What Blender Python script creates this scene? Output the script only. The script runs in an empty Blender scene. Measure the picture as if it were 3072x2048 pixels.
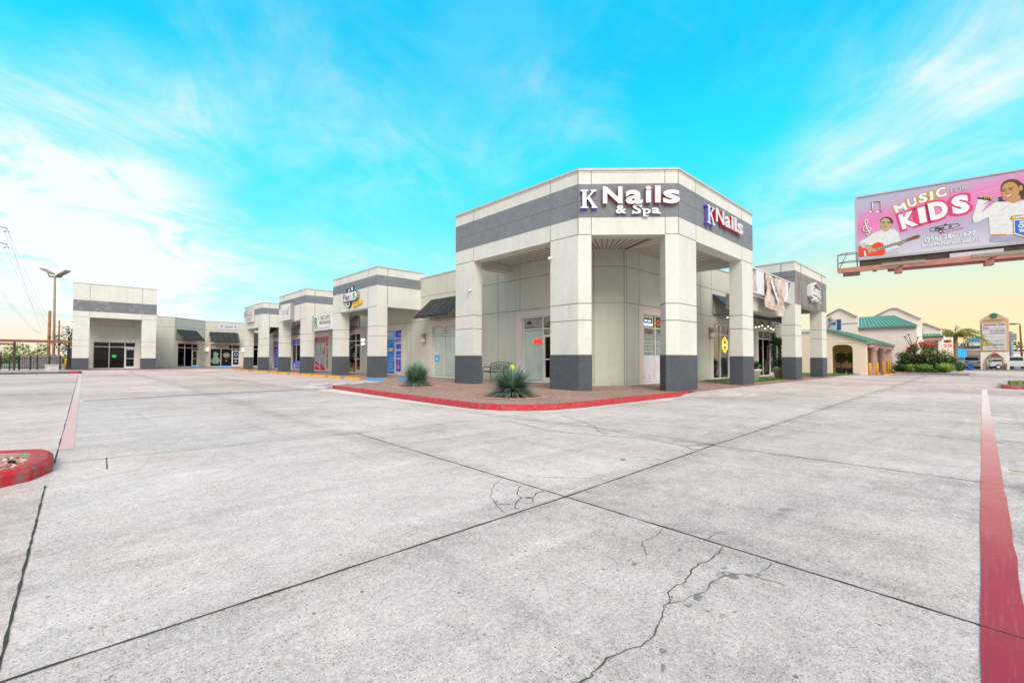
import bpy, bmesh, math, random
from mathutils import Vector, Matrix, noise
random.seed(7)
R = math.radians
scene = bpy.context.scene
COL = scene.collection

# ------------------------------------------------------------------ camera
FPX, PITCH, ROLL, HC = 1355.0, R(1.5), R(0.15), 1.12
TH = R(46.5)
CXP, CYP = 1536.0, 1078.8 - 1355.0 * math.tan(R(1.5))
fw = Vector((math.cos(TH) * math.cos(PITCH), math.sin(TH) * math.cos(PITCH), math.sin(PITCH)))
rt0 = Vector((math.sin(TH), -math.cos(TH), 0)); up0 = rt0.cross(fw)
rt = rt0 * math.cos(ROLL) + up0 * math.sin(ROLL)
up = up0 * math.cos(ROLL) - rt0 * math.sin(ROLL)
EYE = Vector((0, 0, HC))
cam_d = bpy.data.cameras.new('camera'); cam = bpy.data.objects.new('camera', cam_d); COL.objects.link(cam)
cam.matrix_world = Matrix(((rt.x, up.x, -fw.x, 0), (rt.y, up.y, -fw.y, 0), (rt.z, up.z, -fw.z, HC), (0, 0, 0, 1)))
cam_d.sensor_width = 36; cam_d.lens = 36 * FPX / 3072
cam_d.shift_y = (CYP - 1024) / 3072
cam_d.clip_start = 0.05; cam_d.clip_end = 5000
scene.camera = cam
scene.render.resolution_x = 1024; scene.render.resolution_y = 682

# survey helpers: where a sight line meets a real plane of the site
def ray(px, py): return fw + rt * ((px - CXP) / FPX) + up * ((CYP - py) / FPX)
def on_z(px, py, z=0.0): d = ray(px, py); return EYE + d * ((z - HC) / d.z)
def on_x(px, py, x): d = ray(px, py); return EYE + d * (x / d.x)
def on_y(px, py, y): d = ray(px, py); return EYE + d * (y / d.y)
def on_plane(px, py, o, n): d = ray(px, py); return EYE + d * ((o - EYE).dot(n) / d.dot(n))

# ------------------------------------------------------------------ materials
def lin(r, g, b):
    def f(c):
        c /= 255.0
        return c / 12.92 if c <= 0.04045 else ((c + 0.055) / 1.055) ** 2.4
    return (f(r), f(g), f(b))
class NT:
    def __init__(s, nt): s.nt = nt
    def n(s, t, **k):
        x = s.nt.nodes.new(t)
        for a, v in k.items(): setattr(x, a, v)
        return x
    def l(s, a, b): s.nt.links.new(a, b)
    def inp(s, node, key, v):
        if hasattr(v, 'is_linked') or isinstance(v, bpy.types.NodeSocket): s.l(v, node.inputs[key])
        else:
            if isinstance(v, (tuple, list)) and len(v) == 3 and node.inputs[key].type == 'RGBA': v = (*v, 1)
            node.inputs[key].default_value = v
    def math(s, op, a, b=0.0, c=0.0, clamp=False):
        x = s.n('ShaderNodeMath', operation=op); x.use_clamp = clamp
        s.inp(x, 0, a); s.inp(x, 1, b); s.inp(x, 2, c); return x.outputs[0]
    def mix(s, f, a, b, mode='MIX'):
        x = s.n('ShaderNodeMix', data_type='RGBA', blend_type=mode)
        s.inp(x, 0, f); s.inp(x, 6, a); s.inp(x, 7, b); return x.outputs[2]
    def ramp(s, f, stops):
        x = s.n('ShaderNodeValToRGB'); e = x.color_ramp.elements
        while len(e) < len(stops): e.new(0.5)
        for i, (p, c) in enumerate(stops):
            e[i].position = p; e[i].color = (*c, 1) if len(c) == 3 else c
        s.inp(x, 0, f); return x.outputs[0]
    def step(s, f, a, b):
        x = s.n('ShaderNodeMapRange', interpolation_type='SMOOTHSTEP')
        s.inp(x, 0, f); s.inp(x, 1, a); s.inp(x, 2, b); return x.outputs[0]
    def noise(s, vec, scale, detail=3, rough=0.55, dist=0.0):
        x = s.n('ShaderNodeTexNoise'); s.l(vec, x.inputs['Vector'])
        x.inputs['Scale'].default_value = scale; x.inputs['Detail'].default_value = detail
        x.inputs['Roughness'].default_value = rough; x.inputs['Distortion'].default_value = dist
        return x.outputs[0]
    def voro(s, vec, scale, out='Distance', feature='F1', rnd=1.0):
        x = s.n('ShaderNodeTexVoronoi', feature=feature); s.l(vec, x.inputs['Vector'])
        x.inputs['Scale'].default_value = scale; x.inputs['Randomness'].default_value = rnd
        return x.outputs[out]
    def scale(s, vec, sc, rot=0.0):
        x = s.n('ShaderNodeMapping'); s.l(vec, x.inputs[0]); x.inputs['Scale'].default_value = sc
        x.inputs['Rotation'].default_value = (0, 0, rot); return x.outputs[0]
MATS = {}
def base_mat(name):
    m = bpy.data.materials.new(name); m.use_nodes = True
    t = NT(m.node_tree); b = m.node_tree.nodes['Principled BSDF']
    return m, t, b
def pos(t): return t.n('ShaderNodeNewGeometry').outputs['Position']
def plain(name, c, rough=0.6, var=0.08, scale=6.0, metal=0.0, bump=0.0, spec=0.5):
    if name in MATS: return MATS[name]
    m, t, b = base_mat(name); p = pos(t)
    n = t.noise(p, scale, 4)
    dk = tuple(x * (1 - var * 1.6) for x in c); lt = tuple(min(1, x * (1 + var * 1.6)) for x in c)
    t.inp(b, 'Base Color', t.ramp(n, [(0.25, dk), (0.75, lt)]))
    b.inputs['Roughness'].default_value = rough; b.inputs['Metallic'].default_value = metal
    b.inputs['Specular IOR Level'].default_value = spec
    if bump:
        bp = t.n('ShaderNodeBump'); bp.inputs['Strength'].default_value = bump; bp.inputs['Distance'].default_value = 0.01
        t.l(t.noise(p, scale * 8, 4), bp.inputs['Height']); t.l(bp.outputs[0], b.inputs['Normal'])
    MATS[name] = m; return m
def stucco(name, c, streak=0.0, grain=0.1, blotch=0.07):
    if name in MATS: return MATS[name]
    m, t, b = base_mat(name); p = pos(t)
    g = t.math('MULTIPLY_ADD', t.noise(p, 13, 3, 0.8), 0.65, t.math('MULTIPLY', t.noise(p, 38, 3, 0.7), 0.35)); big = t.noise(p, 0.55, 4); mid = t.noise(p, 3.1, 4)
    v = t.math('MULTIPLY_ADD', t.math('SUBTRACT', g, 0.5), grain * 4.6, 1.0)
    v = t.math('MULTIPLY_ADD', t.math('SUBTRACT', big, 0.5), blotch * 2, v)
    v = t.math('MULTIPLY_ADD', t.math('SUBTRACT', mid, 0.5), blotch * 1.2, v)
    if streak:
        s1 = t.noise(t.scale(p, (4, 4, 0.5)), 1.0, 5, 0.7); sz = t.n('ShaderNodeSeparateXYZ'); t.l(p, sz.inputs[0])
        v = t.math('MULTIPLY_ADD', t.math('MULTIPLY', t.math('SUBTRACT', 1.0, t.step(sz.outputs[2], 0.12, 0.6)), t.step(t.noise(p, 5, 4, 0.7), 0.35, 0.75)), -0.22, v)
        v = t.math('MULTIPLY', v, t.math('MULTIPLY_ADD', t.step(s1, 0.42, 0.75), -streak, 1.0))
    cc = t.n('ShaderNodeVectorMath', operation='SCALE'); cc.inputs[0].default_value = c; t.l(v, cc.inputs['Scale'])
    t.l(cc.outputs[0], b.inputs['Base Color']); b.inputs['Roughness'].default_value = 0.9
    b.inputs['Specular IOR Level'].default_value = 0.2
    bp = t.n('ShaderNodeBump'); bp.inputs['Strength'].default_value = 0.35; bp.inputs['Distance'].default_value = 0.006
    t.l(t.noise(p, 70, 3, 0.7), bp.inputs['Height']); t.l(bp.outputs[0], b.inputs['Normal'])
    MATS[name] = m; return m
def emis(name, c, s):
    if name in MATS: return MATS[name]
    m, t, b = base_mat(name)
    b.inputs['Base Color'].default_value = (*c, 1); b.inputs['Emission Color'].default_value = (*c, 1)
    b.inputs['Emission Strength'].default_value = s; MATS[name] = m; return m
def glass(name, tint, refl=1.0):
    if name in MATS: return MATS[name]
    m, t, b = base_mat(name); nt = m.node_tree; nt.nodes.remove(b)
    out = nt.nodes['Material Output']
    tr = t.n('ShaderNodeBsdfTransparent'); tr.inputs[0].default_value = (*tint, 1)
    gl = t.n('ShaderNodeBsdfGlossy'); gl.inputs['Roughness'].default_value = 0.03
    bp = t.n('ShaderNodeBump'); bp.inputs['Strength'].default_value = 0.08; bp.inputs['Distance'].default_value = 0.05
    t.l(t.noise(pos(t), 0.9, 1), bp.inputs['Height']); t.l(bp.outputs[0], gl.inputs['Normal'])
    fr = t.n('ShaderNodeFresnel'); fr.inputs[0].default_value = 1.75
    f = t.math('MULTIPLY', fr.outputs[0], refl, clamp=True)
    mx = t.n('ShaderNodeMixShader'); t.l(f, mx.inputs[0]); t.l(tr.outputs[0], mx.inputs[1]); t.l(gl.outputs[0], mx.inputs[2])
    t.l(mx.outputs[0], out.inputs['Surface']); MATS[name] = m; return m
def leaf(name, c1, c2, scale=9.0):
    if name in MATS: return MATS[name]
    m, t, b = base_mat(name); p = pos(t)
    n = t.noise(p, scale, 3); g = t.n('ShaderNodeNewGeometry').outputs['Random Per Island']
    f = t.math('ADD', t.math('MULTIPLY', n, 0.5), t.math('MULTIPLY', g, 0.5))
    t.inp(b, 'Base Color', t.ramp(f, [(0.3, c1), (0.7, c2)])); b.inputs['Roughness'].default_value = 0.55
    MATS[name] = m; return m

def concrete(name, c, near=True, marks=0.5, warm=0.9):
    m, t, b = base_mat(name); p = pos(t)
    big = t.noise(p, 0.28, 5, 0.6); mid = t.noise(p, 1.7, 5, 0.65); fine = t.noise(p, 45, 3, 0.75); grit = t.noise(p, 130, 2, 0.6)
    v = t.math('MULTIPLY_ADD', t.math('SUBTRACT', big, 0.5), 0.8, 1.0)
    v = t.math('MULTIPLY_ADD', t.math('SUBTRACT', mid, 0.5), 0.45, v)
    v = t.math('MULTIPLY_ADD', t.math('SUBTRACT', t.noise(p, 9, 4, 0.75), 0.5), 0.62, v)
    v = t.math('MULTIPLY_ADD', t.math('SUBTRACT', fine, 0.5), 1.15, v)
    v = t.math('MULTIPLY_ADD', t.math('SUBTRACT', grit, 0.5), 0.9, v)
    sp_ = t.n('ShaderNodeSeparateXYZ'); t.l(p, sp_.inputs[0]); X_, Y_ = sp_.outputs[0], sp_.outputs[1]
    jd = t.math('ABSOLUTE', t.math('SUBTRACT', Y_, t.math('MULTIPLY_ADD', X_, 0.018, 2.38)))
    jd2 = t.math('ABSOLUTE', t.math('SUBTRACT', X_, 2.9)); jd3 = t.math('ABSOLUTE', t.math('SUBTRACT', X_, 6.04))
    jm = t.math('MINIMUM', jd, t.math('MINIMUM', jd2, jd3))
    jn = t.noise(p, 2.2, 4, 0.7)
    v = t.math('MULTIPLY_ADD', t.math('MULTIPLY', t.math('SUBTRACT', 1.0, t.step(jm, 0.0, 0.33)), t.step(jn, 0.3, 0.75)), -0.30, v)
    # rubber marks running both ways across the lot
    s1 = t.noise(t.scale(p, (0.22, 2.6, 1), R(10)), 1.0, 5, 0.65); s2 = t.noise(t.scale(p, (2.4, 0.16, 1), R(-8)), 1.0, 5, 0.65)
    v = t.math('MULTIPLY_ADD', t.step(s1, 0.52, 0.72), -0.30 * marks, v)
    v = t.math('MULTIPLY_ADD', t.step(s2, 0.53, 0.74), -0.34 * marks, v)
    v = t.math('MULTIPLY_ADD', t.step(t.noise(p, 0.8, 6, 0.7, 1.2), 0.62, 0.72), -0.13, v)
    v = t.math('MULTIPLY_ADD', t.step(t.noise(t.scale(p, (0.3, 1.6, 1), R(35)), 1.3, 5, 0.6), 0.55, 0.7), 0.14, v)
    ce = t.n('ShaderNodeCombineXYZ'); t.l(t.math('FLOOR', t.math('DIVIDE', t.math('ADD', X_, 0.2), 3.12)), ce.inputs[0])
    t.l(t.math('FLOOR', t.math('DIVIDE', t.math('SUBTRACT', Y_, t.math('MULTIPLY_ADD', X_, 0.018, 2.38)), 4.3)), ce.inputs[1])
    wn = t.n('ShaderNodeTexWhiteNoise'); t.l(ce.outputs[0], wn.inputs['Vector'])
    v = t.math('MULTIPLY_ADD', t.math('SUBTRACT', wn.outputs['Value'], 0.5), 0.22, v)
    v = t.math('MULTIPLY_ADD', t.math('MULTIPLY', t.step(t.noise(p, 0.33, 6, 0.72, 0.8), 0.5, 0.66), t.step(t.noise(p, 3.5, 5, 0.75), 0.3, 0.7)), -0.26, v)
    v = t.math('MULTIPLY_ADD', t.step(t.noise(p, 0.42, 6, 0.7, 1.0), 0.56, 0.7), 0.15, v)
    oil = t.voro(p, 0.75); oc = t.n('ShaderNodeSeparateColor'); t.l(t.voro(p, 0.75, 'Color'), oc.inputs[0])
    orad = t.math('MULTIPLY_ADD', oc.outputs[1], 0.05, 0.01)
    om = t.math('MULTIPLY', t.math('LESS_THAN', t.math('ADD', oil, t.math('MULTIPLY_ADD', t.noise(p, 14, 3, 0.7), 0.09, -0.045)), orad), t.math('GREATER_THAN', oc.outputs[0], 0.45))
    v = t.math('MULTIPLY_ADD', om, -0.24, v)
    # pits and exposed stone
    dens = t.step(t.noise(p, 0.9, 3, 0.6), 0.38, 0.62)
    pit = t.voro(p, 85); pitc = t.voro(p, 85, 'Color')
    sep = t.n('ShaderNodeSeparateColor'); t.l(pitc, sep.inputs[0])
    on = t.math('GREATER_THAN', t.math('MULTIPLY_ADD', dens, 0.42, sep.outputs[0]), 0.84)
    pm = t.math('MULTIPLY', t.math('SUBTRACT', 1.0, t.step(pit, 0.16, 0.34)), on)
    col = t.n('ShaderNodeVectorMath', operation='SCALE'); col.inputs[0].default_value = c; t.l(v, col.inputs['Scale'])
    out = col.outputs[0]
    wz = t.step(t.noise(p, 0.45, 4, 0.6), 0.5, 0.75)
    far = t.math('MAXIMUM', t.step(Y_, 15.5, 18.5), t.math('MAXIMUM', t.step(X_, 17.0, 30.0), t.step(X_, -0.1, -0.4)))
    out = t.mix(t.math('MULTIPLY', t.math('MAXIMUM', wz, far), warm), out, t.mix(1.0, out, (1.0, 0.90, 0.88), 'MULTIPLY'), 'MIX')
    out = t.mix(t.math('MULTIPLY', pm, 0.85), out, (0.11, 0.105, 0.11))
    lit = t.voro(p, 95); litc = t.voro(p, 95, 'Color'); sp3 = t.n('ShaderNodeSeparateColor'); t.l(litc, sp3.inputs[0])
    lm = t.math('MULTIPLY', t.math('SUBTRACT', 1.0, t.step(lit, 0.2, 0.4)), t.math('GREATER_THAN', sp3.outputs[1], 0.78))
    out = t.mix(t.math('MULTIPLY', lm, 0.55), out, (0.85, 0.84, 0.84))
    st = t.voro(p, 21); stc = t.voro(p, 21, 'Color'); s2c = t.n('ShaderNodeSeparateColor'); t.l(stc, s2c.inputs[0])
    son = t.math('GREATER_THAN', t.math('MULTIPLY_ADD', dens, 0.06, s2c.outputs[0]), 0.975)
    sm = t.math('MULTIPLY', t.math('SUBTRACT', 1.0, t.step(st, 0.14, 0.24)), son)
    scol = t.ramp(s2c.outputs[1], [(0.2, (0.10, 0.10, 0.11)), (0.55, (0.22, 0.19, 0.17)), (0.75, (0.42, 0.17, 0.11)), (0.95, (0.48, 0.30, 0.2))])
    out = t.mix(t.math('MULTIPLY', sm, 0.85), out, scol)
    t.l(out, b.inputs['Base Color']); b.inputs['Roughness'].default_value = 0.85; b.inputs['Specular IOR Level'].default_value = 0.25
    bp = t.n('ShaderNodeBump'); bp.inputs['Strength'].default_value = 0.5; bp.inputs['Distance'].default_value = 0.006
    h = t.math('SUBTRACT', t.math('MULTIPLY', fine, 0.8), pm)
    t.l(h, bp.inputs['Height']); t.l(bp.outputs[0], b.inputs['Normal'])
    MATS[name] = m; return m
def aggregate(name):
    m, t, b = base_mat(name); p = pos(t)
    c = t.voro(p, 55, 'Color'); s = t.n('ShaderNodeSeparateColor'); t.l(c, s.inputs[0])
    col = t.ramp(s.outputs[0], [(0.1, (0.13, 0.075, 0.062)), (0.4, (0.29, 0.165, 0.135)), (0.7, (0.43, 0.265, 0.22)), (0.95, (0.62, 0.46, 0.40))])
    big = t.noise(p, 0.5, 4); mid = t.noise(p, 6, 4)
    v = t.math('MULTIPLY_ADD', big, 0.55, t.math('MULTIPLY_ADD', mid, 0.3, 0.58))
    x = t.n('ShaderNodeVectorMath', operation='SCALE'); t.l(col, x.inputs[0]); t.l(v, x.inputs['Scale'])
    t.l(x.outputs[0], b.inputs['Base Color']); b.inputs['Roughness'].default_value = 0.9
    bp = t.n('ShaderNodeBump'); bp.inputs['Strength'].default_value = 0.5; bp.inputs['Distance'].default_value = 0.008
    t.l(t.voro(p, 55), bp.inputs['Height']); t.l(bp.outputs[0], b.inputs['Normal'])
    MATS[name] = m; return m
def gravel(name, stops, sc=26):
    m, t, b = base_mat(name); p = pos(t)
    c = t.voro(p, sc, 'Color'); s = t.n('ShaderNodeSeparateColor'); t.l(c, s.inputs[0])
    col = t.ramp(s.outputs[0], stops); d = t.voro(p, sc)
    col = t.mix(t.step(d, 0.55, 0.95), col, (0.16, 0.08, 0.07))
    t.l(col, b.inputs['Base Color']); b.inputs['Roughness'].default_value = 0.9
    bp = t.n('ShaderNodeBump'); bp.inputs['Strength'].default_value = 1.0; bp.inputs['Distance'].default_value = 0.03; bp.invert = True
    t.l(d, bp.inputs['Height']); t.l(bp.outputs[0], b.inputs['Normal'])
    MATS[name] = m; return m
def worn_paint(name, c, under, amt=0.5, sc=5, fade=None):
    m, t, b = base_mat(name); p = pos(t)
    n = t.noise(p, sc, 6, 0.72); f = t.step(n, 0.5 + (0.5 - amt) * 0.5 - 0.09, 0.5 + (0.5 - amt) * 0.5 + 0.12)
    g = t.noise(p, 60, 3, 0.7)
    cc = t.ramp(g, [(0.3, tuple(x * 0.8 for x in c)), (0.7, tuple(min(1, x * 1.15) for x in c))])
    o = t.mix(f, under, cc)
    if fade:
        axis, a, bb, fc = fade
        sp = t.n('ShaderNodeSeparateXYZ'); t.l(p, sp.inputs[0])
        q = t.math('ADD', sp.outputs[axis], t.math('MULTIPLY_ADD', t.noise(p, 0.7, 4), 6.0, -3.0))
        k = t.step(q, a, bb); o = t.mix(k, o, fc)
    t.l(o, b.inputs['Base Color']); b.inputs['Roughness'].default_value = 0.75
    MATS[name] = m; return m

M_WALL = stucco('stucco_wall', (0.575, 0.575, 0.51), streak=0.08, blotch=0.11)  # porch shade partly put into this darker, olive wall colour
M_WHITE = stucco('stucco_light', (0.665, 0.67, 0.632), streak=0.08, blotch=0.11)
M_BAND = stucco('stucco_band', (0.205, 0.22, 0.25), grain=0.3, blotch=0.28)
m_, t_, b_ = base_mat('band_scuffed'); p_ = pos(t_)
sc_ = t_.math('MULTIPLY', t_.step(t_.noise(p_, 1.5, 6, .72, 1.5), .50, .62), t_.step(t_.noise(p_, .7, 2), .35, .6))
gr_ = t_.math('MULTIPLY_ADD', t_.noise(p_, 13, 3, .8), .5, .75)
cx_ = t_.n('ShaderNodeVectorMath', operation='SCALE'); t_.l(t_.mix(t_.math('MULTIPLY', sc_, .75), (.175, .183, .205), (.33, .335, .355)), cx_.inputs[0]); t_.l(gr_, cx_.inputs['Scale'])
t_.l(cx_.outputs[0], b_.inputs['Base Color']); b_.inputs['Roughness'].default_value = .9; M_BANDS = m_
M_BASE = stucco('stucco_base', (0.088, 0.098, 0.118), grain=0.3, blotch=0.22)
M_TRIM = stucco('stucco_trim', (0.66, 0.60, 0.555), grain=0.05)
M_WEATH = stucco('stucco_weathered', (0.27, 0.255, 0.245), streak=0.6, blotch=0.18)
M_SEAM = plain('seam_groove', (0.20, 0.19, 0.175), 0.9)
M_COPING = plain('coping_metal', (0.48, 0.49, 0.48), 0.5)
M_SOFFIT = plain('soffit_metal', (0.62, 0.60, 0.54), 0.5)
M_ALU = plain('aluminium_frame', (0.70, 0.71, 0.70), 0.35, 0.05)
M_DARKALU = plain('dark_frame', (0.30, 0.30, 0.29), 0.4)
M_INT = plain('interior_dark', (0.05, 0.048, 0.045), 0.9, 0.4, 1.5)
M_INTW = plain('interior_warm', (0.16, 0.13, 0.06), 0.9, 0.4, 1.2)
M_GLASS = glass('window_glass', (0.55, 0.57, 0.56), 0.8)
M_GLASSD = glass('tinted_glass', (0.25, 0.25, 0.25), 0.42)
M_BLIND = plain('window_blind', (0.47, 0.57, 0.51), 0.14, 0.08, 2.0)
M_FROST = plain('frosted_film', (0.70, 0.70, 0.78), 0.2, 0.06, 2.5)
M_FABRIC = plain('awning_fabric', (0.022, 0.024, 0.027), 0.8, 0.35, 4)
M_FABRICL = plain('awning_fabric_stripe', (0.028, 0.031, 0.036), 0.7, 0.3, 4)  # slightly paler stripe of the awning fabric
M_FABBLUE = plain('awning_blue_fabric', (0.03, 0.045, 0.085), 0.7, 0.2, 4)
M_BLACK = plain('black_metal', (0.015, 0.015, 0.016), 0.45, 0.2)
M_WH = plain('white_acrylic', (0.72, 0.72, 0.74), 0.35, 0.03)
M_LETW = plain('letter_face_white', (0.66, 0.66, 0.71), 0.35, 0.02)
M_LETR = plain('letter_side_red', (0.62, 0.02, 0.025), 0.4, 0.05)
M_LETB = plain('letter_side_violet', (0.14, 0.12, 0.62), 0.4, 0.05)
M_LETG = plain('letter_side_green', (0.03, 0.16, 0.09), 0.4, 0.05)
M_INK = plain('ink_black', (0.02, 0.02, 0.022), 0.6)
M_INKG = plain('ink_grey', (0.25, 0.25, 0.25), 0.6)
M_YELP = worn_paint('yellow_paint', (0.80, 0.38, 0.015), (0.45, 0.38, 0.3), 0.85, 7)
M_BLUP = worn_paint('blue_paint', (0.05, 0.30, 0.72), (0.35, 0.4, 0.5), 0.85, 7)
M_REDP = worn_paint('red_paint', (0.55, 0.014, 0.028), (0.27, 0.12, 0.115), 0.60, 11)
# ------------------------------------------------------------------ objects and meshes
UP = Vector((0, 0, 1))
def V(*a): return Vector(a)
class MB:
    def __init__(s): s.v = []; s.f = []; s.m = []; s.sm = []
    def face(s, pts, m=0, smooth=False):
        i = len(s.v); s.v += [tuple(p) for p in pts]; s.f.append(tuple(range(i, i + len(pts)))); s.m.append(m); s.sm.append(smooth)
    def mesh8(s, c, m=0):
        i = len(s.v); s.v += [tuple(p) for p in c]
        for q in ((0, 3, 2, 1), (4, 5, 6, 7), (0, 1, 5, 4), (1, 2, 6, 5), (2, 3, 7, 6), (3, 0, 4, 7)):
            s.f.append(tuple(i + k for k in q)); s.m.append(m); s.sm.append(False)
    def wbox(s, x0, x1, y0, y1, z0, z1, m=0):
        s.mesh8([(x0, y0, z0), (x1, y0, z0), (x1, y1, z0), (x0, y1, z0), (x0, y0, z1), (x1, y0, z1), (x1, y1, z1), (x0, y1, z1)], m)
    def box(s, F, u0, u1, d0, d1, z0, z1, m=0):
        P = F.P
        s.mesh8([P(u0, z0, d1), P(u1, z0, d1), P(u1, z0, d0), P(u0, z0, d0), P(u0, z1, d1), P(u1, z1, d1), P(u1, z1, d0), P(u0, z1, d0)], m)
    def prism(s, poly, z0, z1, m=0, mtop=None):
        n = len(poly); i = len(s.v)
        a = sum(poly[k][0] * poly[(k + 1) % n][1] - poly[(k + 1) % n][0] * poly[k][1] for k in range(n))
        if a < 0: poly = poly[::-1]
        s.v += [(p[0], p[1], z0) for p in poly] + [(p[0], p[1], z1) for p in poly]
        for k in range(n):
            k2 = (k + 1) % n; s.f.append((i + k, i + k2, i + n + k2, i + n + k)); s.m.append(m); s.sm.append(False)
        s.f.append(tuple(i + n + k for k in range(n))); s.m.append(m if mtop is None else mtop); s.sm.append(False)
        s.f.append(tuple(i + n - 1 - k for k in range(n))); s.m.append(m); s.sm.append(False)
    def extr(s, pts, n, t, m=0, mside=None):      # planar polygon pts pushed by n*t (front face at +n*t)
        k = len(pts); i = len(s.v); n = Vector(n) * t
        s.v += [tuple(Vector(p)) for p in pts] + [tuple(Vector(p) + n) for p in pts]
        s.f.append(tuple(i + k + j for j in range(k))); s.m.append(m); s.sm.append(False)
        s.f.append(tuple(i + k - 1 - j for j in range(k))); s.m.append(m); s.sm.append(False)
        for j in range(k):
            j2 = (j + 1) % k; s.f.append((i + j, i + j2, i + k + j2, i + k + j)); s.m.append(m if mside is None else mside); s.sm.append(False)
    def tube(s, pts, r, n=8, m=0, closed=False, caps=True, smooth=True):
        pts = [Vector(p) for p in pts]; N = len(pts); i0 = len(s.v); last = None
        rr = r if isinstance(r, (list, tuple)) else [r] * N
        for k, p in enumerate(pts):
            a = pts[(k - 1) % N] if (closed or k > 0) else p; b = pts[(k + 1) % N] if (closed or k < N - 1) else p
            d = (b - a).normalized() if (b - a).length > 1e-9 else Vector((0, 0, 1))
            if last is None:
                ref = Vector((0, 0, 1)) if abs(d.z) < 0.9 else Vector((1, 0, 0)); x = d.cross(ref).normalized()
            else:
                x = (last - d * last.dot(d)); x = x.normalized() if x.length > 1e-6 else d.orthogonal().normalized()
            y = d.cross(x); last = x
            for j in range(n):
                an = 2 * math.pi * j / n + math.pi / n; s.v.append(tuple(p + (x * math.cos(an) + y * math.sin(an)) * rr[k]))
        for k in range(N if closed else N - 1):
            k2 = (k + 1) % N
            for j in range(n):
                j2 = (j + 1) % n; s.f.append((i0 + k * n + j, i0 + k * n + j2, i0 + k2 * n + j2, i0 + k2 * n + j)); s.m.append(m); s.sm.append(smooth)
        if caps and not closed:
            s.f.append(tuple(i0 + n - 1 - j for j in range(n))); s.m.append(m); s.sm.append(False)
            s.f.append(tuple(i0 + (N - 1) * n + j for j in range(n))); s.m.append(m); s.sm.append(False)
    def lathe(s, c, prof, n=20, m=0, smooth=True):
        i0 = len(s.v); K = len(prof); c = Vector(c)
        for (r, z) in prof:
            for j in range(n):
                a = 2 * math.pi * j / n; s.v.append((c.x + r * math.cos(a), c.y + r * math.sin(a), c.z + z))
        for k in range(K - 1):
            for j in range(n):
                j2 = (j + 1) % n; s.f.append((i0 + k * n + j, i0 + k * n + j2, i0 + (k + 1) * n + j2, i0 + (k + 1) * n + j)); s.m.append(m); s.sm.append(smooth)
        s.f.append(tuple(i0 + n - 1 - j for j in range(n))); s.m.append(m); s.sm.append(False)
        s.f.append(tuple(i0 + (K - 1) * n + j for j in range(n))); s.m.append(m); s.sm.append(False)
    def ball(s, c, r, m=0, n=12, k=7):
        c = Vector(c); rx, ry, rz = r if isinstance(r, (tuple, list)) else (r, r, r); i0 = len(s.v)
        for a in range(k + 1):
            th = math.pi * a / k
            for j in range(n):
                ph = 2 * math.pi * j / n
                s.v.append((c.x + rx * math.sin(th) * math.cos(ph), c.y + ry * math.sin(th) * math.sin(ph), c.z - rz * math.cos(th)))
        for a in range(k):
            for j in range(n):
                j2 = (j + 1) % n; s.f.append((i0 + a * n + j, i0 + a * n + j2, i0 + (a + 1) * n + j2, i0 + (a + 1) * n + j)); s.m.append(m); s.sm.append(True)
    def build(s, name, mats, parent=None):
        me = bpy.data.meshes.new(name); me.from_pydata(s.v, [], s.f)
        for mt in (mats if isinstance(mats, (list, tuple)) else [mats]): me.materials.append(mt)
        me.polygons.foreach_set('material_index', s.m); me.polygons.foreach_set('use_smooth', s.sm); me.update()
        return link(name, me, parent)
def link(name, data, parent=None):
    o = bpy.data.objects.new(name, data); COL.objects.link(o)
    if parent is not None:
        o.parent = parent; o.matrix_parent_inverse = wm(parent).inverted()
    return o
def wm(o):
    m = Matrix.Translation(o.location) @ o.rotation_euler.to_matrix().to_4x4()
    return (wm(o.parent) @ o.matrix_parent_inverse @ m) if o.parent else m
def tag(o, label, cat, group=None):
    o['label'] = label; o['category'] = cat
    if group: o['group'] = group
    return o
def thing(name, label, cat, loc=(0, 0, 0), group=None):
    o = bpy.data.objects.new(name, None); COL.objects.link(o); o.location = loc; o.empty_display_size = 0.2
    return tag(o, label, cat, group)
def sub(name, parent, loc=(0, 0, 0), label=None):
    o = link(name, None, parent); o.location = (0, 0, 0)
    if label: o['label'] = label
    return o
def structure(o, kind='structure'): o['kind'] = kind; return o
def dup(root, loc, rotz=None, label=None):
    r = root.copy(); COL.objects.link(r); r.location = loc
    if rotz is not None: r.rotation_euler = (0, 0, rotz)
    if label: r['label'] = label
    for ch in list(root.children):
        c = ch.copy(); COL.objects.link(c); c.parent = r
        for g in list(ch.children):
            d = g.copy(); COL.objects.link(d); d.parent = c
    return r
class Frame:                         # u runs to the viewer's right, z up, d towards the viewer
    def __init__(s, o, u):
        s.o = Vector((o[0], o[1], 0)); s.u = Vector((u[0], u[1], 0)).normalized(); s.n = s.u.cross(UP)
    def P(s, u, z, d=0.0): return s.o + s.u * u + s.n * d + UP * z
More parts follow.
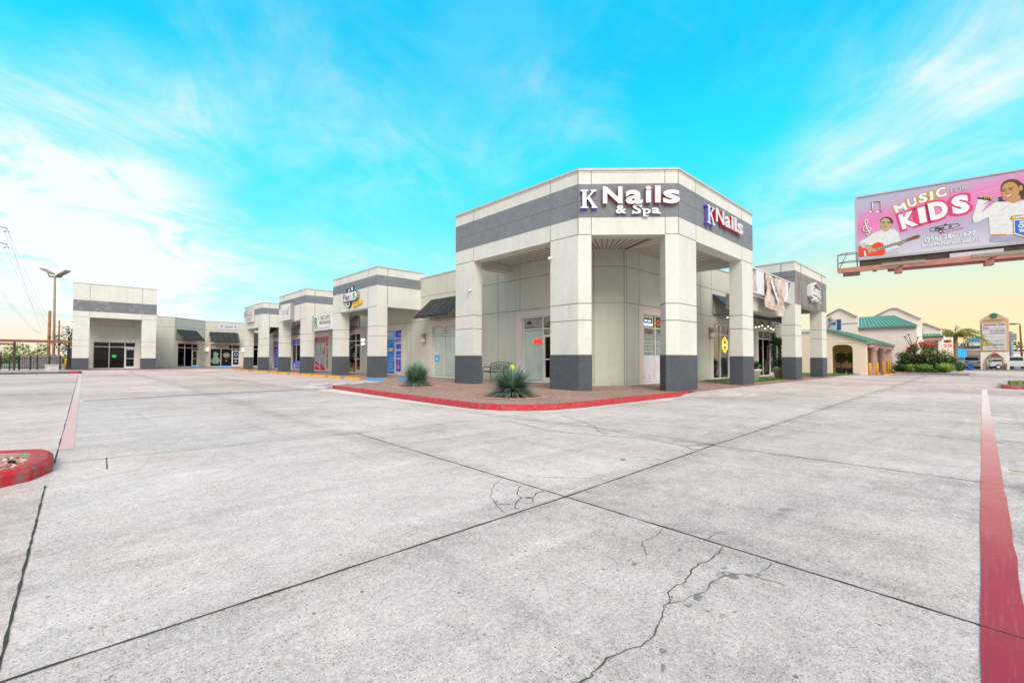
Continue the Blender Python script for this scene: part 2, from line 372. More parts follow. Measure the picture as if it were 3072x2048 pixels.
# lettering: any string fitted into the parallelogram o, o+e1, o+e2
def text_bm(body, off=0.0, shear=0.0, res=3):
    c = bpy.data.curves.new('lettering', 'FONT'); c.body = body; c.size = 1; c.offset = off; c.shear = shear; c.resolution_u = res
    o = bpy.data.objects.new('lettering', c); COL.objects.link(o)
    dg = bpy.context.evaluated_depsgraph_get(); dg.update()
    me = bpy.data.meshes.new_from_object(o.evaluated_get(dg)); bpy.data.objects.remove(o); bpy.data.curves.remove(c)
    return me
def fit_text(body, o, e1, e2, mats, parent, name='lettering', t=0.004, off=0.0, shear=0.0, lift=0.004, outline=None, bbox=None):
    o, e1, e2 = Vector(o), Vector(e1), Vector(e2); n = e1.cross(e2).normalized()
    me0 = text_bm(body, 0 if outline else off, shear); xs = [v.co.x for v in me0.vertices]; ys = [v.co.y for v in me0.vertices]
    bb = (min(xs), max(xs), min(ys), max(ys))
    me = text_bm(body, outline, shear) if outline else me0
    bm = bmesh.new(); bm.from_mesh(me)
    bmesh.ops.remove_doubles(bm, verts=bm.verts[:], dist=0.0005)
    if t > 0.006:
        r = bmesh.ops.extrude_face_region(bm, geom=bm.faces[:])
        top = [g for g in r['geom'] if isinstance(g, bmesh.types.BMVert)]
        for v in top: v.co.z = 1.0
    for v in bm.verts:
        x = (v.co.x - bb[0]) / max(1e-6, bb[1] - bb[0]); y = (v.co.y - bb[2]) / max(1e-6, bb[3] - bb[2])
        z = lift + (t if (t > 0.006 and v.co.z > 0.5) else 0.0)
        v.co = o + e1 * x + e2 * y + n * z
    bm.normal_update()
    mats = mats if isinstance(mats, (list, tuple)) else [mats]
    for f in bm.faces:
        f.smooth = False
        f.material_index = 0 if (abs(f.normal.dot(n)) > 0.7 or len(mats) == 1) else 1
    out = bpy.data.meshes.new(name); bm.to_mesh(out); bm.free()
    for mt in mats: out.materials.append(mt)
    return link(name, out, parent)
def ftext(F, body, u0, u1, z0, z1, d, mats, parent, **k):
    return fit_text(body, F.P(u0, z0, d), F.u * (u1 - u0), UP * (z1 - z0), mats, parent, **k)
def offset_line(pts, t):             # offset an open polyline to its left by t
    out = []
    for i, p in enumerate(pts):
        p = Vector((p[0], p[1])); ns = []
        if i > 0: a = Vector(pts[i - 1][:2]); d = (p - a).normalized(); ns.append(Vector((-d.y, d.x)))
        if i < len(pts) - 1: b = Vector(pts[i + 1][:2]); d = (b - p).normalized(); ns.append(Vector((-d.y, d.x)))
        if len(ns) == 1: q = p + ns[0] * t
        else:
            mdir = (ns[0] + ns[1]).normalized(); q = p + mdir * (t / max(0.2, mdir.dot(ns[0])))
        out.append((q.x, q.y))
    return out
def strip(mb, line, t, z0, z1, m=0, proud=0.0):
    o = offset_line(line, -proud) if proud else [tuple(p[:2]) for p in line]
    i = offset_line(line, t)
    n = len(o)
    for k in range(n - 1):
        mb.mesh8([(*o[k], z0), (*o[k + 1], z0), (*i[k + 1], z0), (*i[k], z0), (*o[k], z1), (*o[k + 1], z1), (*i[k + 1], z1), (*i[k], z1)], m)
def seam_line(mb, line, z, w=0.022, p=0.004, m=0):
    o = offset_line(line, -p); i = offset_line(line, 0.01)
    for k in range(len(o) - 1):
        mb.mesh8([(*o[k], z - w / 2), (*o[k + 1], z - w / 2), (*i[k + 1], z - w / 2), (*i[k], z - w / 2), (*o[k], z + w / 2), (*o[k + 1], z + w / 2), (*i[k + 1], z + w / 2), (*i[k], z + w / 2)], m)
def seam_v(mb, F, u, z0, z1, d=0.0, w=0.022, m=0): mb.box(F, u - w / 2, u + w / 2, d - 0.01, d + 0.004, z0, z1, m)
def seam_h(mb, F, u0, u1, z, d=0.0, w=0.022, m=0): mb.box(F, u0, u1, d - 0.01, d + 0.0038, z - w / 2, z + w / 2, m)
def wall_open(mb, F, u0, u1, z0, z1, holes, m=0, rev=0.22):   # a wall face with openings (u0,u1,z0,z1) and their reveals
    us = sorted({u0, u1, *[h[0] for h in holes], *[h[1] for h in holes]}); us = [u for u in us if u0 <= u <= u1]
    zs = sorted({z0, z1, *[h[2] for h in holes], *[h[3] for h in holes]})
    for a, b in zip(us, us[1:]):
        for c, d in zip(zs, zs[1:]):
            cu, cz = (a + b) / 2, (c + d) / 2
            if any(h[0] < cu < h[1] and h[2] < cz < h[3] for h in holes): continue
            mb.face([F.P(a, c), F.P(b, c), F.P(b, d), F.P(a, d)], m)
    for (a, b, c, d) in holes:
        for p, q in (((a, c), (a, d)), ((a, d), (b, d)), ((b, d), (b, c)), ((b, c), (a, c))):
            mb.face([F.P(*p), F.P(*q), F.P(*q, -rev), F.P(*p, -rev)], m)
# ------------------------------------------------------------------ the shopping centre
SW = 0.12                                       # pavement level
mall = thing('shopping_center', 'pale stucco shopping center with grey bands, corner tower and porticoes around the lot', 'building', (16, 16, 0))
FL = Frame((14.4, 0), (0, -1)); FR = Frame((0, 9.7), (1, 0))
S2 = math.sqrt(0.5)
W0, W1, W2 = (7.7, 65.6), (11.3, 69.2), (15.9, 69.2)
FA = Frame(W0, (1, 1)); FG = Frame((0, 69.2), (1, 0)); FB = Frame(W2, (1, -1)); FE = Frame((0, 59.2), (1, 0))
FLW = Frame((0, 65.6), (1, 0))
LA = 3.6 / S2 * 1.0 * 0.5 * 2 ** 0.5 * 1.0      # length of the diagonal walls
LA = math.hypot(W1[0] - W0[0], W1[1] - W0[1])

def storefront(F, u0, u1, divs, door=None, fill={}, z0=0.16, z1=3.0, zt=2.47, gl=None, depth=3.2, interior=None, trim=(0.36, 0.36, 0.3), frame_mat=None, label=None, trim_mat=None):
    gl = gl or M_GLASS; fm = frame_mat or M_ALU
    sf = sub('storefront', mall, label=label)
    ed = [u0] + list(divs) + [u1]
    mb = MB(); d0, d1 = -0.13, -0.05; w = 0.028
    mb.box(F, u0, u1, d0, d1, z1 - 0.05, z1); 
    for k, u in enumerate(ed):
        a, b = (u, u + 0.05) if k == 0 else ((u - 0.05, u) if k == len(ed) - 1 else (u - w, u + w))
        mb.box(F, a, b, d0 + 0.002, d1 - 0.002, z0 + 0.05, z1 - 0.05)
    for i in range(len(ed) - 1):
        a, b = ed[i] + 0.03, ed[i + 1] - 0.03
        mb.box(F, a, b, d0 + 0.004, d1 - 0.004, zt - 0.03, zt + 0.03)
        if i != door: mb.box(F, a - 0.03, b + 0.03, d0 + 0.001, d1 + 0.004, z0 - 0.03, z0 + 0.05)
    mb.build('frame', fm, sf)
    gb = MB(); gk = MB(); films = {}
    for i in range(len(ed) - 1):
        a, b = ed[i] + 0.028, ed[i + 1] - 0.028
        if i == door:
            zd = 2.2
            db = MB(); s = 0.085
            db.box(F, a, a + s, d0 + 0.01, d1 + 0.01, z0 - 0.02, zd - 0.1); db.box(F, b - s, b, d0 + 0.01, d1 + 0.01, z0 - 0.02, zd - 0.1)
            db.box(F, a, b, d0 + 0.009, d1 + 0.009, zd - 0.1, zd); db.box(F, a + s, b - s, d0 + 0.01, d1 + 0.01, z0 - 0.02, z0 + 0.2)
            db.box(F, a + s, b - s, d0 + 0.02, d1 + 0.012, 1.12, 1.17)
            db.tube([F.P(a + 0.045, 1.0, 0.0), F.P(a + 0.045, 1.0, 0.05), F.P(a + 0.045, 1.4, 0.05), F.P(a + 0.045, 1.4, 0.0)], 0.012, 6)
            db.build('door', fm, sf)
            zs = [('m', z0 + 0.2, zd - 0.1, s), ('h', zd, zt - 0.03, 0), ('t', zt + 0.03, z1 - 0.05, 0)]
        else: zs = [('m', z0 + 0.05, zt - 0.03, 0), ('t', zt + 0.03, z1 - 0.05, 0)]
        for key, za, zb, ins in zs:
            q = lambda d, e=0: [F.P(a + ins + e, za + e, d), F.P(b - ins - e, za + e, d), F.P(b - ins - e, zb - e, d), F.P(a + ins + e, zb - e, d)]
            ft = fill.get((key, i))
            if isinstance(ft, tuple) and ft[0] == 'blind': films.setdefault(('blind', ft[1].name), (MB(), ft[1]))[0].face(q(-0.092, .022)); gk.face(q(-.099))
            elif ft is not None: films.setdefault(('film', ft.name), (MB(), ft))[0].face(q(-0.088, .02)); gk.face(q(-.097))
            else: gb.face(q(-0.09))
    if gb.f: gb.build('glass', gl, sf)
    if gk.f: gk.build('gasket', M_BLACK, sf)
    for (kd, _), (mbx, mt) in films.items(): mbx.build('blind' if kd == 'blind' else 'window_film', mt, sf)
    tb = MB(); l, r, tp = trim
    if l: tb.box(F, u0 - l, u0, 0, 0.035, 0.125, z1)
    if r: tb.box(F, u1, u1 + r, 0, 0.035, 0.125, z1)
    if tp: tb.box(F, u0 - l, u1 + r, 0.0, 0.035, z1, z1 + tp)
    if tb.f: tb.build('trim', trim_mat or M_TRIM, sf)
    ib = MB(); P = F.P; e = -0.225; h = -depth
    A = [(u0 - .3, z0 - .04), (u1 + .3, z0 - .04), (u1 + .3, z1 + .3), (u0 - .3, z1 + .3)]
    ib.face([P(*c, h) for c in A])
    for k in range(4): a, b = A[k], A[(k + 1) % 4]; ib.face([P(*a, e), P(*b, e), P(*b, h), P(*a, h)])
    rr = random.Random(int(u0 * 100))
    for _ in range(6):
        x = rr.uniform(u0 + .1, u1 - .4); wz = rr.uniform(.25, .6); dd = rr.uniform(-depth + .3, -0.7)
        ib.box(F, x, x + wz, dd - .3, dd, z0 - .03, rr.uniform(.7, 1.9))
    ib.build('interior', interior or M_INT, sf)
    return sf
def holes(*spans, z0=0.125, z1=3.0): return [(a, b, z0, z1) for a, b in spans]

# ---- openings on each wall
sp_left = [(-14.5, -11.9), (-21.72, -18.9), (-28.4, -25.2), (-34.2, -30.95), (-40.0, -36.7), (-45.75, -43.1), (-51.4, -49.0)]
sp_right = [(16.6, 19.0), (23.4, 27.4), (30.0, 33.4)]
wb = MB()
wall_open(wb, FL, -53.5, -10.6, 0.02, 5.87, holes(*sp_left), 0)
FC = Frame((14.4, 10.6), (0.9, -0.9)); LC = math.hypot(.9, .9)
wall_open(wb, FC, 0, LC, 0.02, 5.87, [], 0)
wall_open(wb, FR, 15.3, 34.6, 0.02, 5.87, holes(*sp_right), 0)
wall_open(wb, FA, 0, LA, 0.02, 5.95, holes((0.55, 3.9)), 0)
wall_open(wb, FG, W1[0], W2[0], 0.02, 5.95, holes((11.9, 15.25)), 0)
wall_open(wb, FB, 0, LA, 0.02, 5.95, holes((0.7, 4.2)), 0)
wall_open(wb, FLW, 5.0, 7.7, 0.02, 5.95, [], 0)
wb.prism([(14.42, 53.5), (19.4, 53.5), (19.4, 65.7), (19.7, 65.7), (19.7, 53.2), (14.42, 53.2)], 0.02, 5.86)
wall_open(wb, FE, -0.6, 5.1, 0.02, 5.2, holes((0.68, 3.82), z1=2.75), 0)
wb.build('wall', [M_WALL], mall)
wb = MB(); wb.prism([(34.6, 9.7), (34.6, 40), (34.9, 40), (34.9, 9.7)], 0.02, 5.87); wb.build('end_wall', [M_WALL], mall)
cb = MB()
main_line = [(14.4, 53.2), (14.4, 10.6), (15.3, 9.7), (34.6, 9.7)]
strip(cb, main_line, 0.25, 5.871, 5.93, 0, 0.03)
strip(cb, [(5.1, 65.6), W0, W1, W2, (19.5, 65.6)], 0.25, 5.951, 6.01, 0, 0.03)
cb.build('parapet_cap', M_COPING, mall)
sb = MB()
sb.wbox(-0.5, 5.0, 59.3, 80, 5.2, 5.4); 
sb.prism([(14.5, 53.2), (14.5, 10.7), (15.4, 9.8), (34.5, 9.8), (34.5, 40), (22, 40), (22, 53.2)], 5.45, 5.55)
sb.prism([(5, 65.8), (7.7, 65.8), (11.3, 69.4), (15.9, 69.4), (19.4, 65.9), (22, 65.9), (22, 80), (5, 80)], 5.5, 5.6)
sb.build('roof', M_COPING, mall)
jb = MB()
for z in (4.78, 3.36):
    seam_h(jb, FL, -53.5, -10.6, z); seam_h(jb, FC, 0.01, LC - .01, z); seam_h(jb, FR, 15.3, 34.6, z)
    seam_h(jb, FA, 0.02, LA - .02, z + .05); seam_h(jb, FLW, 5.2, 7.6, z + .05)
seam_h(jb, FG, W1[0] + .02, W2[0] - .02, 4.83)
for y in (16.15, 14.65, 24.1, 36.2, 47.5): seam_v(jb, FL, -y, 3.36, 5.87)
for y in (24.1, 35.6, 42.2, 46.8): seam_v(jb, FL, -y, 0.15, 3.36)
seam_v(jb, FL, -16.15, 0.15, 3.36); seam_v(jb, FL, -10.68, .15, 5.4); seam_v(jb, FC, 0.05, .15, 5.4); seam_v(jb, FC, LC - .05, .15, 5.4)
for x in (16.3, 22.0, 23.3, 28.2, 34.0): seam_v(jb, FR, x, 3.36, 5.87)
seam_v(jb, FR, 15.38, .15, 5.4); seam_v(jb, FA, 0.3, .15, 5.9); seam_v(jb, FA, LA - .1, 3.4, 5.9)
seam_h(jb, FE, 0.35, 4.06, 4.3); seam_v(jb, FE, 0.75, 4.3, 4.95); seam_v(jb, FE, 3.6, 4.3, 4.95)
jb.build('control_joint', M_SEAM, mall)

# ---- porticoes
def portico(F, u0, u1, depth, zb, z1, z2, zt, base=1.3, cw=1.1, cd=0.62, t=0.45, front_mat=None, mid=True, label=None, col_seams=(2.42, 2.97), band=None):
    po = sub('portico', mall, label=label)
    line = [tuple(F.P(u0, 0, -depth)[:2]), tuple(F.P(u0, 0)[:2]), tuple(F.P(u1, 0)[:2]), tuple(F.P(u1, 0, -depth)[:2])]
    fb = MB()
    strip(fb, line, t, zb, z1, 0); strip(fb, line, t, z1, z2, 1, 0.006); strip(fb, line, t, z2, zt - 0.06, 0); strip(fb, line, t + .05, zt - 0.06, zt, 2, 0.03)
    if front_mat: fb.box(F, u0 + .004, u1 - .004, -0.02, 0.018, zb + .004, z2 + .004, 4)
    if mid: seam_line(fb, line, (z1 + z2) / 2, 0.02, 0.026 if front_mat else 0.011, 3)
    for u in (u0 + cw, u1 - cw): seam_v(fb, F, u, zb, zt - .06, 0.024 if front_mat else 0.008, 0.018, 3)
    for ua, ub in ((u0, u0 + cw), (u1 - cw, u1)):
        if not front_mat: seam_h(fb, F, ua, ub, zb + 0.011, 0.002, 0.022, 3)
    for uu, sg in ((u0, -1), (u1, 1)):
        for k in range(1): 
            a = F.P(uu, 0, -cd); fb.wbox(a.x - .012, a.x + .012, a.y - .012, a.y + .012, zb, zt - .07, 3)
    fb.build('fascia', [M_WHITE, band or M_BAND, M_COPING, M_SEAM, M_WEATH], po)
    ob = MB()
    ob.mesh8([F.P(u0 + t, zb + .28, -depth), F.P(u1 - t, zb + .28, -depth), F.P(u1 - t, zb + .28, -t), F.P(u0 + t, zb + .28, -t),
              F.P(u0 + t, zb + .34, -depth), F.P(u1 - t, zb + .34, -depth), F.P(u1 - t, zb + .34, -t), F.P(u0 + t, zb + .34, -t)], 0)
    u = u0 + t + .2
    while u < u1 - t: ob.box(F, u - .015, u + .015, -depth, -t, zb + .27, zb + .28, 1); u += .3
    ob.box(F, u0 + .1, u1 - .1, -depth - .5, -.1, zt - .5, zt - .42, 0)
    ob.build('soffit', [M_SOFFIT, M_SEAM], po)
    for a, b in ((u0, u0 + cw), (u1 - cw, u1)):
        c = MB(); c.box(F, a, b, -cd, 0, base, zb, 0); c.box(F, a - .014, b + .014, -cd - .014, .014, 0.02, base, 1)
        for z in col_seams:
            c.box(F, a - .004, b + .004, -cd - .004, .004, z - .011, z + .011, 2)
        c.build('column', [M_WHITE, M_BASE, M_SEAM], po)
    return po
FLf = Frame((11.65, 0), (0, -1)); FRf = Frame((0, 6.84), (1, 0)); FEf = Frame((0, 56.2), (1, 0))
portico(FLf, -29.1, -23.05, 3.0, 4.05, 5.22, 5.78, 6.26, label='portico with the guitar sign')
portico(FLf, -40.22, -33.98, 3.0, 4.05, 5.22, 5.78, 6.26, label='portico with the square white sign')
portico(FLf, -51.32, -45.1, 3.0, 4.05, 5.22, 5.78, 6.26, label='portico farthest along the left wing')
portico(FRf, 26.7, 33.25, 3.0, 4.08, 5.2, 5.8, 6.3, front_mat=M_WEATH, label='portico with streaked weathered front')
portico(FEf, -0.74, 5.15, 3.2, 4.88, 5.41, 6.42, 7.96, base=1.17, label='tall end portico with scuffed grey band', col_seams=(2.24, 2.77), band=M_BANDS)

# ---- the corner tower
kt = sub('corner_tower', mall, label='tall corner tower with cut corner')
KA, KB = (11.65, 9.15), (13.93, 6.84)
kline = [(14.9, 15.83), (11.65, 15.83), KA, KB, (20.62, 6.84), (20.62, 10.2)]
FK = Frame(KA, (KB[0] - KA[0], KB[1] - KA[1])); LK = math.hypot(KB[0] - KA[0], KB[1] - KA[1])
zb, z1, z2, zt = 5.2, 5.77, 6.87, 7.38
fb = MB()
strip(fb, kline, .5, zb, z1, 0); strip(fb, kline, .5, z1, z2, 1, .008); strip(fb, kline, .5, z2, zt - .07, 0); strip(fb, kline, .55, zt - .07, zt, 2, .035)
seam_line(fb, kline, 6.32, .026, .013, 3); seam_line(fb, kline, 7.24, .008, .005, 3)
JL = [(FLf, -14.6), (FLf, -10.36), (FK, .43), (FK, LK - .43), (FRf, 15.2), (FRf, 19.4)]
for F, u in JL: seam_v(fb, F, u, zb, z1, 0, .02, 3); seam_v(fb, F, u, z1, z2, .009, .024, 3); seam_v(fb, F, u, z2, zt - .07, 0, .02, 3)
for F, a, b in ((FLf, -15.83, -14.6), (FLf, -10.36, -9.15), (FK, 0, .43), (FK, LK - .43, LK), (FRf, 13.93, 15.2), (FRf, 19.4, 20.62)): seam_h(fb, F, a, b, zb + .012, 0, .024, 3)
for pt in (KA, KB):
    for za, zc in ((zb, z1), (z2, zt - .07)): fb.wbox(pt[0] - .009, pt[0] + .009, pt[1] - .009, pt[1] + .009, za, zc, 3)
    fb.wbox(pt[0] - .016, pt[0] + .016, pt[1] - .016, pt[1] + .016, z1, z2, 3)
fb.build('fascia', [M_WHITE, M_BAND, M_COPING, M_SEAM], kt)
ob = MB()
zi = 5.46
inner = offset_line(kline, .5)
ob.prism([inner[1], inner[2], inner[3], inner[4], (20.12, 9.75), (15.32, 9.75), (14.45, 10.62), (14.45, 15.33)], zi, zi + .06, 0)
ob.prism([inner[1], inner[2], inner[3], inner[4], (20.12, 10.2), (14.9, 10.6), (14.9, 15.33)], 6.85, 6.92, 0)
y = 15.1
while y > 10.2: ob.wbox(12.16, 14.4, y - .018, y + .018, zi - .008, zi + .002, 1); y -= .30
x = 15.6
while x < 20.1: ob.wbox(x - .018, x + .018, 7.35, 9.7, zi - .008, zi + .002, 1); x += .30
u = -.1
while u < LK + .2:
    a0, b0 = FK.P(u, zi, -.5), FK.P(u * .38 + (1 - .38) * LK / 2, zi, -3.06)
    ob.tube([a0, b0], .018, 4, 1); u += .3
for a0, b0 in (((inner[2][0], inner[2][1], zi), (14.4, 10.6, zi)), ((inner[3][0], inner[3][1], zi), (15.3, 9.7, zi))): ob.tube([a0, b0], .03, 4, 1)
ob.build('soffit', [M_SOFFIT, M_SEAM], kt)
def kcol(poly):
    c = MB(); c.prism(poly, 1.29, zb, 0)
    cx = sum(p[0] for p in poly) / len(poly); cy = sum(p[1] for p in poly) / len(poly)
    def grow(g): return [(p[0] + (p[0] - cx) / math.hypot(p[0] - cx, p[1] - cy) * g, p[1] + (p[1] - cy) / math.hypot(p[0] - cx, p[1] - cy) * g) for p in poly]
    c.prism(grow(.022), .02, 1.29, 1)
    for z in (2.41, 2.96): c.prism(grow(.006), z - .013, z + .013, 2)
    return c.build('column', [M_WHITE, M_BASE, M_SEAM], kt)
s = .43 * S2
kcol([(11.65, 15.83), (11.65, 14.6), (12.1, 14.6), (12.1, 15.83)])
kcol([(11.65, 10.36), KA, (KA[0] + s, KA[1] - s), (KA[0] + s + .42, KA[1] - s + .42), (12.25, 10.36)])
kcol([(KB[0] - s, KB[1] + s), KB, (15.2, 6.84), (15.2, 7.42), (KB[0] - s + .42, KB[1] + s + .42)])
kcol([(19.4, 6.84), (20.62, 6.84), (20.62, 7.35), (19.4, 7.35)])

# ---- shop fronts
def film(name, c, **k): return plain('film_' + name, c, k.pop('rough', .2), spec=.22, **k)
F_BLUE = film('blue', (.012, .24, .92), var=.12); F_BLUE2 = film('deep_blue', (.012, .11, .78), var=.12); F_CYAN = film('sky_blue', (.05, .42, .88), var=.1)
F_PURP = film('purple', (.12, .05, .55), var=.15); F_IND = film('indigo', (.025, .03, .66), var=.2); F_RED = film('crimson', (.62, .03, .08), var=.25)
F_GREY = film('pale_grey', (.50, .56, .58), var=.06); F_BLK = film('black', (.012, .012, .014), rough=.25, var=.3); F_NAVY = film('navy', (.015, .03, .09))
F_GRN = film('bottle_green', (.02, .13, .07), var=.2); F_CREAM = film('beige_print', (.34, .30, .29), var=.25)
# nail salon, left of the corner: blinds, a dark door
sfK = storefront(FL, -14.5, -11.9, [-13.28, -12.25], 1, {('m', 0): ('blind', M_BLIND), ('t', 0): F_CREAM, ('t', 1): F_CREAM, ('h', 1): F_CREAM, ('t', 2): F_CREAM}, label='shop front with pale blind and photo transoms')
g = MB()                                        # photo transoms: a hand and brushes
hc = FL.P(-14.15, 2.7, -.083)
for k in range(5): g.tube([hc, hc + FL.u * (-.16 + .1 * k) + UP * (-.16 + .02 * abs(k - 2))], [.03, .018], 6, 0)
g.ball(hc + UP * .06, (.02, .13, .09), 1)
for k in range(5): g.box(FL, -13.15 + k * .11, -13.09 + k * .11, -.087, -.083, 2.55, 2.68 + .05 * (k % 3), 1)
g.box(FL, -13.2, -12.5, -.087, -.0835, 2.52, 2.56, 1)
g.build('window_graphic', [plain('print_skin', (.42, .30, .26)), M_INK], sfK)
storefront(FL, -21.72, -18.9, [-20.66], None, {('m', 0): ('blind', M_BLIND), ('m', 1): ('blind', M_BLIND), ('t', 0): ('blind', M_BLIND), ('t', 1): ('blind', M_BLIND)}, label='shop front with pale green blinds')
# music school
sfF = storefront(FL, -28.4, -25.2, [-27.3, -26.13], 2, {('m', 0): F_BLUE, ('m', 1): F_BLUE, ('m', 2): F_BLUE2, ('h', 2): F_BLUE, ('t', 0): F_CYAN, ('t', 1): F_CYAN, ('t', 2): F_BLUE2}, label='shop front wrapped in blue film')
M_PINK = plain('print_pink', (.75, .25, .42)); M_LTB = plain('print_light_blue', (.45, .62, .9))
for k, tx in enumerate(('DRUMS', 'VIOLIN', 'VOICE', 'SAXOPHONE')): ftext(FL, tx, -27.15 + (.12 if k < 3 else -.1), -26.32 - (.12 if k < 3 else -.1), .95 - k * .2, 1.09 - k * .2, -.086, M_LTB, sfF, off=.02)
g = MB()
g.box(FL, -27.22, -26.4, -.088, -.082, 1.62, 1.9, 0); g.box(FL, -27.19, -26.43, -.088, -.08, 1.65, 1.87, 1)
g.box(FL, -26.62, -26.52, -.088, -.08, 1.9, 2.12, 0)
for k in range(6): g.box(FL, -26.85 + .07 * k, -26.82 + .07 * k, -.088, -.082, 1.14 + .03 * (k % 2), 1.3 - .02 * (k % 3), 2)
for zz, a in ((2.72, -25.75), (2.33, -25.8)): 
    for k in range(5): g.box(FL, a + k * .08, a + .05 + k * .08, -.088, -.082, zz - .06 * (1 + k % 2), zz + .06, 2)
g.box(FL, -25.92, -25.42, -.07, -.05, 1.66, 1.76, 1); g.ball(FL.P(-25.62, .62, -.04), (.008, .13, .15), 2); g.box(FL, -25.65, -25.59, -.05, -.042, .75, 1.15, 2)
for k in range(2): g.box(FL, -25.88, -25.44, -.05, -.046, 1.36 - k * .16, 1.41 - k * .16, 3)
g.box(FL, -28.3, -26.4, -.088, -.081, 2.6, 2.9, 3)
g.build('window_graphic', [M_INK, M_WH, M_PINK, M_LTB], sfF)
ftext(FL, '5', -27.1, -26.9, 1.68, 1.84, -.076, M_INK, sfF, off=.03)
# bargain shop: dark glass and bright toys
sfR = storefront(FL, -34.2, -30.95, [-33.08, -31.86], 2, {}, gl=glass('clear_glass', (.85, .87, .85), .45), label='shop front with bright goods in the window')
g = MB(); rr = random.Random(3)
TOY = [plain('toy_red', (.65, .03, .03)), plain('toy_yellow', (.8, .5, .03)), plain('toy_green', (.15, .6, .06)), plain('toy_pink', (.75, .1, .25)), plain('toy_orange', (.8, .2, .02)), plain('toy_grey', (.35, .38, .36))]
for k in range(46):
    u = rr.uniform(-34.1, -31.95); a = (u + 34.1) / 2.2
    g.ball(FL.P(u, .25 + rr.random() * .55, -.22 - rr.random() * .3), rr.uniform(.1, .2), min(4, int(a * 4.4 + rr.uniform(-.6, .9))) if a > 0 else 0, 8, 5)
for k in range(40): g.ball(FL.P(rr.uniform(-33.0, -31.1), rr.uniform(.9, 2.2), -.25 - rr.random() * .3), rr.uniform(.05, .12), 5, 7, 4)
g.build('window_display', TOY, sfR)
# dance studio
sfS = storefront(FL, -40.0, -36.7, [-38.73, -37.5], 2, {('m', 0): F_GREY, ('m', 1): F_GREY, ('m', 2): F_CREAM, ('h', 2): F_RED, ('t', 0): F_RED, ('t', 1): F_RED, ('t', 2): F_RED}, label='shop front with red transoms and dance graphics')
ftext(FL, 'Susu', -39.85, -38.1, 1.45, 2.2, -.084, M_INKG, sfS, off=-.012)
ftext(FL, 'Dance', -39.2, -38.2, 1.2, 1.42, -.084, M_PINK, sfS)
for k, (a, b, z) in enumerate(((-39.9, -37.6, 1.02), (-38.6, -37.6, .84), (-38.6, -37.65, .68))): ftext(FL, ('BALLET TAP JAZZ FOLKLORE', 'Gymnastics', 'Flamenco')[k], a, b, z, z + .09, -.084, M_INKG, sfS)
g = MB()
g.face([FL.P(u, z, -.085) for u, z in ((-39.97, .22), (-38.76, .22), (-38.76, .55), (-39.3, .85), (-39.97, 1.0))], 0)
g.face([FL.P(u, z, -.085) for u, z in ((-38.7, .22), (-37.55, .22), (-37.55, .3), (-38.0, .55), (-38.7, .8))], 0)
g.face([FL.P(u, z, -.083) for u, z in ((-39.97, .62), (-39.2, .5), (-38.76, .35), (-38.76, .4), (-39.2, .57), (-39.97, .72))], 1)
dn = [(-37.85, 2.25), (-37.75, 2.3), (-37.7, 2.1), (-37.6, 2.0), (-37.62, 1.9), (-37.75, 1.92), (-37.72, 1.65), (-37.8, 1.2), (-37.84, 1.2), (-37.85, 1.6), (-38.1, 1.55), (-38.05, 1.75), (-37.9, 1.95)]
g.face([FL.P(u, z, -.083) for u, z in dn], 0)
for k in range(3): g.face([FL.P(-39.9 + k * 1.25, 2.6, -.085), FL.P(-39.1 + k * 1.15, 2.56, -.085), FL.P(-39.2 + k * 1.15, 2.8, -.085)], 2)
g.build('window_graphic', [plain('print_red', (.68, .03, .09)), M_WH, plain('print_rose', (.6, .2, .22))], sfS)
# tutoring shops in blue
sfB = storefront(FL, -45.75, -43.1, [-44.61], None, {('t', 0): F_IND, ('t', 1): F_IND}, label='shop front with indigo transoms')
g = MB(); g.box(FL, -44.58, -43.2, -.09, -.08, .2, 1.02, 0); g.box(FL, -45.7, -44.65, -.09, -.082, .2, 1.0, 1)
for k in range(4): g.box(FL, -44.4, -43.5, -.09, -.077, .3 + .18 * k, .38 + .18 * k, 2)
g.ball(FL.P(-45.1, .5, -.08), (.006, .2, .28), 2); g.build('window_graphic', [F_IND, F_PURP, M_LTB], sfB)
ftext(FL, 'TAE KWON', -45.5, -43.3, 2.58, 2.88, -.083, M_LTB, sfB)
sfP = storefront(FL, -51.4, -49.0, [-50.3], None, {('t', 0): F_PURP, ('t', 1): F_PURP, ('m', 0): F_IND, ('m', 1): F_IND}, label='shop front in indigo film')
g = MB(); g.ball(FL.P(-50.85, 2.72, -.085), (.006, .13, .17), 0)
for k in range(7): g.box(FL, -51.0 + .05 * (k % 2), -50.6, -.09, -.083, .5 + .25 * k, .62 + .25 * k, 1)
g.build('window_graphic', [M_PINK, M_LTB], sfP)
# far alcove
storefront(FA, 0.55, 3.9, [1.75, 2.95], 2, {}, gl=M_GLASSD, frame_mat=M_ALU, label='plain dark shop front beside the end portico')
sfG = storefront(FG, 11.9, 15.25, [13.1, 14.35], 2, {('m', 0): F_BLK, ('m', 1): F_BLK, ('m', 2): F_NAVY, ('h', 2): F_BLK, ('t', 0): F_BLK, ('t', 1): F_BLK, ('t', 2): F_BLK}, label='black shop front with rooster picture')
ftext(FG, 'GALLO', 11.97, 13.04, 2.55, 2.87, -.084, M_WH, sfG, off=.045); ftext(FG, 'FINO', 13.22, 14.0, 2.55, 2.87, -.084, M_WH, sfG, off=.045)
ftext(FG, 'BARBER', 14.5, 15.1, 2.72, 2.84, -.084, M_INKG, sfG); ftext(FG, 'STUDIO', 14.5, 15.1, 2.55, 2.67, -.084, M_INKG, sfG); ftext(FG, '103', 14.65, 14.95, 2.25, 2.4, -.084, M_WH, sfG, off=.02)
g = MB()
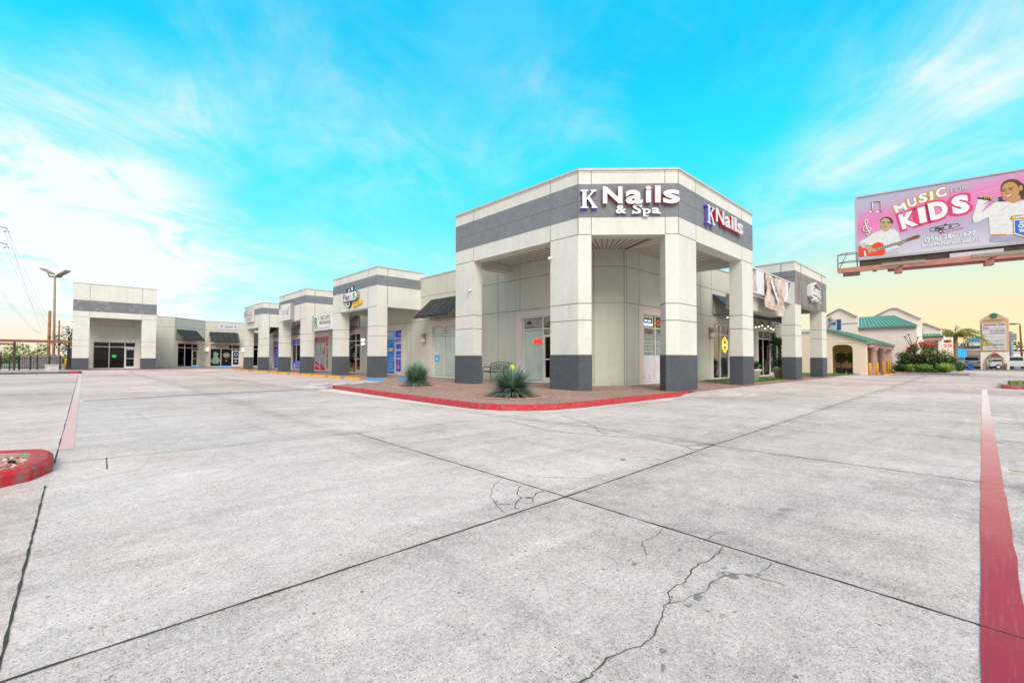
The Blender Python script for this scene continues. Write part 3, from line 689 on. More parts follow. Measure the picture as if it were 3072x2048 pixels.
rs = [(12.25, .5), (12.85, .5), (13.0, .9), (12.9, 1.25), (12.7, 1.4), (12.78, 1.62), (12.88, 1.72), (12.76, 1.8), (12.72, 2.0), (12.6, 1.92), (12.52, 2.12), (12.42, 1.98), (12.3, 2.08), (12.32, 1.85), (12.22, 1.8), (12.3, 1.55), (12.22, 1.2), (12.05, 1.1), (11.98, .8), (12.1, .65)]
g.face([FG.P(u, z, -.084) for u, z in rs], 0)
g.face([FG.P(13.72 + .42 * math.cos(a), 1.62 + .36 * math.sin(a), -.084) for a in [k * .2094 for k in range(30)]], 1)
for sgn in (-1, 1): g.face([FG.P(13.72 + sgn * u, z, -.081) for u, z in ((0, 1.6), (.05, 1.56), (.24, 1.72), (.2, 1.78))], 2)
g.face([FG.P(14.8 + .2 * math.cos(a), 1.7 + .2 * math.sin(a), -.05) for a in [k * .314 for k in range(20)]], 2)
g.face([FG.P(14.8 + .14 * math.cos(a), 1.7 + .14 * math.sin(a), -.047) for a in [k * .314 for k in range(20)]], 3)
g.face([FG.P(14.8 + .13 * math.cos(a), .8 + .12 * math.sin(a), -.05) for a in [k * .314 for k in range(20)]], 4)
g.box(FG, 14.6, 15.0, -.05, -.046, 1.1, 1.25, 4); g.box(FG, 13.6, 13.85, -.088, -.083, .8, 1.0, 1)
g.build('window_graphic', [plain('print_mint', (.20, .33, .27), var=.5, scale=14), plain('print_taupe', (.17, .17, .15)), M_WH, F_NAVY, plain('print_blue_grey', (.4, .44, .6))], sfG)
storefront(FB, 0.7, 4.2, [1.7, 2.95], 1, {}, gl=M_GLASSD, label='dark shop front with glazed double doors')
storefront(FE, 0.68, 3.82, [1.83, 2.99], 2, {}, z1=2.75, zt=2.28, gl=M_GLASSD, trim=(.34, .34, .28), frame_mat=M_WH, label='dark shop front inside the end portico')
# salon side window and the cafe
sfN = storefront(FR, 16.6, 19.0, [17.68], None, {('m', 0): film('smoke_green', (.26, .33, .30)), ('m', 1): film('smoke_green', (.26, .33, .30)), ('t', 0): F_NAVY, ('t', 1): F_GRN}, gl=M_GLASS, label='salon window with white lettering over frosted film')
g = MB(); g.box(FR, 16.63, 17.65, -.1, -.086, .22, 1.32, 0); g.box(FR, 17.71, 18.95, -.1, -.086, .22, 1.32, 0)
for k in range(3): g.tube([FR.P(16.9 + k * .35, .32, -.084), FR.P(16.78 + k * .4, .5 + .06 * k, -.084)], .006, 4, 2)
g.build('window_film', [M_FROST, M_FROST, M_INKG], sfN)
M_NAIL = plain('print_maroon', (.25, .03, .04))
for a, b, L in ((16.75, 17.52, ('PINK & WHITE', 'SOLAR NAILS', 'GEL NAILS', 'LASER NAILS')), (17.85, 18.75, ('ACRYLIC NAILS', 'MANICURE', 'SPA PEDICURE', 'AIR BRUSH'))):
    ftext(FR, 'Nails', a + .16, b, 2.22, 2.42, -.084, M_NAIL, sfN, off=.03); ftext(FR, 'K', a, a + .13, 2.2, 2.42, -.084, M_INKG, sfN)
    ftext(FR, 'Monday - Saturday', a + .12, b - .1, 2.05, 2.12, -.084, M_WH, sfN)
    for k, tx in enumerate(L): ftext(FR, tx, a + (.1 if len(tx) < 10 else 0), b - (.1 if len(tx) < 10 else 0), 1.86 - .14 * k, 1.95 - .14 * k, -.084, M_WH, sfN, off=.015)
M_GLASSY = glass('amber_glass', (.62, .60, .42), 1.9)
storefront(FR, 23.4, 27.4, [24.45, 25.6, 26.75], 2, {}, gl=M_GLASSY, interior=M_INTW, label='cafe windows reflecting the sunset')
storefront(FR, 30.0, 33.4, [31.12, 32.35], 2, {}, gl=M_GLASSD, label='cafe shop front at the far portico')

# ---- awnings
def awning(F, u0, u1, zt=4.5, zb=3.46, dep=1.1, mat=None, stripes=True):
    a = sub('awning', mall)
    mb = MB(); n = 10
    P = F.P
    w = (u1 - u0) / n
    for k in range(n):
        p, q = u0 + k * w, u0 + (k + 1) * w - (.0 if k == n - 1 else 0)
        mb.mesh8([P(p, zt, 0.01), P(q, zt, .01), P(q, zb, dep), P(p, zb, dep), P(p, zt + .03, .01), P(q, zt + .03, .01), P(q, zb + .03, dep), P(p, zb + .03, dep)], k % 2 if stripes else 0)
    mb.box(F, u0, u1, dep - .012, dep, zb - .08, zb, 0)
    mb.build('fabric', [mat or M_FABRIC, M_FABRICL if mat is None else mat], a)
    fr = MB()
    for u in (u0 + .015, u1 - .015):
        fr.tube([P(u, zb, dep - .02), P(u, zb, .02)], .018, 5); fr.tube([P(u, zb, .02), P(u, zt, .02)], .018, 5); fr.tube([P(u, zt - .03, .03), P(u, zb - .0, dep - .03)], .016, 5)
    fr.tube([P(u0, zb - .01, .03), P(u1, zb - .01, .03)], .014, 5)
    fr.build('awning_frame', M_BLACK, a)
awning(FL, -21.94, -18.8); awning(FL, -34.4, -31.1); awning(FL, -46.2, -43.2); awning(FL, -51.6, -49.2)
awning(FA, .35, 3.6, zt=4.6, zb=3.4); awning(FG, 11.75, 14.95, zt=4.6, zb=3.4); awning(FB, .5, 4.3, zt=4.6, zb=3.4)
awning(FR, 23.4, 32.2, mat=M_FABBLUE)
# ------------------------------------------------------------------ signs on the shopping centre
def crop(ox, oy, sc): return lambda x, y: (ox + x / sc, oy + y / sc)
c5 = crop(1700, 480, 3.92)
def kserif(F, u0, u1, z0, z1, d, t, mats, parent):
    pts = [(0, 0), (.46, 0), (.46, .07), (.36, .1), (.36, .44), (.42, .5), (.7, .12), (.66, .07), (.66, 0), (1, 0), (1, .08), (.92, .12), (.56, .62), (.82, .88), (.97, .93), (.97, 1), (.6, 1), (.6, .93), (.68, .9), (.36, .56), (.36, .9), (.46, .93), (.46, 1), (0, 1), (0, .93), (.12, .9), (.12, .1), (0, .07)]
    mb = MB(); mb.extr([F.P(u0 + (u1 - u0) * x, z0 + (z1 - z0) * y, d) for x, y in pts], F.n, t, 0, 1)
    return mb.build('letter', mats, parent)
sg = thing('shop_sign', 'white channel letters with red and violet sides on the cut corner of the tower', 'sign', FK.P(LK / 2, 6.3, 0.05))
kserif(FK, .06, .60, 6.03, 6.63, .03, .12, [M_LETW, M_LETB], sg)
for ch, a, b, z0_, z1_ in (('N', .78, 1.41, 6.17, 6.73), ('a', 1.51, 2.06, 6.15, 6.61), ('i', 2.15, 2.33, 6.19, 6.74), ('l', 2.45, 2.63, 6.19, 6.74), ('s', 2.71, 3.25, 6.16, 6.61)):
    ftext(FK, ch, a, b, z0_, z1_, .03, [M_LETW, M_LETR], sg, name='letter', t=.12, off=.032)
for ch, a, b, z0_, z1_ in (('&', 1.2, 1.55, 5.86, 6.15), ('S', 1.75, 2.03, 5.85, 6.17), ('p', 2.08, 2.33, 5.77, 6.02), ('a', 2.36, 2.62, 5.85, 6.05)):
    ftext(FK, ch, a, b, z0_, z1_, .03, [M_LETW, M_LETG], sg, name='letter', t=.06, off=.035)
mb = MB(); mb.box(FK, 2.08, 2.26, .03, .09, 5.765, 5.80); mb.box(FK, 2.04, 2.14, .03, .09, 5.99, 6.03); mb.box(FK, 1.73, 1.79, .03, .09, 5.85, 5.96); mb.box(FK, 2.0, 2.05, .03, .09, 6.06, 6.17); mb.box(FK, 2.56, 2.66, .03, .09, 5.85, 5.89)
mb.build('letter_serif', [M_LETW], sg)
sg = thing('shop_sign', 'white channel letters in one line on the right face of the corner tower', 'sign', (17.5, 6.8, 6.3))
def right_span(x0, x1): return on_y(*c5(x0, 600), 6.80).x, on_y(*c5(x1, 600), 6.80).x
zK = on_y(*c5(1620, 520), 6.76).z, on_y(*c5(1632, 740), 6.76).z
zN = on_y(*c5(1720, 556), 6.76).z, on_y(*c5(1722, 722), 6.76).z
a, b = right_span(1615, 1706); kserif(FRf, a, b, zK[1], zK[0], .03, .13, [M_LETW, M_LETB], sg)
hN = zN[0] - zN[1]
for ch, x0, x1, lo, hi in (('N', 1714, 1814, 0, 1), ('a', 1820, 1888, -.03, .8), ('i', 1896, 1924, 0, 1.02), ('l', 1932, 1962, 0, 1.02), ('s', 1966, 2036, -.03, .8)):
    a, b = right_span(x0, x1); ftext(FRf, ch, a, b, zN[1] + lo * hN, zN[1] + hi * hN, .03, [M_LETW, M_LETR], sg, name='letter', t=.13, off=.032)

# guitar-shaped sign
sg = thing('shop_sign', 'white guitar-shaped sign with yellow script on the nearest left portico', 'sign', (11.6, 26.2, 4.8))
def rrect(F, u0, u1, z0, z1, d, r, n=6):
    P = []
    for cu, cz, a0 in ((u1 - r, z0 + r, -90), (u1 - r, z1 - r, 0), (u0 + r, z1 - r, 90), (u0 + r, z0 + r, 180)):
        for k in range(n + 1): a = R(a0 + 90 * k / n); P.append(F.P(cu + r * math.cos(a), cz + r * math.sin(a), d))
    return P
def disc(F, u, z, r, d, n=18, rz=None): return [F.P(u + r * math.cos(2 * math.pi * k / n), z + (rz or r) * math.sin(2 * math.pi * k / n), d) for k in range(n)]
mb = MB(); mb.extr(rrect(FLf, -27.35, -25.2, 4.57, 5.16, .02, .28), FLf.n, .14, 1, 2); mb.build('sign_body', [M_WH, M_INK, M_INKG], sg)
mb = MB(); mb.extr(rrect(FLf, -27.29, -25.26, 4.62, 5.11, .16, .24), FLf.n, .02, 0, 0); mb.build('sign_face', [M_WH], sg)
ftext(FLf, 'Flat', -27.12, -26.2, 4.68, 5.04, .182, M_INK, sg, off=.015); ftext(FLf, '5', -25.75, -25.48, 4.7, 5.02, .182, M_INK, sg, off=.03); ftext(FLf, 'b', -26.06, -25.94, 4.74, 4.94, .182, M_INKG, sg)
mb = MB()
mb.extr(disc(FLf, -26.55, 4.50, .30, .02), FLf.n, .08, 0, 0); mb.extr(disc(FLf, -26.55, 4.48, .23, .10), FLf.n, .01, 1, 1); mb.extr(disc(FLf, -26.55, 4.46, .1, .115), FLf.n, .01, 0, 0)
mb.extr(disc(FLf, -26.45, 5.22, .17, .02), FLf.n, .08, 0, 0); mb.extr(disc(FLf, -26.45, 5.22, .12, .10), FLf.n, .01, 1, 1)
mb.extr(disc(FLf, -26.02, 5.32, .17, .02), FLf.n, .08, 0, 0); mb.extr(disc(FLf, -26.02, 5.32, .12, .10), FLf.n, .01, 1, 1)
mb.box(FLf, -26.9, -26.84, .03, .07, 5.13, 5.36, 0); mb.box(FLf, -26.96, -26.78, .03, .07, 5.34, 5.4, 0); mb.box(FLf, -25.72, -25.4, .03, .1, 5.13, 5.3, 2); mb.box(FLf, -25.62, -25.5, .03, .1, 5.3, 5.4, 2)
mb.build('sign_ornament', [M_INK, M_WH, plain('sign_teal', (.05, .35, .42))], sg)
fit_text('School of Music', FLf.P(-26.0, 4.16, .03), FLf.u * 1.25 + UP * .2, UP * .26, [plain('sign_yellow', (.8, .5, .01))], sg, t=.05, off=.03, shear=.2)

# square dance sign
sg = thing('shop_sign', 'square white cabinet sign with thin black script and pink dancer', 'sign', (11.6, 37.6, 4.7))
mb = MB(); mb.box(FLf, -38.85, -36.5, .02, .28, 4.12, 5.42, 0); mb.build('cabinet', [M_DARKALU], sg)
mb = MB(); mb.box(FLf, -38.83, -36.52, .28, .292, 4.14, 5.4, 0); mb.build('sign_face', [M_WH], sg)
ftext(FLf, 'Susu', -38.6, -37.2, 4.6, 5.2, .295, M_INKG, sg, off=-.015); ftext(FLf, 'Dance', -38.3, -37.4, 4.28, 4.5, .295, plain('print_coral', (.8, .4, .4)), sg, off=-.01)
mb = MB(); mb.face([FLf.P(u - 36.95 + 37.75, z + 2.95, .296) for u, z in dn]); mb.build('sign_dancer', [plain('sign_pink', (.75, .25, .35))], sg)

# bargain sign spanning two porticoes
sg = thing('shop_sign', 'wide white discount merchandise sign hung between two porticoes', 'sign', (11.7, 31, 3.6))
mb = MB(); mb.box(FLf, -32.75, -29.14, -.45, -.02, 3.05, 4.18, 0); mb.build('cabinet', [M_DARKALU], sg)
mb = MB(); mb.box(FLf, -32.35, -29.14, -.02, .03, 3.08, 4.15, 0); mb.build('sign_face', [M_WH], sg)
M_SGR = plain('sign_green', (.03, .30, .09))
ftext(FLf, 'R', -32.2, -31.65, 3.38, 4.0, .033, [plain('sign_dark_green', (.01, .09, .06))], sg, off=.025); ftext(FLf, '2', -31.62, -31.4, 3.78, 4.05, .033, plain('sign_cyan', (.1, .5, .7)), sg, off=.04)
ftext(FLf, 'DISCOUNT', -31.1, -29.5, 3.78, 4.04, .033, M_INK, sg, off=.0); ftext(FLf, 'MERCHANDISE', -31.3, -29.4, 3.46, 3.7, .033, M_INK, sg, off=.0); ftext(FLf, 'Inc', -29.6, -29.4, 3.33, 3.41, .033, M_INK, sg)
ftext(FLf, 'Closeouts · Home Decor · Specialty Gifts'.replace('·', '-'), -32.2, -29.5, 3.14, 3.27, .033, plain('print_violet', (.16, .1, .4)), sg)
mb = MB(); mb.box(FLf, -32.2, -31.62, .031, .036, 3.28, 3.37); mb.build('sign_underline', [M_SGR], sg)
for nm, u0, u1, lab in (('hanging_sign', -33.55, -32.0, 'small framed white sign hanging under the guitar sign portico'), ('hanging_sign', -31.35, -29.95, 'small dim sign hanging below the wide white discount sign')):
    Fh = Frame((13.9, 0), (0, -1)) if u0 < -32 else Frame((12.9, 0), (0, -1))
    sg = thing(nm, lab, 'sign', Fh.P((u0 + u1) / 2, 3.2))
    h0, h1 = (3.0, 3.3) if u0 < -32 else (2.78, 3.02)
    mb = MB(); mb.box(Fh, u0, u1, -.03, .03, h0, h1); mb.tube([Fh.P(u0 + .1, h1), Fh.P(u0 + .1, 4.3)], .008, 4); mb.tube([Fh.P(u1 - .1, h1), Fh.P(u1 - .1, 4.3)], .008, 4); mb.build('sign_frame', [M_BLACK], sg)
    mb = MB(); mb.box(Fh, u0 + .04, u1 - .04, .03, .036, h0 + .03, h1 - .03); mb.build('sign_face', [M_WH if u0 < -32 else M_INKG], sg)
    ftext(Fh, 'R2', u0 + .1, u0 + .45, h0 + .06, h1 - .06, .038, plain('sign_dark_green', (.01, .09, .06)), sg, off=.03)
    if u0 < -32: ftext(Fh, 'DISCOUNT', u0 + .55, u1 - .15, (h0 + h1) / 2 + .02, h1 - .06, .038, M_INKG, sg); ftext(Fh, 'MERCHANDISE', u0 + .55, u1 - .1, h0 + .06, (h0 + h1) / 2 - .03, .038, M_INKG, sg)
sg = thing('shop_sign', 'pale square panel sign with faint print on the farthest left portico', 'sign', (11.6, 49, 5))
mb = MB(); mb.box(FLf, -49.9, -47.45, .03, .22, 4.62, 6.0); mb.build('sign_face', [plain('sign_faded', (.55, .53, .52))], sg)
ftext(FLf, 'Princesa', -49.6, -47.7, 5.2, 5.5, .223, plain('print_faded', (.34, .28, .28)), sg); ftext(FLf, 'BOUTIQUE', -49.4, -47.8, 4.85, 5.0, .223, plain('print_faded', (.3, .28, .28)), sg)
ftext(FLf, 'P', -49.6, -49.2, 5.5, 5.85, .223, plain('print_rust', (.35, .15, .1)), sg)
sg = thing('banner', 'white vinyl banner with blue emblems above the rooster shop front', 'banner', FG.P(14, 5.3))
mb = MB(); mb.box(FG, 12.75, 15.0, .02, .04, 5.05, 5.75); mb.build('sheet', [plain('banner_white', (.66, .67, .76))], sg)
ftext(FG, 'MONTE', 13.45, 14.35, 5.25, 5.42, .043, M_INK, sg, off=.05); ftext(FG, 'EDUCATION CENTER', 13.0, 14.8, 5.55, 5.65, .043, M_INKG, sg, off=.02)
for uu in (13.1, 14.68): 
    mb = MB(); mb.face(disc(FG, uu, 5.38, .16, .043)); mb.build('emblem', [plain('banner_blue', (.3, .34, .55))], sg)
sg = thing('shop_sign', 'white strip sign reading EDUCATION behind the farthest left portico', 'sign', FB.P(2.4, 4.8))
mb = MB(); mb.box(FB, .6, 4.2, .02, .08, 4.72, 5.06); mb.build('sign_face', [M_WH], sg)
ftext(FB, 'EDUCATION', .9, 3.9, 4.8, 4.98, .083, M_INK, sg, off=.03)

# hexagon emblem sign and banner frame on the right
sg = thing('shop_sign', 'white hexagonal outline sign with script on the streaked grey portico', 'sign', (30.4, 6.8, 5))
FS = FRf; cu, cz = 29.95, 4.97
hexp = lambda r, rz, d: [FS.P(cu + r * math.sin(R(60 * k)), cz + rz * math.cos(R(60 * k)), d) for k in range(6)]
mb = MB(); H = hexp(1.16, .57, .24); 
for k in range(6):
    p, q = H[k], H[(k + 1) % 6]; mb.mesh8([p - FS.n * .23, q - FS.n * .23, q, p, *[x + (FS.P(cu, cz, .24) - x) * .12 for x in (p, q)], *[x + (FS.P(cu, cz, .24) - x) * .12 + FS.n * .02 for x in (q, p)]])
mb.tube([H[4] + UP * -.02, H[2] + UP * -.3], .05, 5); mb.tube([H[2] + UP * .1, H[3] + UP * .25, H[4] + UP * -.25], .05, 5)
mb.build('sign_outline', [M_WH], sg)
mb = MB(); mb.extr(hexp(1.04, .51, .02), FS.n, .08); mb.build('sign_back', [plain('sign_dull_grey', (.3, .3, .31))], sg)
ftext(FS, 'Cutts', 29.2, 30.8, 4.78, 5.28, .14, [M_WH], sg, t=.08, off=.02, shear=.15); ftext(FS, 'BARBER', 29.5, 30.5, 4.6, 4.72, .14, [M_WH], sg, t=.06, off=.03)
Fb = Frame((0, 6.98), (1, 0))
sg = thing('sign_cabinet', 'broken white sign cabinet with cross braces between tower and grey portico', 'sign cabinet', (24, 7, 4.6))
mb = MB(); mb.box(Fb, 20.65, 26.65, -.35, -.3, 4.1, 5.18); mb.box(Fb, 20.65, 26.66, -.3, 0, 5.14, 5.2); mb.box(Fb, 20.65, 26.66, -.3, 0, 4.08, 4.13)
for u in (20.7, 21.5, 24.4, 26.6): mb.box(Fb, u - .03, u + .03, -.3, -.01, 4.13, 5.14)
mb.tube([Fb.P(20.8, 4.2, .02), Fb.P(21.5, 5.1, .02)], .02, 5); mb.tube([Fb.P(20.8, 5.1, .02), Fb.P(21.5, 4.2, .02)], .02, 5); mb.tube([Fb.P(26.55, 5.1, .02), Fb.P(25.9, 4.15, .02)], .025, 5)
mb.build('cabinet', [plain('sign_cabinet_white', (.62, .63, .66))], sg)
mb = MB(); mb.box(Fb, 21.53, 22.5, -.02, .0, 4.13, 5.12); mb.build('torn_panel', [M_WH], sg); mb = MB(); mb.box(Fb, 25.32, 26.1, -.02, .0, 4.13, 5.1); mb.build('torn_panel', [M_WH], sg)
mb = MB(); mb.box(Fb, 20.65, 26.6, -1.0, -.36, 3.4, 4.06); mb.build('lower_box', [M_WALL], sg)
sg = thing('banner', 'creased beige vinyl banner hanging over the broken white sign cabinet', 'banner', (23.9, 6.9, 4.5))
mb = MB(); N = 24
for k in range(N):
    for j in range(10):
        def bp(a, c): 
            u = 22.5 + 2.85 * a / N; z = 5.12 - 1.56 * c / 10 - .07 * math.sin(a / N * math.pi)
            return Fb.P(u, z, .06 + .035 * math.sin(a * 1.1 + c * .5) + .03 * math.sin(a * .5 - c))
        mb.face([bp(k, j + 1), bp(k + 1, j + 1), bp(k + 1, j), bp(k, j)], 0, True)
m, t, b = base_mat('banner_print'); p_ = pos(t)
nz = t.noise(t.scale(p_, (1.2, 1, 1.5)), 1.3, 4, .6, 1.5)
t.inp(b, 'Base Color', t.ramp(nz, [(.3, (.30, .20, .16)), (.45, (.54, .40, .34)), (.6, (.60, .50, .46)), (.7, (.72, .70, .69))])); b.inputs['Roughness'].default_value = .3
mb.build('sheet', [m], sg)
fit_text('Gran Apertura', Fb.P(23.2, 4.75, .14), Vector((.75, 0, -.75)), Vector((.25, 0, .25)), M_INK, sg, off=.01, shear=.2)
mb = MB(); mb.face([Fb.P(u, z, .125) for u, z in ((22.95, 4.75), (23.2, 4.95), (24.2, 4.0), (24.05, 3.8))]); mb.build('print_patch', [M_WH], sg)

# window signs and neon
FN = Frame((14.4 - .02, 0), (0, -1))
sg = thing('neon_sign', 'red oval OPEN sign in the blinded salon window', 'sign', (14.44, 13.5, 1.9))
mb = MB(); mb.extr(rrect(FL, -13.86, -13.31, 1.82, 2.02, -.085, .1), FL.n, .03); mb.build('housing', [M_BLACK], sg)
mb = MB(); mb.tube(rrect(FL, -13.84, -13.33, 1.84, 2.0, -.05, .08), .012, 5, closed=True); mb.build('neon_tube', [emis('neon_red', (1, .03, .02), 3)], sg)
ftext(FL, 'OPEN', -13.76, -13.41, 1.87, 1.97, -.053, emis('neon_red', (1, .03, .02), 3), sg, off=.03)
sg = thing('led_sign', 'navy LED board lit in the top of the salon side window', 'sign', (17.1, 9.7, 2.7))
mb = MB(); mb.box(FR, 16.64, 17.5, -.086, -.07, 2.53, 2.93); mb.build('board', [plain('led_board', (.01, .03, .06), .2)], sg)
mb = MB(); mb.tube([FR.P(16.66, 2.55, -.066), FR.P(17.48, 2.55, -.066), FR.P(17.48, 2.91, -.066), FR.P(16.66, 2.91, -.066)], .01, 4, closed=True); mb.build('border_light', [emis('led_yellow', (.75, .8, .2), 1.3)], sg)
ftext(FR, 'DIP GNS', 16.82, 17.34, 2.71, 2.81, -.066, emis('led_blue', (.45, .55, 1), 1.6), sg, off=.04); ftext(FR, 'SOLAR NAILS', 16.7, 17.46, 2.57, 2.67, -.066, emis('led_white', (.7, .72, 1), 1.6), sg, off=.04)
sg = thing('neon_sign', 'dim red OPEN lettering in the green top pane of the salon side window', 'sign', (18.2, 9.7, 2.7))
ftext(FR, 'OPEN', 17.82, 18.8, 2.6, 2.85, -.08, emis('neon_dim', (.55, .04, .03), .7), sg, off=.05)
sg = thing('neon_sign', 'yellow hexagon neon sign with OPEN glowing in the cafe window', 'sign', (25.05, 9.7, 1.9))
mb = MB(); Hn = [FR.P(25.1 + .36 * math.sin(R(60 * k)), 1.95 + .42 * math.cos(R(60 * k)), -.06) for k in range(6)]; mb.tube(Hn, .017, 6, closed=True)
mb.tube([FR.P(25.1 + .25 * math.sin(R(60 * k)), 1.95 + .3 * math.cos(R(60 * k)), -.06) for k in range(6)], .012, 6, closed=True); mb.build('neon_tube', [emis('neon_yellow', (1, .85, .02), 1.3)], sg)
ftext(FR, 'OPEN', 24.93, 25.27, 1.88, 2.0, -.05, emis('neon_warm', (1, .9, .6), 3), sg, off=.03)
for nm, F, u0, u1, z0_, z1_, mt, lab in (('notice', FE, 2.05, 2.35, 1.25, 1.5, plain('notice_green', (.08, .75, .1)), 'bright green paper notice in the end portico window'),
                                   ('notice', FL, -21.62, -21.2, 1.0, 1.5, F_CYAN, 'blue and white accessibility sticker on the pale blinded window')):
    sg = thing(nm, lab, 'notice', F.P(u0, z0_)); mb = MB(); mb.box(F, u0, u1, -.088, -.08, z0_, z1_); mb.build('paper', [mt], sg)
    if F is FL: mb = MB(); mb.box(F, u0, u1, -.08, -.077, z1_ - .12, z1_, 0); mb.face(disc(F, (u0 + u1) / 2, z0_ + .15, .09, -.078)); mb.build('print', [M_WH, M_INK], sg)
sg = thing('suite_sign', 'white 101 & 102 suite number strip above the end portico door', 'sign', FE.P(3.4, 2.2))
mb = MB(); mb.box(FE, 3.05, 3.78, -.05, -.04, 2.02, 2.25); mb.build('strip', [M_WH], sg); ftext(FE, '101 & 102', 3.1, 3.74, 2.06, 2.21, -.037, plain('print_navy', (.05, .07, .2)), sg, off=.03)

# wall lamps
M_LAMP = emis('lamp_glow', (1, .88, .7), 2.2); M_LAMPOFF = plain('lamp_glass', (.75, .74, .70), .3)
def wall_lamp(F, u, z, lab, lit):
    t = thing('wall_lamp', lab, 'lamp', F.P(u, z), 'wall lamps beside the shop fronts')
    mb = MB(); mb.box(F, u - .06, u + .06, 0.0, .05, z - .28, z + .28); mb.box(F, u - .1, u + .1, .05, .22, z + .04, z + .26); mb.box(F, u - .1, u + .1, .05, .22, z - .26, z - .22); mb.build('housing', [M_DARKALU], t)
    mb = MB(); mb.box(F, u - .085, u + .085, .06, .20, z - .22, z - .04)
    if lit: mb.box(F, u - .104, u + .104, .055, .224, z + .07, z + .23)
    mb.build('lamp_shade', [M_LAMP if lit else M_LAMPOFF], t)
wall_lamp(FL, -22.5, 2.35, 'grey wall lamp left of the pale blinded window', False)
wall_lamp(FL, -30.3, 2.35, 'lit wall lamp right of the toy-filled shop window', True)
wall_lamp(FL, -46.6, 2.3, 'wall lamp beside the indigo transoms seen through a portico', False)
wall_lamp(FR, 23.0, 2.5, 'wall lamp left of the amber cafe windows', False)
wall_lamp(FG, 11.55, 2.35, 'lit wall lamp left of the rooster shop front', True)
wall_lamp(FG, 15.6, 2.35, 'lit wall lamp right of the rooster shop front', True)
# security cameras
for p, n_, lab in ((FLf.P(-14.75, 4.0), FLf.n, 'small white security camera on the left tower column'), (FLf.P(-10.3, 4.62), FLf.n, 'small white dome camera on the middle tower column')):
    t = thing('security_camera', lab, 'camera', p)
    mb = MB(); mb.tube([p, p + n_ * .08], .05, 10, 0); mb.ball(p + n_ * .1 + Vector((0, .03, -.02)), .055, 0, 10, 6); mb.build('body', [M_WH], t)
    mb = MB(); mb.ball(p + n_ * .12 + Vector((-.0, .07, -.02)), .035, 0, 8, 5); mb.build('lens', [M_BLACK], t)
p = Vector((33.6, 6.75, 3.75)); t = thing('floodlight', 'round floodlight on the right edge of the streaked grey portico', 'lamp', p)
mb = MB(); mb.tube([p + Vector((-.3, 0, 0)), p + Vector((.1, 0, .02))], .03, 6); mb.build('arm', [M_DARKALU], t); mb = MB(); mb.ball(p + Vector((.25, 0, -.05)), (.14, .13, .16)); mb.build('head', [plain('lamp_bronze', (.30, .25, .2))], t)
# string lights under the blue awning
t = thing('string_lights', 'string of warm light bulbs looped under the blue awning', 'string lights', (27, 9.2, 3.4))
mb = MB(); bl = MB(); pts = []
anch = [(23.5, 3.42), (24.6, 3.4), (25.8, 3.42), (27.0, 3.4), (28.4, 3.4), (29.8, 3.42), (31.0, 3.4)]
for (a, za), (b, zb_) in zip(anch, anch[1:]):
    for k in range(8): 
        s_ = k / 8; pts.append(FR.P(a + (b - a) * s_, za + (zb_ - za) * s_ - .55 * 4 * s_ * (1 - s_) * .5, .7))
mb.tube(pts, .012, 5); mb.build('cable', [M_BLACK], t)
for k in range(0, len(pts), 3):
    q = pts[k]; s2 = MB(); s2.tube([q, q - UP * .09], .022, 6); s2.build('bulb_socket', [M_BLACK], t)
    s2 = MB(); s2.ball(q - UP * .15, .045, 0, 8, 6); s2.build('bulb', [emis('bulb_glow', (1, .86, .62), 2.2)], t)
# ------------------------------------------------------------------ ground
CONC = (0.585, 0.522, 0.522)
M_CONC = concrete('lot_concrete', CONC)
M_AGG = aggregate('exposed_aggregate')
mb = MB(); mb.face([(-900, -900, -.04), (900, -900, -.04), (900, 900, -.04), (-900, 900, -.04)])
structure(mb.build('ground', plain('ground_far', (.22, .20, .16), .95, .2, .05)))
mb = MB(); mb.face([(-60, -60, 0), (75, -60, 0), (75, 75, 0), (-60, 75, 0)]); structure(mb.build('parking_lot', M_CONC))
mb = MB(); mb.face([(75, -200, -.004), (82, -200, -.004), (82, 60, -.004), (75, 60, -.004)]); mb.face([(95, -300, -.02), (125, -300, -.02), (125, 200, -.02), (95, 200, -.02)])
structure(mb.build('road', plain('asphalt', (.17, .165, .17), .9, .15, 2)))
# pavement round the building
ed = [(6.90, 17.2), (6.62, 13.0), (6.45, 9.0), (6.47, 7.95), (6.66, 7.35), (7.05, 6.93), (7.7, 6.65), (8.6, 6.56), (10.5, 6.55), (13.4, 6.55)]
mb = MB()
poly = ed + [(14.2, 6.62), (34.9, 6.68), (34.9, 10.2), (16, 10.2), (15, 11), (14.9, 52.8), (11.35, 52.8), (11.35, 19.5)]
mb.face([(x, y, SW) for x, y in poly][::1], 0)
ramp = [(11.35, 52.8), (11.35, 19.5), (6.90, 17.2)]; low = [(10.9, 52.8), (10.9, 19.75), (6.75, 17.55)]
for k in range(2): mb.face([(*ramp[k], SW), (*ramp[k + 1], SW), (*low[k + 1], .004), (*low[k], .004)], 0)
mb.face([(6.9, 17.2, SW), (6.75, 17.55, .004), (6.88, 17.15, -.01), (6.95, 17.15, -.01)], 0); mb.face([(6.9, 17.2, SW), (6.75, 17.55, .004), (6.6, 17.1, .003), (6.86, 17.0, .003)], 0)
mb.face([(6.2, 53.2, SW), (19.3, 53.2, SW), (19.3, 70, SW), (6.2, 70, SW)], 0)
mb.face([(6.2, 53.2, SW), (-2, 53.0, SW), (-2, 60, SW), (6.2, 60, SW)], 0)
structure(mb.build('pavement', M_AGG))
mb = MB()                                    # the drive rises to the pavement on the far side and by the road
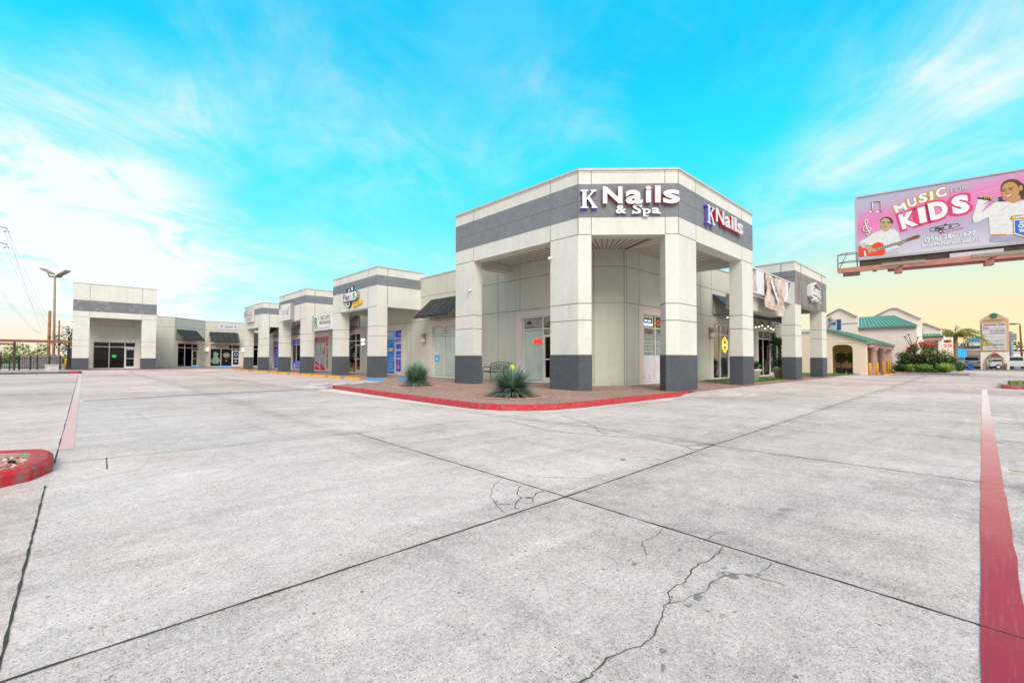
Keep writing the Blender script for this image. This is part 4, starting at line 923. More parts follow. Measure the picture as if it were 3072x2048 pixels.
mb.face([(13.2, 6.52, .003), (14.0, 5.3, .003), (16.0, 4.8, .003), (14.3, 6.62, .116)][::1]); mb.face([(14.3, 6.62, .116), (16.0, 4.8, .003), (35, 4.6, .003), (34.9, 6.68, .116)]); mb.face([(34.9, 6.68, .116), (35, 4.6, .003), (42.4, 4.6, .003), (42.4, 6.9, .105)])
mb.face([(-2, 53.0, .118), (10.9, 53.0, .118), (10.9, 49.5, .003), (-.2, 47.2, .003), (-2, 47.2, .003)])
mb.face([(10.9, 52.7, .116), (14, 53.2, .116), (10.9, 53.2, .116)])
structure(mb.build('drive_apron', M_CONC))
mb = MB()
o = ed; i_ = offset_line(ed, .17)
o.append((14.35, 6.6)); i_ = offset_line(o, .17)
for k in range(len(o) - 1):
    mb.mesh8([(*o[k], 0), (*o[k + 1], 0), (*i_[k + 1], 0), (*i_[k], 0), (*o[k], SW + .014), (*o[k + 1], SW + .014), (*i_[k + 1], SW + .01), (*i_[k], SW + .01)])
structure(mb.build('kerb', M_REDP))
M_REDF = worn_paint('faded_red_paint', (.44, .09, .10), (.42, .36, .35), .62, 6)
def paint(name, quads, mat, z=.004):
    mb = MB()
    for q in quads: mb.face([(p[0], p[1], p[2] if len(p) > 2 else z) for p in q])
    return structure(mb.build(name, mat))
paint('red_line', [[(13.9, 6.5, .121), (34.9, 6.56, .121), (34.9, 6.74, .1235), (20.7, 6.72, .1235), (13.9, 6.66, .1235)]], M_REDF)
M_WHP = worn_paint('white_paint', (.80, .79, .80), CONC, .8, 9); M_YLP = worn_paint('ochre_paint', (.66, .40, .14), CONC, .55, 9); M_BLUL = worn_paint('blue_line_paint', (.12, .28, .60), CONC, .72, 6)
M_PINKL = worn_paint('pink_line_left', (.66, .42, .42), (.62, .52, .52), .72, 5, fade=(1, 10, 24, (.66, .54, .54)))
m_, t_, b_ = base_mat('red_line_right'); p_ = pos(t_); s_ = t_.n('ShaderNodeSeparateXYZ'); t_.l(p_, s_.inputs[0]); q_ = t_.math('MULTIPLY_ADD', t_.noise(p_, 1.3, 5, .7), 2.4, t_.math('ADD', s_.outputs[0], -1.2))
st_ = t_.noise(t_.scale(p_, (3, 60, 1)), 1.0, 4, .7); cr_ = t_.ramp(t_.math('DIVIDE', q_, 26.0), [(.05, (.27, .018, .045)), (.13, (.36, .035, .065)), (.20, (.50, .13, .135)), (.36, (.60, .29, .28)), (.55, (.74, .62, .60)), (.9, (.78, .72, .70))])
cr_ = t_.mix(t_.math('MULTIPLY', t_.step(st_, .5, .8), .16), cr_, (.60, .44, .43)); cr_ = t_.mix(t_.math('MULTIPLY', t_.step(t_.noise(p_, 16, 5, .75), .56, .68), .5), cr_, (.20, .05, .06)); t_.l(cr_, b_.inputs['Base Color']); b_.inputs['Roughness'].default_value = .8
M_PINKR = m_
M_UNUSED = worn_paint('red_line_right', (.47, .06, .085), (.52, .22, .235), .70, 5, fade=(0, 7, 21, (.66, .53, .53)))
def wavy(p0, p1, wl, wr, n, amp, seed):
    rr = random.Random(seed); p0, p1 = Vector(p0), Vector(p1); d = (p1 - p0).normalized(); nrm = Vector((-d.y, d.x)); q = []
    L, Rr = [], []
    for k in range(n + 1):
        c = p0 + (p1 - p0) * ((k / n) ** 1.6); L.append(c + nrm * (wl + rr.uniform(-amp, amp))); Rr.append(c - nrm * (wr + rr.uniform(-amp, amp)))
    return [[L[k], Rr[k], Rr[k + 1], L[k + 1]] for k in range(n)]
paint('red_line', wavy((-.13, 7.82), (-.115, 43.9), .065, .068, 40, .006, 1), M_PINKL, .004)
paint('red_line', wavy((.9, -.045), (25.4, .115), .075, .065, 60, .005, 2), M_PINKR, .004)
qs = [[(-9, y - .04), (-.27, y - .04), (-.27, y + .04), (-9, y + .04)] for y in (12.4, 14.5, 16.65, 18.9, 21.3, 24, 27)]
qs += [[(6.3, 23.6), (6.38, 23.6), (6.34, 43), (6.26, 43)]]
paint('stall_line', qs, M_WHP)
qs = []
for cx_, cy_ in ((1920, 458), (1935, 530), (1955, 628)):
    p = on_z(2500 + cx_ / 4.112, 1080 + cy_ / 4.112); qs.append([(p.x - .045, -5.5), (p.x + .045, -5.5), (p.x + .045, p.y - .02), (p.x - .045, p.y - .02)])
paint('stall_line', qs, M_WHP)
qs = []
for cx_, cy_ in ((1990, 768), (2055, 985), (2130, 1345)):
    p = on_z(2500 + cx_ / 4.112, 1080 + cy_ / 4.112); qs.append([(p.x - .045, -5.5), (p.x + .045, -5.5), (p.x + .045, p.y - .02), (p.x - .045, p.y - .02)])
paint('stall_line', qs, M_YLP)
qs = []
for a, b in (((6.5, 21.5), (7.5, 21.3)), ((6.35, 17.4), (7.3, 18.1)), ((10.85, 20.95), (10.1, 19.6)), ((10.05, 20.95), (9.1, 19.35)), ((9.1, 20.6), (8.2, 19.3)), ((8.2, 20.5), (7.4, 19.3)), ((10.9, 19.9), (10.4, 19.4)), ((7.0, 22.5), (10.6, 22.5)), ((7.0, 19.2), (10.6, 19.2))):
    d = (Vector(b) - Vector(a)).normalized(); n_ = Vector((-d.y, d.x)) * .08; qs.append([Vector(a) + n_, Vector(a) - n_, Vector(b) - n_, Vector(b) + n_])
paint('blue_line', qs, M_BLUL, .009)
qs = [[(6.55, 21.1), (7.2, 21.1), (7.25, 21.45), (6.6, 21.5)], [(6.5, 17.5), (7.2, 17.6), (7.2, 17.85), (6.5, 17.75)], [(9.3, 18.55), (10.9, 19.2), (10.9, 19.35), (9.3, 18.72)]]
paint('white_line', qs, M_WHP, .012)

# joints and cracks of the slabs
M_JOINT = plain('joint_dark', (.045, .043, .040), .95, .4, 30); M_CRACK = plain('crack_dark', (.075, .07, .07), .95, .3, 40); M_PATCH = worn_paint('spall_patch', (.21, .205, .20), CONC, .62, 18)
def crack(pts, w, seed, amp, seg=.06, z=.0035, taper=False):
    rr = random.Random(seed); out = []
    for a, b in zip(pts, pts[1:]):
        a, b = Vector(a[:2]), Vector(b[:2]); n = max(2, int((b - a).length / seg)); d = (b - a).normalized(); nr = Vector((-d.y, d.x))
        for k in range(n): out.append(a + (b - a) * (k / n) + nr * rr.uniform(-amp, amp))
    out.append(Vector(pts[-1][:2])); q = []
    for k, p in enumerate(out):
        d = (out[min(k + 1, len(out) - 1)] - out[max(k - 1, 0)]).normalized(); nr = Vector((-d.y, d.x)); ww = w * rr.uniform(.45, 1.3)
        q.append((p + nr * ww / 2, p - nr * ww / 2))
    return [[(*q[k][0], z), (*q[k][1], z), (*q[k + 1][1], z), (*q[k + 1][0], z)] for k in range(len(q) - 1)]
J = []
J += crack([(-.19, 2.37), (2.89, 2.4), (6.07, 2.51), (14, 2.68), (29.6, 2.92), (45, 3.1)], .016, 1, .0018, .12)
J += crack([(-.19, 2.37), (-9, 2.2)], .014, 2, .0015, .12)
J += crack([(3.03, 6.6), (2.89, 2.4), (2.78, -.03)], .014, 3, .0016, .09); J += crack([(2.77, -.16), (2.6, -8)], .014, 3, .002, .12)
J += crack([(-.21, -3), (-.20, 2.68), (-.22, 5.74)], .012, 4, .0015, .07); J += crack([(-.2, 6.9), (-.205, 43.5)], .014, 5, .004, .2)
J += crack([(6.04, 2.55), (6.04, .08)], .012, 7, .003, .08); J += crack([(6.04, -.17), (6.0, -8)], .012, 7, .003, .1)
J += crack([(2.775, .05), (2.77, -.18)], .007, 41, .001, .03, z=.0055); J += crack([(6.04, .1), (6.04, -.18)], .007, 42, .001, .03, z=.0055); J += crack([(9.22, .12), (9.21, -.16)], .007, 43, .001, .03, z=.0055)
J += crack([(13.5, 6.2), (14, 2.7), (14.0, -6)], .012, 9, .004, .2)
structure(paint('pavement_joint', J, M_JOINT))
C = []
C += crack([(6.0, 6.3), (6.25, 4.8), (6.02, 3.9), (5.9, 3.3), (5.98, 2.9), (6.04, 2.55)], .012, 8, .012, .07)
C += crack([(-.17, 6.83), (1.4, 6.78), (3.03, 6.6), (5.2, 6.55)], .011, 10, .006, .12)
C += crack([(9.2, 5.0), (9.25, 2.6), (9.2, -2)], .011, 11, .006, .1)
c5b = lambda x, y: on_z(1500 + x / 2.352, 1500 + y / 2.352)[:2]; c3b = lambda x, y: on_z(1400 + x / 2.6133, 1240 + y / 2.6133)[:2]
for L, w, sd in (([(1565, 330), (1540, 375), (1490, 410), (1460, 435), (1400, 450), (1350, 500), (1310, 580), (1250, 600), (1180, 650), (1205, 690), (1200, 730), (1160, 750), (1150, 800), (1130, 880), (1075, 965), (1070, 985), (1000, 1030), (900, 1060), (820, 1090), (760, 1120), (690, 1190), (650, 1225), (640, 1245), (545, 1289), (450, 1340)], .0065, 20),
               ([(1920, 440), (1880, 490), (1820, 520)], .0035, 21), ([(2010, 600), (1820, 545), (1700, 520), (1600, 530), (1530, 560), (1480, 590), (1450, 640), (1400, 660), (1320, 690), (1295, 715), (1200, 730)], .004, 22),
               ([(1135, 205), (1120, 240), (1060, 275), (1010, 290), (1005, 320), (1030, 350), (1035, 390)], .0035, 23), ([(1580, 220), (1520, 235), (1460, 280)], .0035, 24)):
    C += crack([c5b(*p) for p in L], w, sd, .006, .03)
for L, w, sd in (([(280, 515), (230, 550), (190, 600), (195, 660), (225, 720), (310, 780)], .004, 30), ([(430, 570), (405, 590), (402, 640), (430, 665), (480, 660), (515, 665), (560, 620), (600, 610)], .007, 31), ([(430, 665), (385, 700), (380, 740), (410, 750)], .008, 32), ([(515, 665), (520, 695)], .008, 33), ([(470, 490), (600, 500), (870, 505), (990, 510)], .006, 34),
               ([(300, 55), (460, 90), (640, 135), (900, 160), (1110, 180), (1300, 185), (1460, 208), (1640, 240), (1700, 255), (1940, 240)], .014, 35), ([(740, 15), (900, 60), (1000, 100), (1040, 140), (1100, 165)], .010, 36), ([(1150, 120), (1500, 180), (1700, 210), (1940, 245)], .008, 37), ([(1720, 258), (1770, 285), (1850, 275), (1940, 245)], .014, 38), ([(1300, 340), (1420, 345), (1530, 365)], .007, 39)):
    C += crack([c3b(*p) for p in L], w, sd, .008, .04)
structure(paint('pavement_crack', C, M_CRACK, .003))
Pq = []
for (x, y, rx, ry, sd) in ((1600, 520, 85, 22, 1), (1790, 530, 60, 18, 2), (1400, 685, 36, 30, 3), (1330, 740, 38, 18, 4), (1510, 575, 28, 12, 5), (1570, 815, 22, 14, 6), (1310, 605, 26, 12, 7), (1270, 350, 18, 12, 8), (950, 452, 24, 10, 9), (1580, 478, 22, 9, 10), (1155, 1060, 28, 22, 11), (1150, 1180, 20, 36, 12), (1660, 790, 14, 8, 13), (1660, 545, 42, 14, 14)):
    rr = random.Random(sd); Pq.append([(*c5b(x + rx * rr.uniform(.5, 1.15) * math.cos(a), y + ry * rr.uniform(.5, 1.15) * math.sin(a)), .0028) for a in [k * .449 for k in range(14)]][::-1])
for (x, y, rx, ry, sd) in ((850, 675, 26, 8, 1), (990, 518, 12, 5, 2), (490, 660, 30, 8, 3), (225, 362 + 330, 30, 12, 4), (1225, 360, 26, 10, 5), (285, 710, 60, 6, 6)):
    rr = random.Random(sd); Pq.append([(*c3b(x + rx * rr.uniform(.6, 1.15) * math.cos(a), y + ry * rr.uniform(.6, 1.15) * math.sin(a)), .0028) for a in [k * .449 for k in range(14)]][::-1])
structure(paint('concrete_patch', Pq, M_PATCH))
# gutter strip and paler patch by the red island
M_GUT = concrete('gutter_concrete', (.36, .355, .36), marks=.3); M_PALE = concrete('pale_patch', (.615, .54, .52), marks=.15, warm=.3)
paint('gutter', [[(0.02, 16.35), (4.7, 17.2), (6.4, 17.25), (6.4, 17.5), (4.7, 17.62), (0.02, 16.75)]], M_GUT, .004)
paint('concrete_patch', [[(.02, 5.75), (.45, 5.95), (.56, 6.55), (.5, 7.0), (.35, 7.7), (-.05, 7.7), (-.17, 6.8)]], M_PALE, .0022)
paint('concrete_patch', [[(6.15, 16.8), (6.2, 9.2), (6.3, 7.6), (7.2, 6.4), (9, 6.2), (12.8, 6.2), (12.8, 6.5), (8.5, 6.53), (7, 6.9), (6.4, 7.9), (6.4, 9.2), (6.6, 13), (6.84, 16.8)]], concrete('pale_gutter', (.68, .62, .59), marks=.1), .004)
structure(paint('pavement_joint', crack([on_z(319.5, 1372)[:2], on_z(321.5, 1408)[:2]], .011, 77, .001, .08), M_JOINT, .004))
for k in range(1):
    mb = MB(); mb.face([(8.5 + .95 * math.cos(a), 8.9 + .95 * math.sin(a), SW + .008) for a in [j * .2094 for j in range(30)]]); mb.face([(9.0 + .95 * math.cos(a), 14.6 + .95 * math.sin(a), SW + .008) for a in [j * .2094 for j in range(30)]])
    structure(mb.build('gravel_bed', gravel('pink_gravel', [(.1, (.50, .18, .14)), (.4, (.70, .33, .27)), (.7, (.80, .48, .42)), (.95, (.85, .68, .62))], 20)), 'stuff')
# red kerbed island at the left edge
isl = [(-6, 5.55), (-1.2, 5.62), (-.62, 5.78), (-.33, 6.05), (-.2, 6.4), (-.205, 7.0), (-.27, 7.2), (-.45, 7.32), (-.9, 7.48), (-6, 9.0)]
it = thing('kerb_island', 'red kerbed gravel island at the left edge of the lot', 'traffic island', (-1, 6.6, 0))
mb = MB(); inn = offset_line(isl, .17)
def bev(poly, g): return offset_line(poly, g)
lay = [(isl, 0), (offset_line(isl, .01), .09), (offset_line(isl, .045), .128), (offset_line(isl, .13), .132), (offset_line(isl, .175), .115), (offset_line(isl, .19), .03)]
for (A, za), (B, zb_) in zip(lay, lay[1:]):
    for k in range(len(isl) - 1): mb.face([(*A[k], za), (*A[k + 1], za), (*B[k + 1], zb_), (*B[k], zb_)], 1 if zb_ == .03 else 0, True)
mb.build('kerb', [M_REDP, plain('kerb_grey', (.28, .26, .24), .9, .2)], it)
mb = MB(); mb.face([(*p, .055) for p in offset_line(isl, .18)])
rr = random.Random(5)
for k in range(420):
    x, y = rr.uniform(-2.2, -.42), rr.uniform(5.9, 7.2)
    mb.ball((x, y, .06), (rr.uniform(.015, .035), rr.uniform(.015, .035), rr.uniform(.012, .028)), 1 + k % 3, 6, 4)
g_ = mb.build('gravel', [gravel('island_gravel', [(.1, (.30, .12, .10)), (.5, (.50, .24, .20)), (.95, (.64, .42, .38))], 24), plain('stone_pink', (.50, .25, .21)), plain('stone_pale', (.60, .44, .40)), plain('stone_red', (.36, .14, .12))], it); g_['kind'] = 'stuff'
mb = MB(); mb.box(Frame((-.5, 6.75), (1, .2)), -.025, .025, -.025, .025, .06, .10); mb.build('irrigation_box', M_BLACK, it)

# wheel stops
def wheel_stop(loc, mat, label, group, rz=0.0, L=1.75):
    o = MB(); h = L / 2; prof = [(-.085, 0), (.085, 0), (.055, .1), (-.055, .1)]
    o.mesh8([(-.085, -h, 0), (.085, -h, 0), (.085, h, 0), (-.085, h, 0), (-.05, -h + .05, .115), (.05, -h + .05, .115), (.05, h - .05, .115), (-.05, h - .05, .115)])
    x = o.build('wheel_stop', mat); x.location = loc; x.rotation_euler = (0, 0, rz)
    return tag(x, label, 'wheel stop', group)
G1 = 'yellow wheel stops along the left wing'
ys = [24.55, 27.1, 29.5, 31.75, 34.0, 36.65, 39.05, 41.8, 44.1, 47.6, 50.0, 52.3]
ordw = ['closest to the blue stop', 'second from the blue stop', 'third from the blue stop', 'below the wide white hung sign', 'fifth from the blue stop', 'in front of the red dance window', 'in front of the square white sign portico', 'left of the square white sign portico', 'near the black wire chairs', 'in front of the farthest left portico', 'at the far corner of the last portico', 'farthest from the street']
for y, wd in zip(ys, ordw):
    x = wheel_stop((10.95, y, .006), M_YELP, 'yellow concrete wheel stop, ' + wd, G1, R(random.uniform(-4, 4)))
wheel_stop((10.98, 21.85, .006), M_BLUP, 'sky blue wheel stop at the near end of the yellow row', 'blue wheel stops')
wheel_stop((11.05, 18.9, .1), M_BLUP, 'blue wheel stop half hidden behind the left spiky plant', 'blue wheel stops', 0, 1.4)
wheel_stop((9.3, 62.3, .12), M_BLUP, 'far blue wheel stop under the rooster window, left of two', 'blue wheel stops', R(30)); wheel_stop((12.6, 64.0, .12), M_BLUP, 'far blue wheel stop beside the far yellow stops, right of two', 'blue wheel stops', R(60))

# spiky plants
def yucca(loc, h, w, seed, label, bud):
    t = thing('yucca_plant', label, 'plant', loc); rr = random.Random(seed); mb = MB(); c = Vector(loc) + UP * .16
    for k in range(1300):
        el = math.asin(rr.uniform(-.27, 1)); az = rr.uniform(0, 2 * math.pi); L = rr.uniform(.72, 1.06)
        d = Vector((math.cos(el) * math.cos(az), math.cos(el) * math.sin(az), math.sin(el)))
        tip = c + Vector((d.x * w * L, d.y * w * L, max(-.13, d.z * h * L) - .06 * math.cos(el)))
        mid = c + (tip - c) * .5 + UP * .05 * math.cos(el); sd = d.cross(UP); sd = (sd.normalized() if sd.length > .01 else Vector((1, 0, 0))) * .0125
        root = c + d * .03 - UP * .05
        m = rr.choice((0, 0, 0, 1, 2)) if el > -.1 else rr.choice((1, 3))
        i = len(mb.v); mb.v += [tuple(x) for x in (root - sd, root + sd, mid + sd * 1.1, mid - sd * 1.1, tip)]
        mb.f += [(i, i + 1, i + 2, i + 3), (i + 3, i + 2, i + 4)]; mb.m += [m, m]; mb.sm += [False, False]
    mb.build('leaves', [leaf('yucca_green', (.10, .21, .15), (.24, .39, .29)), leaf('yucca_blue', (.20, .31, .26), (.42, .53, .45)), leaf('yucca_dark', (.035, .085, .06), (.10, .18, .13)), leaf('yucca_dry', (.16, .12, .05), (.30, .24, .11))], t)
    mb = MB(); mb.lathe(loc, [(.10, 0), (.12, .1), (.08, .24), (.03, .3)], 10); mb.build('trunk', plain('yucca_trunk', (.05, .035, .025), .95, .3, 20), t)
    if bud:
        mb = MB(); q = c + Vector((0, 0, h * .74)); mb.tube([q - UP * .35, q], .03, 6); mb.ball(q + UP * .03, (.055, .055, .09), 0, 9, 6)
        for k in range(40): v_ = Vector((rr.gauss(0, 1), rr.gauss(0, 1), rr.gauss(.3, 1))).normalized() * .05; mb.ball(q + UP * .03 + v_, .025, 0, 5, 4)
        mb.build('flower_bud', plain('yucca_bud', (.72, .78, .10), .7, .2, 20), t)
yucca((8.5, 8.95, SW), .80, .98, 1, 'spiky blue green yucca with yellow flower bud before the bench', True)
yucca((9.06, 14.73, SW), .90, .84, 2, 'rounder spiky green yucca without flower near the blue wheel stop', False)

# benches and chairs
t = thing('bench', 'black metal garden bench with curved arms behind the flowering yucca', 'bench', (14.0, 15.7, SW))
Fk = Frame((14.25, 0), (0, -1))
def bench(F, u0, u1, t):
    mb = MB(); mb.box(F, u0 + .04, u1 - .04, .1, .5, .53, .56); 
    for k in range(6): mb.box(F, u0 + .04, u1 - .04, .1 + .068 * k, .145 + .068 * k, .56, .575)
    mb.build('seat', M_BLACK, t)
    mb = MB(); top = [F.P(u0 + (u1 - u0) * s_, .94 + .07 * math.sin(s_ * math.pi), .02) for s_ in [k / 10 for k in range(11)]]
    mb.tube([F.P(u0, .55, .08)] + top + [F.P(u1, .55, .08)], .016, 6); mb.tube([F.P(u0, .66, .06), F.P(u1, .66, .06)], .012, 6)
    for k in range(9):
        a = u0 + (u1 - u0) * (k + .5) / 9; mb.tube([F.P(a - .06, .66, .05), F.P(a + .05, .8, .04), F.P(a - .02, .95, .03)], .009, 5); mb.tube([F.P(a + .06, .66, .05), F.P(a - .05, .8, .04), F.P(a + .02, .95, .03)], .009, 5)
    mb.build('backrest', M_BLACK, t)
    for u in (u0, u1):
        mb = MB(); mb.tube([F.P(u, .78, .03), F.P(u, .79, .4), F.P(u, .76, .5), F.P(u, .7, .53), F.P(u, SW, .55)], .018, 6); mb.tube([F.P(u, .58, .05), F.P(u, .58, .52)], .014, 6); mb.build('armrest', M_BLACK, t)
        mb = MB(); mb.tube([F.P(u, .56, .06), F.P(u, SW, .0)], .018, 6); mb.build('leg', M_BLACK, t)
bench(Fk, -16.45, -15.0, t)
def chair(loc, rz, label, kind):
    t = thing('chair', label, 'chair', (0, 0, 0)); mb = MB()
    if kind == 'wire':
        mb.tube([(-.22, -.2, .45), (.22, -.2, .45), (.22, .2, .45), (-.22, .2, .45)], .012, 5, closed=True)
        for k in range(7): mb.tube([(-.2 + .067 * k, -.2, .45), (-.2 + .067 * k, .2, .45)], .006, 4)
        mb.build('seat', M_BLACK, t)
        mb = MB(); mb.tube([(-.22, .2, .45), (-.22, .26, .82), (-.1, .28, .92), (.1, .28, .92), (.22, .26, .82), (.22, .2, .45)], .012, 5)
        for k in range(5): mb.tube([(-.15 + .075 * k, .22, .5), (-.15 + .075 * k, .27, .9)], .006, 4)
        mb.tube([(-.22, .24, .68), (.22, .24, .68)], .008, 4); mb.build('backrest', M_BLACK, t)
    else:
        mb.mesh8([(-.3, -.3, .40), (.3, -.3, .40), (.3, .25, .34), (-.3, .25, .34), (-.3, -.3, .44), (.3, -.3, .44), (.3, .25, .38), (-.3, .25, .38)]); mb.build('seat', M_BLACK, t)
        mb = MB(); mb.tube([(-.3, .22, .36), (-.36, .55, .86), (.36, .55, .86), (.3, .22, .36)], .02, 5)
        for k in range(8): mb.tube([(-.26 + .075 * k, .24, .38), (-.3 + .086 * k, .54, .84)], .008, 4)
        mb.build('backrest', M_BLACK, t)
        for s_ in (-1, 1):
            mb = MB(); mb.tube([(s_ * .34, .42, .62), (s_ * .38, -.2, .62), (s_ * .36, -.32, .55)], .018, 5); mb.build('armrest', M_BLACK, t)
    for sx in (-1, 1):
        for sy in (-1, 1):
            mb = MB(); mb.tube([(sx * .21, sy * .2, .44), (sx * .25, sy * .27, 0)], .013, 5); mb.build('leg', M_BLACK, t)
    t.location = loc; t.rotation_euler = (0, 0, rz); return t
chair((13.6, 51.6, SW), R(90), 'black wire chair left of the indigo window', 'wire'); chair((13.5, 49.9, SW), R(100), 'black wire chair in front of the indigo window', 'wire')
chair((24.3, 8.7, SW), R(-150), 'low black slatted lounge chair closest to the tower on the grass mat', 'lounge'); chair((25.5, 8.85, SW), R(165), 'low black slatted lounge chair farther along the grass mat', 'lounge')
# grass mat and pots
mb = MB(); mb.prism([(21.2, 8.9), (22.6, 7.25), (27.2, 7.3), (27.4, 9.4), (22.2, 9.6)], SW, SW + .03)
rr = random.Random(4)
for k in range(2600):
    x, y = rr.uniform(21.3, 27.4), rr.uniform(7.25, 9.5)
    if x < 22.6 and y < 8.9 - (x - 21.2) * 1.18: continue
    a = rr.uniform(0, 6.28); mb.face([(x, y, SW + .03), (x + .02 * math.cos(a), y + .02 * math.sin(a), SW + .03), (x + .03 * math.cos(a + .5), y + .03, SW + rr.uniform(.05, .085))])
g_ = mb.build('artificial_grass', leaf('turf_green', (.03, .11, .012), (.07, .22, .02))); g_['kind'] = 'stuff'
def leafy(mb, c, r, n, seed, size=.08, mats=(0, 1), flat=.8, shell=.0):
    rr = random.Random(seed); c = Vector(c); r = r if isinstance(r, tuple) else (r, r, r * flat)
    for k in range(n):
        v_ = Vector((rr.gauss(0, 1), rr.gauss(0, 1), rr.gauss(0, 1))).normalized() * (max(shell, rr.random()) ** .45)
        p = c + Vector((v_.x * r[0], v_.y * r[1], v_.z * r[2])); a = Vector((rr.gauss(0, 1), rr.gauss(0, 1), rr.gauss(0, .7))).normalized(); b = a.orthogonal().normalized(); s_ = size * rr.uniform(.6, 1.4)
        mb.face([p - a * s_, p + b * s_ * .45, p + a * s_, p - b * s_ * .45], rr.choice(mats))
L_DK = leaf('leaf_dark', (.015, .045, .014), (.04, .10, .025)); L_MD = leaf('leaf_mid', (.03, .075, .018), (.075, .15, .03)); L_LT = leaf('leaf_light', (.07, .14, .025), (.17, .26, .05)); L_YL = leaf('leaf_yellow', (.16, .22, .03), (.34, .38, .08)); L_GR = leaf('leaf_grey', (.03, .05, .03), (.08, .11, .07))
M_BARK = plain('bark', (.06, .045, .03), .95, .3, 14)
def potted(loc, label, h, seed):
    t = thing('potted_plant', label, 'plant', loc); mb = MB(); mb.lathe(loc, [(.24, 0), (.36, .5), (.40, .52), (.40, .58), (.36, .58), (.34, .5)], 18); mb.build('pot', plain('pot_white', (.62, .60, .57), .6, .08), t)
    mb = MB(); c = Vector(loc) + UP * (.58 + h * .5); leafy(mb, c, (.36, .36, h * .55), 260, seed, .08); mb.tube([Vector(loc) + UP * .4, c], .02, 5, 0); mb.build('foliage', [L_DK, L_MD], t)
potted((27.9, 7.9, SW), 'leafy plant in round white pot beside the streaked grey portico column', .6, 1); potted((23.2, 7.75, SW), 'white pot mostly hidden behind the right tower column', .4, 2)
t = thing('hanging_plant', 'trailing vine hanging over the cafe door frame', 'plant', FR.P(32.6, 2.4)); mb = MB(); rr = random.Random(9)
leafy(mb, FR.P(32.5, 2.35, .35), (.75, .3, .28), 420, 3, .09, (0, 1, 2))
for k in range(30):
    u = rr.choice((rr.uniform(31.7, 32.1), rr.uniform(32.7, 33.1))); zz = 2.3; L = rr.uniform(.6, 1.75)
    for j in range(14): leafy(mb, FR.P(u + .04 * math.sin(j), zz - L * j / 14, .35), .06, 3, k * 20 + j, .07, (0, 1))
mb.build('foliage', [L_DK, L_MD, L_LT], t); mb = MB(); mb.tube([FR.P(32.5, .14, .4), FR.P(32.5, 2.4, .4)], .02, 5); mb.tube([FR.P(33.2, .9, .35), FR.P(33.2, 2.2, .35)], .012, 5); mb.build('support', M_BLACK, t)
# ------------------------------------------------------------------ left background
def at_dep(px, py, dep): return EYE + ray(px, py) * dep
cL = crop(0, 1000, 6.5333); c7 = crop(0, 640, 4.3556)
Yf = 57.6
FF = Frame((0, Yf), (1, 0))
def ux(px, y=Yf): return on_y(px, 1080, y).x
t = thing('iron_fence', 'black iron picket fence with posts left of the end portico', 'fence', (-4, Yf, 0))
mb = MB(); ua, ubb = ux(-14), ux(186); zt_ = on_y(*cL(700, 470), Yf).z
mb.box(FF, ua, ubb, -.02, .02, zt_ - .1, zt_ - .05); mb.box(FF, ua, ubb, -.02, .02, .28, .33)
u = ua
while u < ubb: mb.box(FF, u - .012, u + .012, -.012, .012, .2, zt_); u += .13
mb.build('pickets', M_BLACK, t)
for px in (3, 190, 375, 600, 735, 970, 1180): 
    mb = MB(); u = ux(px / 6.5333); mb.box(FF, u - .05, u + .05, -.05, .05, .02, on_y(*cL(px, 430), Yf).z); mb.build('post', M_BLACK, t)
t = thing('wooden_fence', 'weathered grey wooden board fence behind the iron fence', 'fence', (-5, 63, 0)); F2 = Frame((0, 63), (1, 0)); mb = MB(); rr = random.Random(2)
u = ux(58, 63); zt_ = on_y(*cL(700, 425), 63).z
while u < ux(181, 63):
    w = .16; mb.box(F2, u, u + w - .015, -.02, .02 * rr.uniform(.5, 1.5), .1, zt_ + rr.uniform(-.05, .05)); u += w
mb.build('boards', plain('grey_boards', (.20, .19, .20), .9, .3, 5), t)
t = thing('steel_canopy', 'rust brown steel beam on posts joining the end portico above the fence', 'canopy', (-4, 57, 0))
a = on_y(-12, 1021, 57.0); b = on_y(214, 1016, 57.0); M_RUST = plain('rust_steel', (.22, .10, .05), .7, .25, 3)
mb = MB(); mb.box(Frame((0, 57.0), (1, 0)), a.x, -.72, -.12, .12, a.z - .1, a.z + .12); mb.build('beam', M_RUST, t)
mb = MB(); q = on_y(43, 1060, 57.0); mb.box(Frame((0, 57.0), (1, 0)), q.x - .07, q.x + .07, -.07, .07, 0, a.z - .1); mb.build('post', plain('dark_brown_steel', (.06, .03, .022), .7), t)
mb = MB(); mb.box(Frame((0, 62), (1, 0)), ux(-12, 62), ux(40, 62), -.03, .03, on_y(10, 1028, 62).z - .18, on_y(10, 1028, 62).z); mb.build('far_rail', M_RUST, t)
for k, px in enumerate((203.5, 211.5)):
    x = ux(px, 57.4); mb = MB(); mb.wbox(x - .07, x + .07, 57.33, 57.47, .0, 2.05); mb.wbox(x - .08, x + .08, 57.32, 57.48, 2.05, 2.09)
    tag(mb.build('gate_post', M_BLACK), ('black steel gate post, the farther from the end portico of two', 'black steel gate post touching the end portico column')[k], 'post', 'black gate posts')
for k, (px, py) in enumerate(((178, 1105), (197, 1107))):
    q = on_z(px, py, .05); mb = MB(); mb.lathe((q.x, q.y, 0), [(.09, 0), (.09, 1.05), (.07, 1.12), (.0, 1.14)], 12); tag(mb.build('bollard', M_YELP), ('orange bollard behind the iron fence end', 'orange bollard beside the black gate posts')[k], 'bollard', 'orange bollards by the gate')
q0 = on_z(*cL(1015, 752), .12); mb = MB(); mb.prism([(q0.x - .36, q0.y - .2), (q0.x + .36, q0.y - .2), (q0.x + .36, q0.y + .3), (q0.x - .36, q0.y + .3)], .1, .62, 0)
mb.wbox(q0.x - .39, q0.x + .39, q0.y - .24, q0.y + .34, .62, .68)
